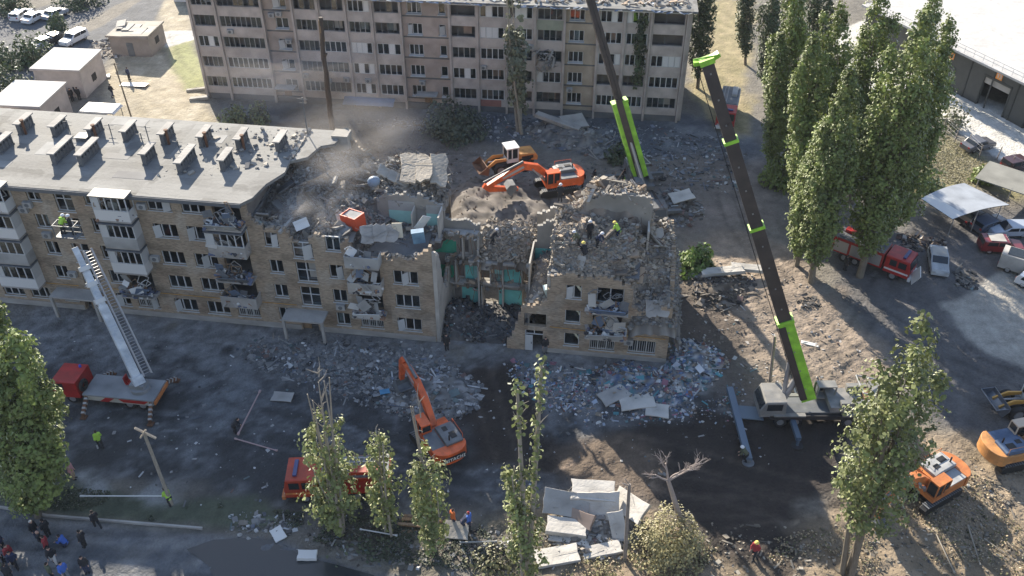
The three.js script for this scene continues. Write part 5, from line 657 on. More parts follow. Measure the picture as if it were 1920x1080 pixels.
{
  const paint = (r, g, b) => new THREE.MeshPhysicalMaterial({ color: C(r, g, b), roughness: .35, clearcoat: .6, clearcoatRoughness: .15 }), white = paint(.68, .68, .68), silver = paint(.34, .38, .44), dkred = paint(.16, .018, .022), blk = paint(.02, .021, .024), grey = mat(.42, .44, .45, { map: T.rust, roughness: .6 }), beige = mat(.5, .48, .44, { map: T.noise });
  const at = (px, py, qx, qy) => { const a = G(px, py), b = G(qx, qy); return [on(a.clone().add(b).multiplyScalar(.5)), heading(a, b)]; };
  let c;
  c = at(1752, 476, 1760, 524); car('wrecked_car', 'white burnt out estate car with empty windscreen standing on the lot', 'car', ...c, { type: 'hatch', mat: grey, l: 4.3, roof: beige });
  c = at(1838, 468, 1908, 472); car('suv_car', 'dark red car with a pale roof parked on the right', 'car', ...c, { type: 'suv', mat: dkred, l: 4.5, roof: beige });
  c = at(1850, 440, 1925, 438); { const q = car('hatchback_car', 'silver blue hatchback parked beside the dark red car', 'car', c[0], c[1] + PI, { type: 'hatch', mat: silver, l: 4.4 }); }
  c = at(1880, 500, 1960, 525); car('van', 'beige grey box van seen from behind at the right edge', 'van', ...c, { type: 'van', mat: beige, l: 5.2, w: 2.05 });
  c = at(1912, 530, 1980, 560); car('parked_car', 'white car cut off by the frame in front of the box van', 'car', c[0], c[1], { type: 'hatch', mat: white });
  c = at(1800, 422, 1850, 405); car('parked_car', 'dark car in the shade under the white edged carport', 'car', ...c, { mat: blk }); c = at(1825, 436, 1880, 418); car('parked_car', 'second dark car nearer the open side of the carport', 'car', ...c, { type: 'hatch', mat: paint(.05, .07, .11) });
  c = at(1618, 196, 1650, 186); car('parked_car', 'pale car standing between the poplars on the white yard', 'car', ...c, { type: 'hatch', mat: beige, l: 4 });
  c = at(1812, 283, 1850, 274); car('parked_car', 'grey car parked behind the wire fence', 'car', ...c, { mat: paint(.1, .1, .11) }); c = at(1880, 322, 1935, 312); car('parked_car', 'dark maroon car by the fence at the right edge', 'car', ...c, { type: 'suv', mat: paint(.05, .02, .022) });
  c = at(28, 42, 56, 24); car('parked_car', 'white car furthest up in the top corner of the lot', 'car', ...c, { type: 'hatch', mat: white }); c = at(52, 46, 82, 31); car('parked_car', 'white saloon second in the row in the top corner', 'car', ...c, { mat: white }); c = at(88, 40, 122, 24); car('parked_car', 'pale car beyond the bush in the top corner row', 'car', ...c, { mat: silver });
  c = at(121, 90, 160, 70); car('parked_car', 'white estate car beside the black one at the upper lot', 'car', c[0], c[1] + PI, { type: 'suv', mat: white, l: 4.7 }); c = at(92, 84, 128, 70); car('parked_car', 'black car between the white estate and the bushes', 'car', ...c, { mat: blk }); c = at(70, 92, 106, 78); car('parked_car', 'silver car half hidden by the bushes', 'car', ...c, { mat: silver });
}
// ------------------------------------------------------------------ trees
R = mulberry(99);
class Leaves {
  constructor() { this.p = []; this.n = []; this.c = []; this.i = []; }
  leaf(x, y, z, s, col, out) { // a bent pair of leaf faces, loosely turned outwards
    const a = rr(0, 6.28), el = rr(-.5, 1.3), nx = Math.cos(a) * Math.cos(el) + out.x * 1.0, ny = Math.sin(el) + out.y, nz = Math.sin(a) * Math.cos(el) + out.z * 1.0, n = V(nx, ny, nz).normalize(), t = V(rr(-1, 1), rr(-1, 1), rr(-1, 1)).cross(n).normalize(), b = n.clone().cross(t), o = this.p.length / 3, f = s * .35;
    for (const [u, v, w] of [[-1, -.55, 0], [.1, -.75, f], [1, 0, -f * .4], [.15, .7, f], [-.9, .5, 0]]) { this.p.push(x + t.x * u * s + b.x * v * s + n.x * w, y + t.y * u * s + b.y * v * s + n.y * w, z + t.z * u * s + b.z * v * s + n.z * w); this.n.push(n.x, n.y, n.z); this.c.push(...col); }
    this.i.push(o, o + 1, o + 3, o, o + 3, o + 4, o + 1, o + 2, o + 3);
  }
  geo() { const g = new THREE.BufferGeometry(); g.setAttribute('position', new THREE.Float32BufferAttribute(this.p, 3)); g.setAttribute('normal', new THREE.Float32BufferAttribute(this.n, 3)); g.setAttribute('color', new THREE.Float32BufferAttribute(this.c, 3)); g.setIndex(this.i); return g; }
}
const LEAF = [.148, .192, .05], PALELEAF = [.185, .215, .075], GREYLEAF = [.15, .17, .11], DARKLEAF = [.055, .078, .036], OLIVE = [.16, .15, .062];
function limb(out, a, b, r0, r1, bend = .3) { const m = a.clone().lerp(b, .5).add(V(rr(-1, 1) * bend, rr(-.2, .2) * bend, rr(-1, 1) * bend)); const c = new THREE.CatmullRomCurve3([a, m, b]), n = 6; let p = a; for (let i = 1; i <= n; i++) { const q = c.getPoint(i / n); out.push(rod(p, q, lerp(r0, r1, (i - 1) / n), lerp(r0, r1, i / n), 7)); p = q; } return b; }
function tree(name, label, base, top, r, o = {}) {
  const B = on(G(...base)), h = hAt(B.z, top[1]), X = xAt(top[0], B.z, h), lean = X - B.x;
  const t = thing(name, label, o.cat || 'tree', B, 0, o.group), L = new Leaves(), wood = [], col = o.col || LEAF, low = (o.low ?? .08) * h, nl = o.lobes ?? 6, tr = o.trunk ?? clamp(h * .016, .15, .42), ax = y => V(lean * y / h, y, 0);
  wood.push(...[0]); wood.length = 0;
  const stems = o.stems || 1, topS = (o.stemTop ?? .82) * h;
  for (let k = 0; k < stems; k++) { const f = stems > 1 ? V(rr(-.5, .5), 0, rr(-.5, .5)) : V(0, 0, 0), e = stems > 1 ? V(rr(-1, 1) * r * .45, 0, rr(-1, 1) * r * .45) : V(0, 0, 0); limb(wood, f.clone().setY(-.3), ax(topS * rr(.85, 1)).add(e), tr * (stems > 1 ? .7 : 1), .04, .25); }
  const leafN = (o.n ?? 3500) * (o.size ? 1.25 : 2.0), sz = o.size ?? .15, lobes = [];
  for (let k = 0; k < nl; k++) {
    const a = k / nl * 6.28 + rr(-.4, .4), main = k === 0, d = main ? 0 : r * rr(.35, .68), y0 = main ? low : low + rr(0, .22) * h, y1 = main ? h : h * rr(o.lobeLo ?? .62, o.lobeHi ?? .97), w = (main ? r * .62 : r * rr(.34, .52)) * (o.fat ?? 1);
    lobes.push({ a, d, y0, y1, w, sh: rr(.35, .6), ph: rr(0, 9), tint: rr(.8, 1.2) });
    limb(wood, ax(Math.max(.3, y0 * .6)), V(Math.cos(a) * d * .8, y1 * .9, Math.sin(a) * d * .8).add(V(lean * y1 / h, 0, 0)), tr * .42, .03, .3);
  }
  const tot = lobes.reduce((s, l) => s + (l.y1 - l.y0) * l.w, 0), per = 15, blunt = u => Math.pow(Math.min(1, u / .16), .7) * Math.pow(Math.max(0, 1 - Math.pow(Math.max(0, u - .45) / .55, 2.1)), .62);
  for (const l of lobes) {
    const n = Math.round(leafN * (l.y1 - l.y0) * l.w / tot / per);
    for (let i = 0; i < n; i++) { // clumps of leaves on the sprays of each limb
      const u = R(), y = lerp(l.y0, l.y1, u), th = rr(0, 6.28), bump = fbm(th * 1.2 + l.ph, y * .42 + l.ph, 3); if (bump < (o.gap ?? .375)) continue;
      const rad = l.w * blunt(u) * (.45 + .55 * Math.sqrt(R())) * (.45 + 1.05 * bump), ct = Math.cos(th), snt = Math.sin(th), k = .4 + .6 * u;
      const cx = Math.cos(l.a) * l.d * k + ct * rad + lean * y / h, cz = Math.sin(l.a) * l.d * k + snt * rad, cs = rr(.2, .5) * (o.clump ?? 1), v0 = l.tint * rr(.72, 1.28), yl = rr(-.01, .03);
      for (let q = 0; q < per; q++) { const ox = rr(-1, 1), oy = rr(-1, 1), oz = rr(-1, 1), v = v0 * rr(.8, 1.2); L.leaf(cx + ox * cs, y + oy * cs * 1.3, cz + oz * cs, sz * rr(.38, 1.25), [col[0] * v + Math.max(0, yl), col[1] * v + Math.max(0, yl * .8), col[2] * v], V(ct * .9 + ox * .5, .25 + oy * .5, snt * .9 + oz * .5)); }
    }
  }
  if (o.bare) for (let i = 0; i < o.bare; i++) { const y = rr(.5, 1) * topS, a = rr(0, 6.28), s = rr(.5, 1.6), p0 = ax(y); limb(wood, p0, p0.clone().add(V(Math.cos(a) * s * .5, s * rr(.5, 1.1), Math.sin(a) * s * .5)), .05, .012, .1); }
  add('trunk', wood, o.bark || M.bark, t); add('crown', L.geo(), M.leaf, t); return t;
}
const pops = 'tall poplars in the cluster beside the parking lot';
tree('poplar_tree', 'broad tall poplar nearest the carport, bright on its upper edge', [1612, 518], [1738, 22], 3.7, { n: 17000, lobes: 9, low: .1 });
tree('poplar_tree', 'tall poplar merging with the broad one by the carport', [1648, 490], [1782, 34], 3.0, { n: 14000, lobes: 7, low: .16 });
tree('poplar_tree', 'slender poplar with its bare foot on the edge of the tan dirt', [1521, 530], [1598, 130], 2.5, { n: 11500, lobes: 7, low: .1 });
tree('poplar_tree', 'poplar with a rounded tip standing lowest in the cluster, beside the crane boom', [1494, 498], [1552, 222], 2.5, { n: 9500, lobes: 6, low: .08 });
tree('poplar_tree', 'poplar with a narrow tip on the boom side of the cluster', [1452, 330], [1466, 62], 2.3, { n: 8000, lobes: 5, low: .06 });
tree('poplar_tree', 'poplar with a rounded sunlit tip in the middle of the cluster', [1496, 425], [1527, 66], 2.5, { n: 10500, lobes: 6, low: .08 });
tree('poplar_tree', 'poplar rising out of the frame behind the narrow tipped one', [1484, 320], [1496, -25], 2.4, { n: 8500, lobes: 5, low: .05 });
tree('poplar_tree', 'dense poplar in the middle of the cluster reaching the upper edge', [1556, 400], [1576, 8], 2.9, { n: 12500, lobes: 7, low: .08 });
tree('poplar_tree', 'tall poplar between the dense one and the white roof', [1596, 380], [1652, -25], 2.9, { n: 11500, lobes: 6, low: .08 });
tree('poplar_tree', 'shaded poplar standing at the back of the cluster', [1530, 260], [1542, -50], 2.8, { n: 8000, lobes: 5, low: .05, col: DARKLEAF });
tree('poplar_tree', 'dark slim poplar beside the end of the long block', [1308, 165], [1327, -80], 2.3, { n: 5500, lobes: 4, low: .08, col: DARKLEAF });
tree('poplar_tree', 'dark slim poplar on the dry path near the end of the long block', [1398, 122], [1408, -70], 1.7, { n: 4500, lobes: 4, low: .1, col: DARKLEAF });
tree('poplar_tree', 'poplar tip standing before the white warehouse roof', [1716, 150], [1766, -40], 1.8, { n: 4000, lobes: 4, low: .1 });
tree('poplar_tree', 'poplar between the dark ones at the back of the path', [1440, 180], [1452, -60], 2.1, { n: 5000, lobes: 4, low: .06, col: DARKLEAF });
// beside the yard
tree('poplar_tree', 'leafy green tree filling the side of the yard next to the ladder truck', [70, 968], [20, 628], 3.2, { n: 22000, lobes: 9, fat: 1.2, low: .06, size: .15, col: [.14, .185, .05], lobeLo: .5, lobeHi: .92 });
tree('poplar_tree', 'green tree tip cut by the edge of the frame above the leafy one', [-46, 900], [-20, 556], 2.8, { n: 6000, lobes: 5, col: [.14, .185, .05], low: .1 });
tree('poplar_tree', 'large pale green poplar with many bare lower stems over the dusty excavator', [1592, 1076], [1728, 594], 3.5, { n: 12500, lobes: 11, low: .2, stems: 6, stemTop: .75, size: .15, col: [.155, .185, .062], bark: M.bark, gap: .43, topHeavy: .0, lobeLo: .55, lobeHi: .98, bare: 12, trunk: .34 });
const cut = 'pollarded young poplars along the lower verge';
tree('young_poplar', 'widest young poplar before the red tanker truck with bare tips', [634, 994], [606, 770], 2.6, { n: 4700, lobes: 7, low: .04, stems: 5, stemTop: 1.28, col: PALELEAF, size: .15, gap: .45, bark: M.barkPale, bare: 22, fat: 1.05 });
tree('young_poplar', 'slim young poplar just past the end of the red tanker truck', [730, 998], [706, 812], 1.45, { n: 2500, lobes: 5, low: .03, stems: 2, stemTop: 1.05, col: PALELEAF, size: .15, gap: .43, bark: M.barkPale, bare: 8 });
tree('young_poplar', 'young poplar below the orange excavator with one tall bare shoot', [818, 1036], [795, 836], 1.65, { n: 3100, lobes: 6, low: .03, stems: 2, stemTop: 1.42, col: PALELEAF, size: .15, gap: .45, bark: M.barkPale, bare: 12 });
{ const t = tree('young_poplar', 'pollarded poplar with two tall bare leaders beside the heap of slabs', [988, 1082], [982, 880], 1.9, { n: 3500, lobes: 6, low: .03, stems: 2, stemTop: 1.0, col: PALELEAF, size: .15, gap: .45, bark: M.barkPale, bare: 12 }); const w = [], L = new Leaves(), z = t.position.z; for (const [x, y] of [[970, 728], [1016, 692]]) { const h = hAt(z, y), e = V(xAt(x, z, h) - t.position.x, h, rr(-.4, .4)); limb(w, V(0, .2, 0), e, .24, .09, .15); for (let i = 0; i < 180; i++) { const k = rr(.45, 1.03), q = e.clone().multiplyScalar(k), a = rr(0, 6.28), d = rr(.05, .5) * (x < 1000 ? (k > .8 ? 1.1 : .25) : .8); if (x < 1000 && k < .8 && R() < .75) continue; const v = rr(.8, 1.25); L.leaf(q.x + Math.cos(a) * d, q.y, q.z + Math.sin(a) * d, .17, PALELEAF.map(c => c * v), V(Math.cos(a), .3, Math.sin(a))); } for (let i = 0; i < 9; i++) { const q = e.clone().multiplyScalar(rr(.5, .98)); limb(w, q, q.clone().add(V(rr(-.7, .7), rr(.3, 1), rr(-.5, .5))), .05, .012, .05); } } add('leader', w, M.barkPale, t); add('shoot_leaves', L.geo(), M.leaf, t); }
// across the yard
tree('poplar_tree', 'thin grey green poplar before the middle of the long block', [978, 250], [956, -70], 2.0, { n: 3200, lobes: 6, low: .12, stems: 2, stemTop: .95, col: [.13, .145, .095], size: .26, gap: .46, bark: M.barkPale, bare: 16 });
tree('poplar_tree', 'narrow poplar close to the torn end of the long block', [1192, 222], [1206, 18], 1.15, { n: 2600, lobes: 4, low: .32, col: DARKLEAF, size: .24, gap: .4, bark: M.barkPale });
function bush(name, label, c, rpx, hpx, o = {}) { const B = on(G(...c)), zc = -B.z * Math.cos(TILT) + EYE * Math.sin(TILT), r = rpx / FOC * zc, h = (o.h ?? hpx / FOC * zc * 1.1), t = thing(name, label, 'bush', B), L = new Leaves(), w = [], col = o.col || LEAF; for (let i = 0; i < 9; i++) { const a = rr(0, 6.28); limb(w, V(0, -.1, 0), V(Math.cos(a) * r * .6, h * rr(.5, .9), Math.sin(a) * r * .6), .05, .01, .15); } for (let i = 0; i < (o.n ?? 1500); i++) { const a = rr(0, 6.28), v = R(), el = Math.asin(v), k = Math.pow(R(), .45), cl = fbm(a * 1.3 + c[0], el * 2.2, 3); if (cl < (o.gap ?? .36)) continue; const q = k * (.4 + 1.15 * cl), tt = rr(.7, 1.3); L.leaf(Math.cos(a) * Math.cos(el) * r * q, Math.sin(el) * h * q + .05, Math.sin(a) * Math.cos(el) * r * q * (o.deep ?? 1), (o.size ?? .2) * rr(.6, 1.3), col.map(x => x * tt), V(Math.cos(a), .5, Math.sin(a))); } add('stems', w, M.bark, t); add('foliage', L.geo(), M.leaf, t); return t; }
bush('bush', 'bright green bush against the corner of the right remnant', [1300, 502], 40, 40, { col: [.13, .2, .04], n: 1700 });
bush('bush', 'big grey green shrub before the long block', [852, 250], 62, 62, { col: [.075, .095, .065], n: 2400 });
bush('bush', 'small light green bush by the end of the long block', [445, 236], 26, 40, { col: [.13, .16, .06], n: 700 }); bush('bush', 'second light green bush along the long block near the trunk', [486, 228], 22, 34, { col: [.12, .15, .06], n: 600 });
bush('dry_bush', 'olive dry bush around the foot of the dead tree', [1255, 1040], 74, 80, { col: [.26, .235, .11], n: 5200, size: .1, gap: .4 }); bush('dry_bush', 'low olive weeds beside the wooden pole', [1130, 1082], 44, 24, { col: [.24, .22, .1], n: 500, size: .09 });
bush('bush', 'dark leafy shrub in the dense hedge by the upper lot, lowest one', [22, 190], 46, 60, { col: DARKLEAF, n: 1800 }); bush('bush', 'rounded green bush beside the parked cars in the upper corner', [58, 118], 40, 50, { n: 1500, col: [.06, .09, .035] }); bush('bush', 'bush between the cars in the top row', [112, 62], 20, 34, { n: 700, col: [.06, .09, .04] }); bush('bush', 'shrub at the upper corner beyond the people', [0, 130], 34, 50, { n: 1200, col: [.07, .1, .04] }); bush('bush', 'bush at the very top beside the road', [25, 20], 42, 40, { n: 1300, col: [.07, .095, .045] }); bush('bush', 'long bush along the top edge of the street', [150, 10], 46, 30, { n: 1100, col: DARKLEAF });
bush('bush', 'yellow green bush beside the worn carport roof', [1842, 340], 24, 26, { col: [.17, .22, .05], n: 800 }); bush('bush', 'yellow green undergrowth at the foot of the poplars near the boom', [1462, 345], 34, 60, { col: [.15, .19, .04], n: 1600 }); bush('bush', 'thin shrub with pinkish twigs at the wire fence', [1785, 238], 30, 40, { col: [.13, .14, .07], n: 500, gap: .45 }); bush('bush', 'leafy undergrowth at the poplar feet next to the carport', [1735, 360], 36, 44, { n: 1100 });
bush('bush', 'small dark shrub in front of the crane boom base', [1160, 300], 26, 30, { n: 600, col: DARKLEAF }); bush('weeds', 'rank weeds under the young poplars', [690, 1010], 70, 14, { n: 220, col: [.09, .11, .06], size: .14 }); bush('weeds', 'weeds at the foot of the poplar with two leaders', [930, 1062], 50, 22, { n: 400, col: [.15, .15, .07], size: .14 });
// bare dead tree, burnt trunk, poles
{
  const B = on(G(1284, 1000)), t = thing('dead_tree', 'bare pinkish grey dead tree leaning over the olive bush', 'dead tree', B), w = [], e = V(-1.9, 6.0, 0); limb(w, V(0, -.2, 0), e, .26, .15, .2);
  const rec = (p, d, len, r, k) => { const q = p.clone().addScaledVector(d, len); limb(w, p, q, r, r * .6, len * .1); if (k) for (let i = 0; i < 3; i++) rec(p.clone().lerp(q, rr(.55, 1)), d.clone().add(V(rr(-.75, .75), rr(-.25, .5), rr(-.6, .6))).normalize(), len * rr(.5, .75), r * .55, k - 1); };
  for (const d of [V(-.75, .6, .1), V(-.2, .95, -.2), V(.5, .85, .2), V(.75, .5, -.1)]) rec(e, d.normalize(), rr(1.2, 1.7), .085, 3); add('trunk', w, mat(.42, .35, .31, { map: T.bark }), t);
}
{ const z = -92, h = hAt(z, 32), x0 = xAt(628, z, 4), t = thing('burnt_trunk', 'tall scorched bare trunk rising behind the felted roof', 'tree trunk', V(x0, 0, z)), w = [], e = xAt(600, z, h) - x0; let p = V(0, 0, 0); for (let i = 1; i <= 14; i++) { const q = V(e * i / 14 + rr(-.1, .1), h * i / 14, rr(-.1, .1)); w.push(rod(p, q, lerp(.4, .22, (i - 1) / 14) * rr(.9, 1.15), lerp(.4, .22, i / 14), 9)); p = q; } for (const k of [.3, .52, .66, .8, .92]) { const q = V(e * k, h * k, 0); w.push(rod(q, q.clone().add(V(rr(-.5, .5), .5, rr(-.4, .4))), .2, .12)); } add('trunk', w, mat(.075, .06, .05, { map: T.bark, bump: .05 }), t); add('bark_patch', [rod(V(e * .9, h * .88, 0), V(e * .99, h * .985, 0),   .27, .24, 9)], mat(.2, .14, .08, { map: T.bark }), t); }
function pole(label, b, tpx, r, m, o = {}) { const B = G(...b), h = hAt(B.z, tpx[1]), x = xAt(tpx[0], B.z, h) - B.x, t = thing(o.name || 'wooden_pole', label, 'pole', B); add('shaft', [rod(V(0, -.3, 0), V(x, h, 0), r, r * .75, 10)], m, t); if (o.cross) add('cross_arm', o.cross(x, h), o.cm || m, t); return t; }
pole('leaning wooden pole with a pale crossed top on the verge', [322, 946], [270, 812], .16, M.barkPale, { cross: (x, h) => [bar(V(x - .55, h + .55, 0), V(x + .75, h - .55, 0), .14, .14), bar(V(x - .3, h - .35, .15), V(x + .3, h + .5, .15), .12, .12)], cm: M.paleWood });
pole('grey wooden pole standing before the heap of pale slabs', [1172, 1050], [1180, 908], .15, M.barkGrey, { cross: (x, h) => [bar(V(x - .5, h + .1, 0), V(x + .1, h - .2, 0), .08, .08), rod(V(x, h, 0), V(x - .35, h + .55, 0), .03)] }); pole('thin dark pole between the garages and the dry lot', [247, 222], [214, 118], .11, M.bark, { cross: (x, h) => [bar(V(x - .5, h - .15, 0), V(x + .5, h - .15, 0), .08, .08)] }); pole('grey post standing beside the crane cab', [1440, 752], [1453, 630], .15, M.barkGrey);
// ------------------------------------------------------------------ people
function field(bones, k = .03) { return (x, y, z) => { let s = 0; for (const b of bones) { const [ax, ay, az, bx_, by, bz, r0, r1] = b, ex = bx_ - ax, ey = by - ay, ez = bz - az, wx = x - ax, wy = y - ay, wz = z - az, t = clamp((wx * ex + wy * ey + wz * ez) / (ex * ex + ey * ey + ez * ez + 1e-9)), dx = wx - ex * t, dy = wy - ey * t, dz = wz - ez * t; const d = Math.sqrt(dx * dx + dy * dy + dz * dz) - (r0 + (r1 - r0) * t); s += Math.exp(-d / k); } return -k * Math.log(s + 1e-30); }; }
function meshField(bones, res, k) { // one continuous surface through a field of tapered limbs
  let lo = [9, 9, 9], hi = [-9, -9, -9]; for (const b of bones) for (const o of [0, 3]) for (let i = 0; i < 3; i++) { lo[i] = Math.min(lo[i], b[o + i] - .2); hi[i] = Math.max(hi[i], b[o + i] + .2); }
  const c = lo.map((v, i) => (v + hi[i]) / 2), half = Math.max(...lo.map((v, i) => hi[i] - v)) / 2, mc = new MarchingCubes(res, new THREE.MeshBasicMaterial(), false, false, 60000), f = field(bones, k); mc.isolation = 0;
  for (let z = 0; z < res; z++) for (let y = 0; y < res; y++) for (let x = 0; x < res; x++) { const X = c[0] + (x / res * 2 - 1) * half, Y = c[1] + (y / res * 2 - 1) * half, Z_ = c[2] + (z / res * 2 - 1) * half; const inside = X > lo[0] && X < hi[0] && Y > lo[1] && Y < hi[1] && Z_ > lo[2] && Z_ < hi[2]; mc.field[z * res * res + y * res + x] = inside ? -f(X, Y, Z_) : -1; }
  mc.update(); const n = mc.count, p = new Float32Array(mc.positionArray.slice(0, n * 3)), nm = new Float32Array(mc.normalArray.slice(0, n * 3)); for (let i = 0; i < n * 3; i++) p[i] = c[i % 3] + p[i] * half; const g = new THREE.BufferGeometry(); g.setAttribute('position', new THREE.BufferAttribute(p, 3)); g.setAttribute('normal', new THREE.BufferAttribute(nm, 3)); return fixGeo(g);
}
// facing +x; joints of four stances
function stance(o) {
  const hip = o.hip ?? .95, f = o.bend ?? 0, sh = [Math.sin(f) * .5, hip + Math.cos(f) * .5], nk = [Math.sin(f) * .6, hip + Math.cos(f) * .62], hd = [nk[0] + .04 + Math.sin(f * .6) * .1, nk[1] + Math.cos(f * .6) * .13];
  const legs = o.legs, arms = o.arms, body = [], jac = [], tro = [], boots = [];
  body.push([0, hip, 0, sh[0], sh[1], 0, .12, .13], [sh[0], sh[1], -.16, sh[0], sh[1], .16, .07, .07], [sh[0], sh[1], 0, nk[0], nk[1], 0, .06, .055], [hd[0] - .01, hd[1] + .02, 0, hd[0] + .01, hd[1] + .06, 0, .09, .1], [hd[0] + .04, hd[1] - .04, 0, hd[0] + .03, hd[1], 0, .06, .07], [hd[0] + .1, hd[1] + .02, 0, hd[0] + .125, hd[1] - .005, 0, .014, .018], [hd[0], hd[1] + .01, .1, hd[0], hd[1] + .04, .1, .02, .02], [hd[0], hd[1] + .01, -.1, hd[0], hd[1] + .04, -.1, .02, .02]);
  jac.push([0, hip - .05, -.06, sh[0], sh[1], -.08, .14, .14], [0, hip - .05, .06, sh[0], sh[1], .08, .14, .14], [sh[0], sh[1] + .03, -.17, sh[0], sh[1] + .03, .17, .085, .085]); tro.push([0, hip, -.08, 0, hip, .08, .12, .12]);
  for (const s of [-1, 1]) { const [kn, an] = legs[s < 0 ? 0 : 1], [el, wr] = arms[s < 0 ? 0 : 1], z = s * .1, Sx = sh[0], Sy = sh[1] + .02, Sz = s * .2;
    body.push([0, hip - .03, z, kn[0], kn[1], z * 1.1, .095, .06], [kn[0], kn[1], z * 1.1, an[0], an[1], z * 1.15, .06, .04], [an[0], an[1] - .03, z * 1.15, an[0] + .14, Math.max(.03, an[1] - .06), z * 1.2, .04, .035], [Sx, Sy, Sz, el[0], el[1], el[2] * s, .055, .042], [el[0], el[1], el[2] * s, wr[0], wr[1], wr[2] * s, .04, .028]);
    const dx = wr[0] - el[0], dy = wr[1] - el[1], L = Math.hypot(dx, dy) || 1, fx = dx / L, fy = dy / L, W = [wr[0], wr[1], wr[2] * s]; body.push([W[0], W[1], W[2], W[0] + fx * .08, W[1] + fy * .08, W[2], .03, .034]); for (let q = 0; q < 4; q++) { const zz = W[2] + (q - 1.5) * .02, l = [.06, .072, .068, .052][q]; body.push([W[0] + fx * .09, W[1] + fy * .09, zz, W[0] + fx * (.09 + l) + .015, W[1] + fy * (.09 + l), zz, .009, .008]); } body.push([W[0] + fx * .03 + .02, W[1] + fy * .03, W[2], W[0] + fx * .08 + .05, W[1] + fy * .08, W[2] - s * .02, .011, .009]);
    jac.push([Sx, Sy, Sz, el[0], el[1], el[2] * s, .08, .066], [el[0], el[1], el[2] * s, lerp(el[0], wr[0], .88), lerp(el[1], wr[1], .88), lerp(el[2], wr[2], .88) * s, .064, .05]); tro.push([0, hip - .03, z, kn[0], kn[1], z * 1.1, .115, .085], [kn[0], kn[1], z * 1.1, an[0], an[1] + .05, z * 1.15, .085, .07]); boots.push([an[0] - .02, an[1], z * 1.15, an[0] - .01, .05, z * 1.15, .065, .055], [an[0], .045, z * 1.15, an[0] + .16, .04, z * 1.2, .055, .05]); }
  const hair = [[hd[0] - .035, hd[1] + .05, 0, hd[0] - .01, hd[1] + .09, 0, .1, .1]], S = s => { const g = new THREE.SphereGeometry(.145, 14, 8, 0, 6.3, 0, 1.75); g.scale(1.12, .95, 1); g.translate(hd[0] - .01, hd[1] + .06, 0); return fixGeo(g); };
  return { body: meshField(body, 84, .012), jacket: meshField(jac, 56, .03), trousers: meshField(tro, 52, .025), boots: meshField(boots, 44, .02), hair: meshField(hair, 22, .02), helmet: (() => { const brim = new THREE.CylinderGeometry(.165, .17, .025, 16); brim.translate(hd[0] - .01, hd[1] + .06, 0); return joined([S(), fixGeo(brim)]); })(), band: [hip, sh] };
}
const ST = [
  stance({ legs: [[[.02, .5], [-.01, .08]], [[.03, .5], [.02, .08]]], arms: [[[-.02, 1.14, .27], [.08, .9, .26]], [[-.02, 1.14, .27], [.06, .9, .25]]] }),
  stance({ legs: [[[.2, .52], [.22, .1]], [[-.04, .5], [-.28, .14]]], arms: [[[-.14, 1.16, .26], [-.04, .95, .25]], [[.08, 1.15, .27], [.26, 1.0, .22]]] }),
  stance({ bend: .75, hip: .88, legs: [[[.12, .48], [-.04, .08]], [[.16, .46], [.08, .08]]], arms: [[[.42, .98, .24], [.56, .74, .14]], [[.42, .96, .24], [.6, .78, .14]]] }),
  stance({ bend: .5, hip: .42, legs: [[[.34, .5], [.1, .1]], [[.36, .5], [.12, .1]]], arms: [[[.4, .66, .24], [.6, .62, .16]], [[.4, .66, .24], [.58, .56, .16]]] }),
];
const CL = { black: mat(.02, .021, .025), navy: mat(.03, .04, .08), blue: mat(.06, .14, .45), red: mat(.28, .035, .04), pink: mat(.4, .2, .2), grey: mat(.16, .165, .17), pale: mat(.5, .48, .45), white: mat(.66, .66, .66), hivis: mat(.36, .58, .07), tan: mat(.3, .23, .15), yellow: mat(.75, .6, .15), skin: mat(.42, .26, .19), hair: mat(.03, .022, .018), olive: mat(.09, .1, .06), orange: mat(.6, .15, .04) };
function person(label, pos, turn, st, jacket, trousers, head, group) {
  const S = ST[st], t = thing('person', label, 'person', pos, turn, group); t.scale.setScalar(1.05);
  add('body', S.body, CL.skin, t); add('jacket', S.jacket, CL[jacket], t); add('trousers', S.trousers, CL[trousers], t); add('boots', S.boots, CL.black, t); if (head.startsWith('helmet')) add('helmet', S.helmet, CL[head.slice(7)], t); else add('hair', S.hair, CL[head === 'hair' ? 'hair' : head], t); return t;
}
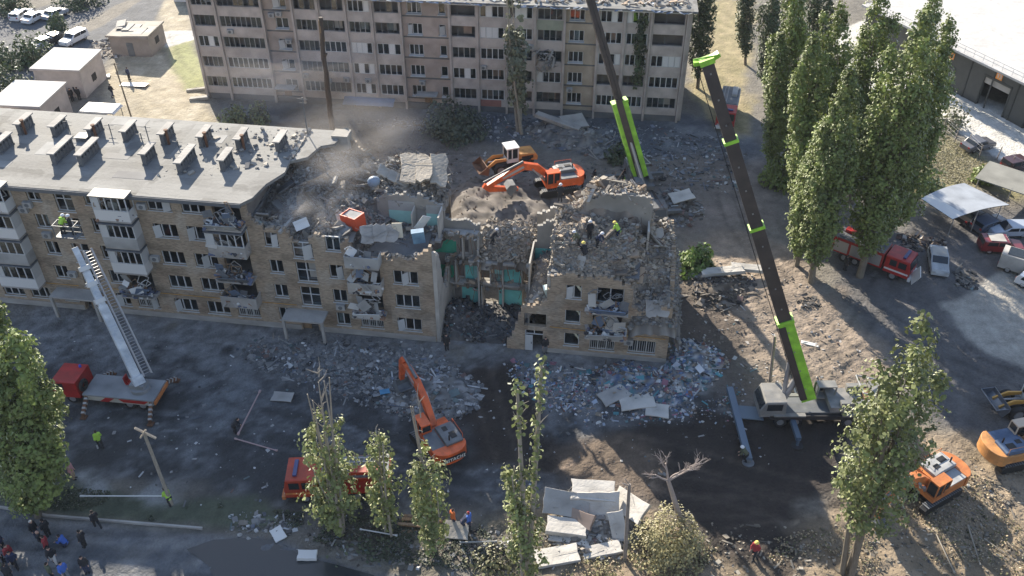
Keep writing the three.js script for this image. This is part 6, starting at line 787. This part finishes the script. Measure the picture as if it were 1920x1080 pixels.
{
  const P = (x, y, label, st, j, tr, hd, turn, h = 0, group) => { const p = G(x, y, h); if (!h) on(p); return person(label, p, turn ?? rr(0, 6.28), st, j, tr, hd, group); };
  // the crowd on the road
  P(70, 1006, 'person in dark clothes with a pale cap heading the crowd by the kerb', 0, 'black', 'navy', 'pale', -.3); P(92, 1004, 'person in black standing beside the one with the pale cap', 0, 'black', 'black', 'hair', 2.6); P(82, 1026, 'bald person in dark jacket talking in the middle of the crowd', 0, 'black', 'grey', 'skin', .4); P(93, 1034, 'person in a dark red jacket close to the bald one', 0, 'red', 'black', 'hair', 3.3); P(104, 1056, 'person in black and pale trousers walking past the crowd', 1, 'black', 'pale', 'hair', -1.2);
  P(126, 1022, 'person crouching in a bright blue jacket', 3, 'blue', 'navy', 'hair', 3.1); P(160, 1024, 'person in black next to the crouching blue one, arms at the sides', 0, 'black', 'black', 'hair', 2.9); P(126, 1084, 'person in a light blue jacket walking at the lower edge', 1, 'blue', 'grey', 'hair', -.8); P(164, 1072, 'tall person in dark clothes alone on the road', 0, 'black', 'navy', 'hair', -1.3); P(100, 1086, 'person in a dark top with a green bag at the lower edge', 0, 'olive', 'black', 'hair', .8);
  P(8, 1030, 'person in a dark coat at the edge of the frame', 0, 'navy', 'black', 'hair', .2); P(6, 1052, 'person in a white top at the edge of the frame', 0, 'white', 'black', 'hair', .5); P(24, 1052, 'person in a red top near the edge of the frame', 0, 'red', 'black', 'hair', -.4); P(31, 1064, 'person in navy walking beside the red top', 1, 'navy', 'black', 'hair', -1.2); P(12, 1082, 'person in olive in the lowest corner', 0, 'olive', 'black', 'hair', .9); P(22, 1088, 'person in black in the lowest corner', 0, 'black', 'black', 'hair', 1.6);
  P(184, 988, 'person in black walking on the dark verge', 1, 'black', 'black', 'hair', 2.4);
  P(190, 838, 'person in a green vest and dark trousers walking across the yard', 1, 'hivis', 'black', 'hair', 2.2); P(140, 898, 'person in a pink top with dark hair beside the leafy tree', 0, 'pink', 'tan', 'hair', 0); P(322, 948, 'person in a green vest leaning at the foot of the wooden pole', 2, 'hivis', 'black', 'hair', 2.4); P(440, 812, 'person in black bending by the fallen rail in the yard', 2, 'black', 'black', 'hair', .2); P(838, 656, 'person in black standing by the foot of the gap', 0, 'black', 'black', 'hair', -1.2); P(1022, 662, 'person in dark clothes in the open entrance door', 0, 'black', 'grey', 'hair', -1.3);
  P(1412, 1046, 'person in a pink and dark jacket with a yellow helmet on the bright dirt', 1, 'red', 'black', 'helmet_yellow', -2.3); P(1398, 866, 'rescuer with a white helmet bending at the end of the steel beam', 2, 'olive', 'black', 'helmet_white', 2.8); P(1583, 506, 'person in black by the red truck among the poplars', 0, 'black', 'black', 'hair', .3); P(850, 985, 'worker in orange behind the pile of planks', 0, 'orange', 'navy', 'hair', .6); P(880, 990, 'worker in blue with a red cap behind the pile of planks', 0, 'blue', 'navy', 'red', 2.8); P(867, 992, 'worker in dark blue bending between the other two', 2, 'navy', 'navy', 'hair', .3);
  // rescuers on the ruin
  P(1050, 378, 'rescuer with a white helmet standing on the torn wall above the gap', 0, 'black', 'black', 'helmet_white', 1.2, 11.6); P(922, 458, 'rescuer in black on the sunlit rubble beside the gap', 2, 'black', 'black', 'helmet_white', .3, 8.5); P(1160, 448, 'rescuer in a bright green vest on the right remnant', 2, 'hivis', 'navy', 'helmet_yellow', 2.6, 11.3); P(1105, 448, 'rescuer in black among the helpers on the right remnant, standing tallest', 0, 'black', 'black', 'helmet_white', 1.8, 11.3); P(1086, 462, 'rescuer bending with a light green vest on the remnant', 2, 'olive', 'black', 'helmet_white', 3.2, 11.3); P(1098, 480, 'rescuer in black crouching over the rubble edge', 3, 'black', 'black', 'helmet_yellow', 2.2, 11.3); P(1118, 462, 'rescuer bending in navy beside the black one', 2, 'navy', 'black', 'helmet_white', -.6, 11.3);
  P(1092, 352, 'person in black on the mound, nearer the excavator', 0, 'black', 'black', 'helmet_white', 2.6, 3.2); P(1114, 345, 'person in black between the excavator and the crane', 0, 'black', 'black', 'hair', .6, 2.6); P(1170, 342, 'person in black at the rear crane', 0, 'black', 'black', 'hair', 1.5, .3);
  for (const [i, dx] of [-.45, .4].entries()) person(i ? 'firefighter in dark gear at the far side of the ladder basket' : 'firefighter in a green yellow vest in the ladder basket', basketAt.clone().add(V(dx, 0, -.05)), i ? .3 : 1.2, i ? 0 : 2, i ? 'black' : 'hivis', 'black', 'helmet_white');
  // dark figures by the garages
  const gl = 'people gathered in the shade between the white roofed garages', L = 'person in dark clothes in the shaded crowd between the two garages'; for (const [x, y] of [[118, 178], [124, 186], [131, 180], [137, 190], [143, 182], [150, 188], [157, 176], [165, 170], [172, 166], [128, 192], [148, 172], [180, 164]]) P(x, y, L, 0, 'black', 'black', 'hair', undefined, 0, gl);
  P(212, 182, 'person in dark clothes walking on the dry lot below the pole', 1, 'black', 'navy', 'hair', 1.2); P(243, 150, 'small dark figure on the dry lot beside the white sheets', 0, 'navy', 'black', 'hair', 1.2); P(191, 128, 'person in black beside the rubble at the garage corner', 0, 'black', 'black', 'hair', .4); P(188, 116, 'person in dark grey beside the one in black at the garage corner', 0, 'grey', 'black', 'hair', 1.4);
}
// ------------------------------------------------------------------ scattered debris and single pieces on the ground
R = mulberry(2024);
function scatter(name, label, pts, n, pal, size, hh = 0, bits = .2, flat = 0) {
  const P = poly(pts), ch = new Chunks(); for (let i = 0; i < n; i++) { const [x, z] = inPoly(P), sd = sdPoly(P, x, z); if (R() > sst(-.4, 2.2, sd) + .15) continue; const s = lerp(size[0] * .8, size[1] * .85, Math.pow(R(), 3.6)), cv = rr(.7, 1.2), c0 = R() < bits ? pick(BITS) : pick(pal), cm = (c0[0] + c0[1] + c0[2]) / 3, c = c0.map(v => lerp(v, cm, pal === TRASH ? 0 : .4) * cv), k = R(), y = gy(x, z) + hh * sst(0, 4, sd) * (.6 + .6 * vn(x, z)) * (hh ? Math.sqrt(R()) : 1) + s * .1; k < .16 ? ch.at(x, y, z, s * rr(2.5, 4.5), .07, .13, c, .1, .25) : k < .36 + flat ? ch.at(x, y, z, s * 1.9, .05, s * 1.4, c, .35, .28) : ch.at(x, y, z, s, s * .6, s * .8, c, .35, .8); }
  const gs = [ch.geo()]; if (hh) { let b = [1e9, -1e9, 1e9, -1e9]; for (const [x, z] of P) b = [Math.min(b[0], x), Math.max(b[1], x), Math.min(b[2], z), Math.max(b[3], z)]; const nx = Math.ceil((b[1] - b[0]) / .5), nz = Math.ceil((b[3] - b[2]) / .5); gs.push(quadStrip(nx, nz, (u, v) => { const x = lerp(b[0], b[1], u), z = lerp(b[2], b[3], v), sd = sdPoly(P, x, z); return [x, sd > 0 ? gy(x, z) + hh * sst(0, 4, sd) * (.55 + .7 * fbm(x * .8, z * .8, 3)) - .03 : gy(x, z) - .5, z]; }, (x, z) => pick(pal).map(v => v * .75))); }
  const o = add(name, gs, M.vc, scene); return tag(o, label, null, null, 'stuff');
}
const DUSTY = [[.2, .2, .2], [.27, .265, .255], [.33, .32, .3], [.14, .145, .15]], TRASH = [[.6, .61, .64], [.34, .39, .47], [.13, .2, .34], [.1, .29, .33], [.46, .38, .32], [.2, .24, .31], [.34, .16, .2], [.68, .68, .68], [.07, .09, .13], [.24, .2, .16], [.28, .28, .28], [.5, .5, .48], [.2, .2, .2], [.4, .44, .5]], BROWN = [[.12, .09, .07], [.2, .16, .12], [.28, .23, .18], [.08, .065, .055]];
scatter('debris', 'grey masonry crumbs spread before the stair door of the left wing', [[430, 640], [600, 622], [820, 650], [860, 700], [880, 760], [760, 790], [600, 740], [470, 690]], 3600, DUSTY, [.08, .55], 0, .2);
scatter('debris_heap', 'mixed heap of broken debris around the raised excavator arm', [[740, 690], [850, 680], [910, 720], [900, 770], [830, 800], [740, 780], [700, 740]], 1700, [...DUSTY, [.45, .45, .45]], [.1, .7], .9, .3);
scatter('debris_heap', 'colourful heap of household goods below the right remnant corner', [[1110, 690], [1180, 672], [1240, 690], [1262, 628], [1330, 640], [1372, 680], [1340, 720], [1270, 770], [1180, 770], [1110, 740]], 3400, TRASH, [.1, .6], 1.2, .45);
scatter('debris', 'litter strewn along the foot of the right remnant', [[940, 680], [1000, 670], [1130, 690], [1120, 770], [1040, 780], [960, 730]], 1300, TRASH, [.07, .45], 0, .3);
scatter('debris', 'litter fanned out below the colourful heap', [[1060, 760], [1180, 760], [1330, 740], [1400, 700], [1400, 790], [1240, 800], [1080, 800]], 900, TRASH, [.06, .4], 0, .3);
scatter('debris', 'sparse litter over the whole dark yard', [[20, 610], [420, 620], [980, 700], [1400, 780], [1500, 850], [1200, 960], [560, 980], [200, 930], [160, 800]], 700, [...DUSTY, [.5, .5, .5], [.6, .6, .6]], [.05, .3], 0, .35);
scatter('debris', 'white and grey rubbish lying by the road puddle', [[430, 960], [560, 960], [580, 1000], [470, 1020], [420, 1000]], 420, [...DUSTY, [.6, .6, .6]], [.07, .5], 0, .3); scatter('debris', 'twigs and crumbs along the lower verge', [[560, 990], [900, 980], [1010, 1000], [1000, 1085], [700, 1070], [560, 1030]], 1500, [...BROWN, ...DUSTY], [.06, .45], 0, .2);
scatter('debris', 'bluish litter along the foot of the long block', [[620, 225], [800, 215], [960, 215], [1260, 238], [1400, 260], [1410, 380], [1260, 340], [1100, 268], [900, 268]], 2600, [[.2, .23, .28], [.12, .14, .18], [.3, .31, .33], [.4, .4, .4], [.1, .09, .08]], [.08, .6], 0, .25);
scatter('debris_heap', 'heap of fallen concrete and boards before the long block', [[985, 240], [1030, 222], [1090, 232], [1150, 262], [1130, 300], [1060, 285], [1000, 268]], 900, [...DUSTY, [.3, .26, .22]], [.15, 1.1], 1.6, .15);
scatter('debris_heap', 'dark debris with boards at the outer side of the right remnant', [[1212, 360], [1290, 350], [1330, 400], [1290, 430], [1230, 420]], 700, [...BROWN, ...DUSTY], [.12, .8], 1.0, .25);
scatter('debris_heap', 'brown earth and root heap beside the tan dirt', [[1270, 500], [1420, 520], [1400, 575], [1330, 590], [1280, 560]], 1000, BROWN, [.1, .7], .9, .08); scatter('debris_heap', 'black charred heap on the tan dirt near the poplar foot', [[1490, 565], [1525, 555], [1545, 575], [1510, 585]], 180, [[.04, .04, .04], [.1, .09, .08]], [.1, .5], .5, .1);
scatter('debris_heap', 'burnt wreckage beside the white estate car', [[1785, 500], [1825, 505], [1835, 545], [1795, 545]], 260, [[.05, .05, .05], [.12, .11, .1], [.25, .22, .18]], [.1, .7], .6, .1); scatter('debris_heap', 'charred brown wreckage behind the red truck by the carport', [[1690, 435], [1750, 440], [1780, 460], [1720, 480], [1680, 460]], 420, [[.07, .05, .04], [.2, .13, .09], [.35, .3, .25], [.04, .04, .04]], [.12, .9], .8, .1);
scatter('debris', 'bricks and bright rubble beside the old shed', [[165, 75], [215, 75], [240, 105], [200, 112], [170, 98]], 420, PALE, [.12, .8], .3, .1); scatter('debris', 'stones and twigs over the dry weedy ground', [[1190, 970], [1540, 990], [1650, 850], [1930, 860], [1930, 1090], [1190, 1090]], 2600, [[.3, .24, .16], [.2, .16, .1], [.4, .34, .24], [.12, .1, .07]], [.05, .35], 0, .02); scatter('debris', 'clods and scraps over the tan dirt', [[1270, 480], [1480, 490], [1640, 680], [1580, 760], [1420, 740], [1290, 640]], 1100, [[.3, .22, .15], [.22, .16, .11], [.5, .45, .4]], [.05, .35], 0, .05); scatter('debris', 'scraps over the mound behind the block', [[680, 260], [1100, 300], [1300, 300], [1310, 400], [700, 330]], 1200, [...DUSTY, ...BROWN], [.07, .45], 0, .1);
scatter('debris_heap', 'broken concrete crumbs packed under the heap of pale slabs', [[1020, 930], [1130, 915], [1215, 950], [1200, 1010], [1160, 1050], [1030, 1060]], 900, [[.5, .47, .42], [.4, .37, .33], [.3, .27, .23], [.22, .19, .16]], [.1, .8], .7, .06);
{ const L = new Leaves(), P = poly([[1190, 990], [1360, 1030], [1540, 990], [1660, 840], [1930, 870], [1930, 1100], [1000, 1100], [1010, 1000]]); for (let i = 0; i < 9000; i++) { const [x, z] = inPoly(P); if (fbm(x * .35, z * .35, 3) < .45) continue; const v = rr(.6, 1.3), c = R() < .3 ? [.12, .125, .05] : [.33, .26, .16]; L.leaf(x, gy(x, z) + rr(.02, .25), z, rr(.04, .11), c.map(q => q * v), V(0, .6, 0)); } tag(add('weeds', L.geo(), M.leaf, scene), 'dry olive weeds over the lower sunlit ground', null, null, 'stuff');
  const L2 = new Leaves(), P2 = poly([[1725, 290], [1775, 255], [1880, 322], [1930, 345], [1900, 350], [1840, 345], [1740, 345]]); for (let i = 0; i < 4500; i++) { const [x, z] = inPoly(P2), v = rr(.6, 1.3); L2.leaf(x, gy(x, z) + rr(.01, .12), z, rr(.04, .1), [.24 * v, .21 * v, .12 * v], V(0, .7, 0)); } tag(add('dry_grass', L2.geo(), M.leaf, scene), 'tan dry grass on the slope behind the carport', null, null, 'stuff');
  const L3 = new Leaves(), P3 = poly([[40, 905], [330, 935], [560, 960], [900, 985], [1000, 1080], [680, 1050], [520, 990], [380, 985], [60, 955]]); for (let i = 0; i < 9000; i++) { const [x, z] = inPoly(P3); if (fbm(x * .4 + 9, z * .4, 3) < .52) continue; const v = rr(.5, 1.2); L3.leaf(x, gy(x, z) + rr(.02, .16), z, rr(.05, .11), [.075 * v, .09 * v, .05 * v], V(0, .7, 0)); } tag(add('grass', L3.geo(), M.leaf, scene), 'patchy green grass on the shaded verge', null, null, 'stuff'); }
{
  let seed = 40; const slabAt = (label, px, py, w, d, th, yaw, tilt, y = 0, m = M.slab) => { const p = on(G(px, py)), o = tag(add('concrete_slab', (() => { const out = [], n = 1; seed++; for (let i = 0; i < n; i++) { const Q = [], hw = w / n * .52; for (const [ax, az, bx2, bz] of [[-1, -1, 1, -1], [1, -1, 1, 1], [1, 1, -1, 1], [-1, 1, -1, -1]]) for (let k = 0; k < 4; k++) { const t = k / 4, jit = k ? 1 - .09 * h2(k + seed * 3, ax * 5 + az * 2 + seed) : 1 - .05 * h2(seed, ax * 3 + az); Q.push([lerp(ax, bx2, t) * hw * (ax === bx2 ? jit : 1), lerp(az, bz, t) * d * .5 * (az === bz ? jit : 1)]); } const g = prof(Q, th, Math.min(.03, th * .2)); g.rotateX(PI / 2 + (h2(seed, i) - .5) * .12); g.rotateZ((h2(i, seed) - .5) * .16); g.translate(((i + .5) / n - .5) * w, 0, 0); out.push(g); } for (let i = 0; i < 5 && th > .2; i++) out.push(rod(V((R() < .5 ? -.48 : .48) * w, 0, rr(-.4, .4) * d), V(rr(-.66, .66) * w, rr(-.2, .4), rr(-.66, .66) * d), .014, .014, 4)); return out; })(), m, scene), label, 'concrete slab'); o.position.set(p.x, p.y + y + th * .5, p.z); o.rotation.set(tilt[0], yaw, tilt[1], 'YXZ'); return o; };
  slabAt('pale slab lying flat, lowest of the heap by the wooden pole', 1044, 1046, 3.2, 1.6, .28, .14, [0, .04]); slabAt('pale slab lying flat between the flat one and the wooden pole', 1128, 1034, 3.0, 1.1, .26, .18, [0, 0]); slabAt('thick pale slab on the lower tier of the heap', 1062, 996, 3.0, 1.5, .45, -.15, [0, -.03], .2); slabAt('thin slab under the thick pale one', 1068, 1008, 3.1, 1.4, .2, -.22, [.05, 0], .02); slabAt('blue grey slab tilted at the poplar side of the heap', 1062, 962, 3.6, 2.0, .3, -.2, [.55, -.05], .9, M.concrete); slabAt('bright slab crowning the heap', 1110, 944, 3.4, 1.9, .3, -.1, [.12, .03], 1.35); slabAt('curved pale slab sloping to the front of the heap', 1122, 966, 3.2, 2.3, .34, .05, [.75, .1], .9); slabAt('long slab leaning at the pole side of the heap', 1178, 962, 3.4, 1.8, .3, -.75, [.55, .3], .8); slabAt('narrow slab propped upright behind the wooden pole', 1158, 1000, 1.2, 2.6, .24, .25, [.7, .2], .6); slabAt('brown broken slab wedged in the middle of the heap', 1090, 985, 1.9, 1.2, .35, -.45, [.6, .2], .5, M.tan);
  slabAt('long pale slab above the earth heap beside the green bush', 1352, 520, 4.4, 1.1, .4, .05, [0, .05], .6); slabAt('pale slab end to end with the long one, nearer the boom', 1398, 514, 3.2, 1.0, .4, -.12, [.05, -.08], .6); slabAt('grey slab leaning below the pale ones', 1310, 524, 2.4, 1.0, .3, -.3, [.3, 0], .1, M.concrete);
  slabAt('large pale panel lying in front of the colourful heap', 1192, 752, 3.0, 2.5, .14, .1, [.12, 0], .25); slabAt('pale panel next to the large one with a broken corner', 1232, 772, 2.0, 1.6, .14, -.2, [.1, 0], .1); slabAt('tilted grey panel behind the large pale one', 1150, 745, 2.6, 1.6, .14, .5, [.15, .05], .25, M.concrete);
  slabAt('grey beam leaning over the heap by the long block', 1045, 250, 6.2, 1.0, .5, -.5, [.1, -.12], 1.4, M.concrete); slabAt('broken grey panel on the heap by the long block', 1075, 246, 3.4, 2.4, .3, .4, [.4, 0], 1.2, M.concrete); slabAt('pale board roof lying on the dark debris beyond the right remnant', 1276, 384, 2.6, 2.0, .14, .25, [.1, .12], 1.1); slabAt('white sheet metal lying on the tan dirt', 1518, 645, 1.6, .45, .06, -.4, [0, 0], .05, M.white);
  slabAt('white panel lying by the road puddle', 522, 1003, .9, 1.3, .1, .6, [.05, 0], .1, M.white); slabAt('white board box lying at the lower edge of the verge', 577, 1044, 1.4, .8, .35, .05, [0, 0], .02, M.white); slabAt('grey sheet lying in the yard near the fallen rail', 530, 746, 1.9, 1.1, .08, -.15, [.1, 0], .1, M.concrete); slabAt('white sheet on the bright lot by the dark figure', 252, 160, 4, 1.3, .1, -.2, [0, 0], .05, M.white); slabAt('white board near the garage corner', 196, 145, 1.6, 1, .1, .2, [0, 0], .1, M.white); slabAt('pale plank stack at the foot of the long block', 368, 170, 2.6, .5, .35, .1, [0, 0], 0, M.paleConc); slabAt('second pale plank stack nearer the roof of the wrecked block', 374, 187, 2.6, .7, .4, .1, [0, 0], 0, M.paleConc); slabAt('blue sheet lying in the debris near the excavator arm', 722, 740, .9, .6, .08, .3, [.1, 0], .3, M.blue);
  const rail = (label, a, b, r, m, y = .1) => { const p = G(...a, y), q = G(...b, y), o = thing('fallen_rail', label, 'rail', V(0, 0, 0)); add('pipe', [rod(p, q, r, r * .8)], m, o); add('joint', [rod(p, p.clone().lerp(q, .05), r * 1.5), rod(q.clone().lerp(p, .05), q, r * 1.5)], m, o); };
  rail('pinkish rail leaning in the yard beside the bending person', [446, 815], [488, 732], .07, mat(.4, .28, .27), .8); rail('fallen rail continuing towards the sheet in the yard', [440, 822], [520, 845], .06, mat(.4, .28, .27), .2); rail('long white rail across the verge between tree and pole', [150, 930], [310, 930], .06, M.white, .6); rail('white rail lying under the young poplars', [675, 992], [745, 1004], .06, M.white, .3); rail('pale rail beyond the pile of planks', [862, 1017], [932, 1015], .07, M.dirtyWhite, .25); rail('dead branch lying on the lower sunlit ground', [1750, 990], [1790, 1075], .06, M.barkPale, .15); rail('second dead branch nearer the corner', [1815, 985], [1838, 1060], .06, M.barkPale, .15); rail('thin branch across the shadow of the poplar', [1845, 1010], [1910, 1055], .04, M.barkPale, .15);
  const pk = thing('plank_pile', 'pile of brown boards between the young poplars', 'plank pile', on(G(790, 985)), -.12); for (let i = 0; i < 9; i++) add('plank', [bx(3.4 * rr(.8, 1), .07, .24, rr(-.2, .2), .1 + .1 * (i % 4), -.6 + .28 * Math.floor(i / 2), rr(-.1, .1), rr(-.2, .2), rr(-.03, .03))], i % 3 ? M.wood : mat(.34, .2, .1, { map: T.bark }), pk);
  slabAt('pale panel leaning at the end of the plank pile', 856, 1000, 1.9, 1.5, .1, -.1, [.35, 0], .4, M.paleConc);
}
// ------------------------------------------------------------------ dust hanging over the ruin
{
  // thin curved veils of dust, thinning out to nothing at their rims, many through the depth of the cloud
  const puffs = (label, list) => { const gs = []; for (const [c, r, n, al] of list) for (let i = 0; i < n; i++) { const N = 22, p = [], cl = [], ix = [], a = rr(0, 6.28), ti = rr(-.7, .7), s = r * rr(.8, 1.5), k = rr(0, 90), m = new THREE.Matrix4().makeRotationFromEuler(new THREE.Euler(PI / 2 + ti * .3, rr(-.2, .2), a)); m.setPosition(c.x + rr(-.45, .45) * r, c.y + rr(-.4, .4) * r, c.z + rr(-.5, .5) * r); const v = V(0, 0, 0); for (let y = 0; y <= N; y++) for (let x = 0; x <= N; x++) { const u = x / N * 2 - 1, w = y / N * 2 - 1, q = Math.hypot(u, w); v.set(u * s, w * s, s * (.06 * (u * u - w * w))).applyMatrix4(m); p.push(v.x, v.y, v.z); cl.push(1, 1, 1, (al ?? 1) * Math.pow(sst(1, 0, q), 1.2) * (.6 + .4 * sst(.35, .65, vn(u * 1.1 + k, w * 1.1 + k)))); } for (let y = 0; y < N; y++) for (let x = 0; x < N; x++) { const b = y * (N + 1) + x; ix.push(b, b + 1, b + N + 1, b + 1, b + N + 2, b + N + 1); } const g = new THREE.BufferGeometry(); g.setAttribute('position', new THREE.Float32BufferAttribute(p, 3)); g.setAttribute('color', new THREE.Float32BufferAttribute(cl, 4)); g.setIndex(ix); g.computeVertexNormals(); gs.push(g); }
    const m = new THREE.MeshStandardMaterial({ color: C(.60, .55, .49), roughness: 1, transparent: true, opacity: .12, depthWrite: false, side: THREE.DoubleSide, vertexColors: true }); tag(add('dust_cloud', gs, m, scene), label, null, null, 'stuff'); };
  puffs('brown dust drifting from the ruin towards the long block', [[onBlock(34.5, 14, 13), 4.5, 6, .6], [V(-17, 8, -96), 7, 6, .45], [V(-25, 7, -103), 9, 7, .45], [V(-31, 8, -107), 9, 6, .4], [onBlock(31.5, 14, 8), 3.6, 8, .75], [onBlock(27.5, 14.5, 14), 3.4, 5, .6]]);
  puffs('thin dust over the rubble near the red box', [[onBlock(31.5, 12.2, 3.5), 2.4, 8], [onBlock(34.5, 12.2, 2.5), 2.2, 6]]);
}
renderer.render(scene, camera);
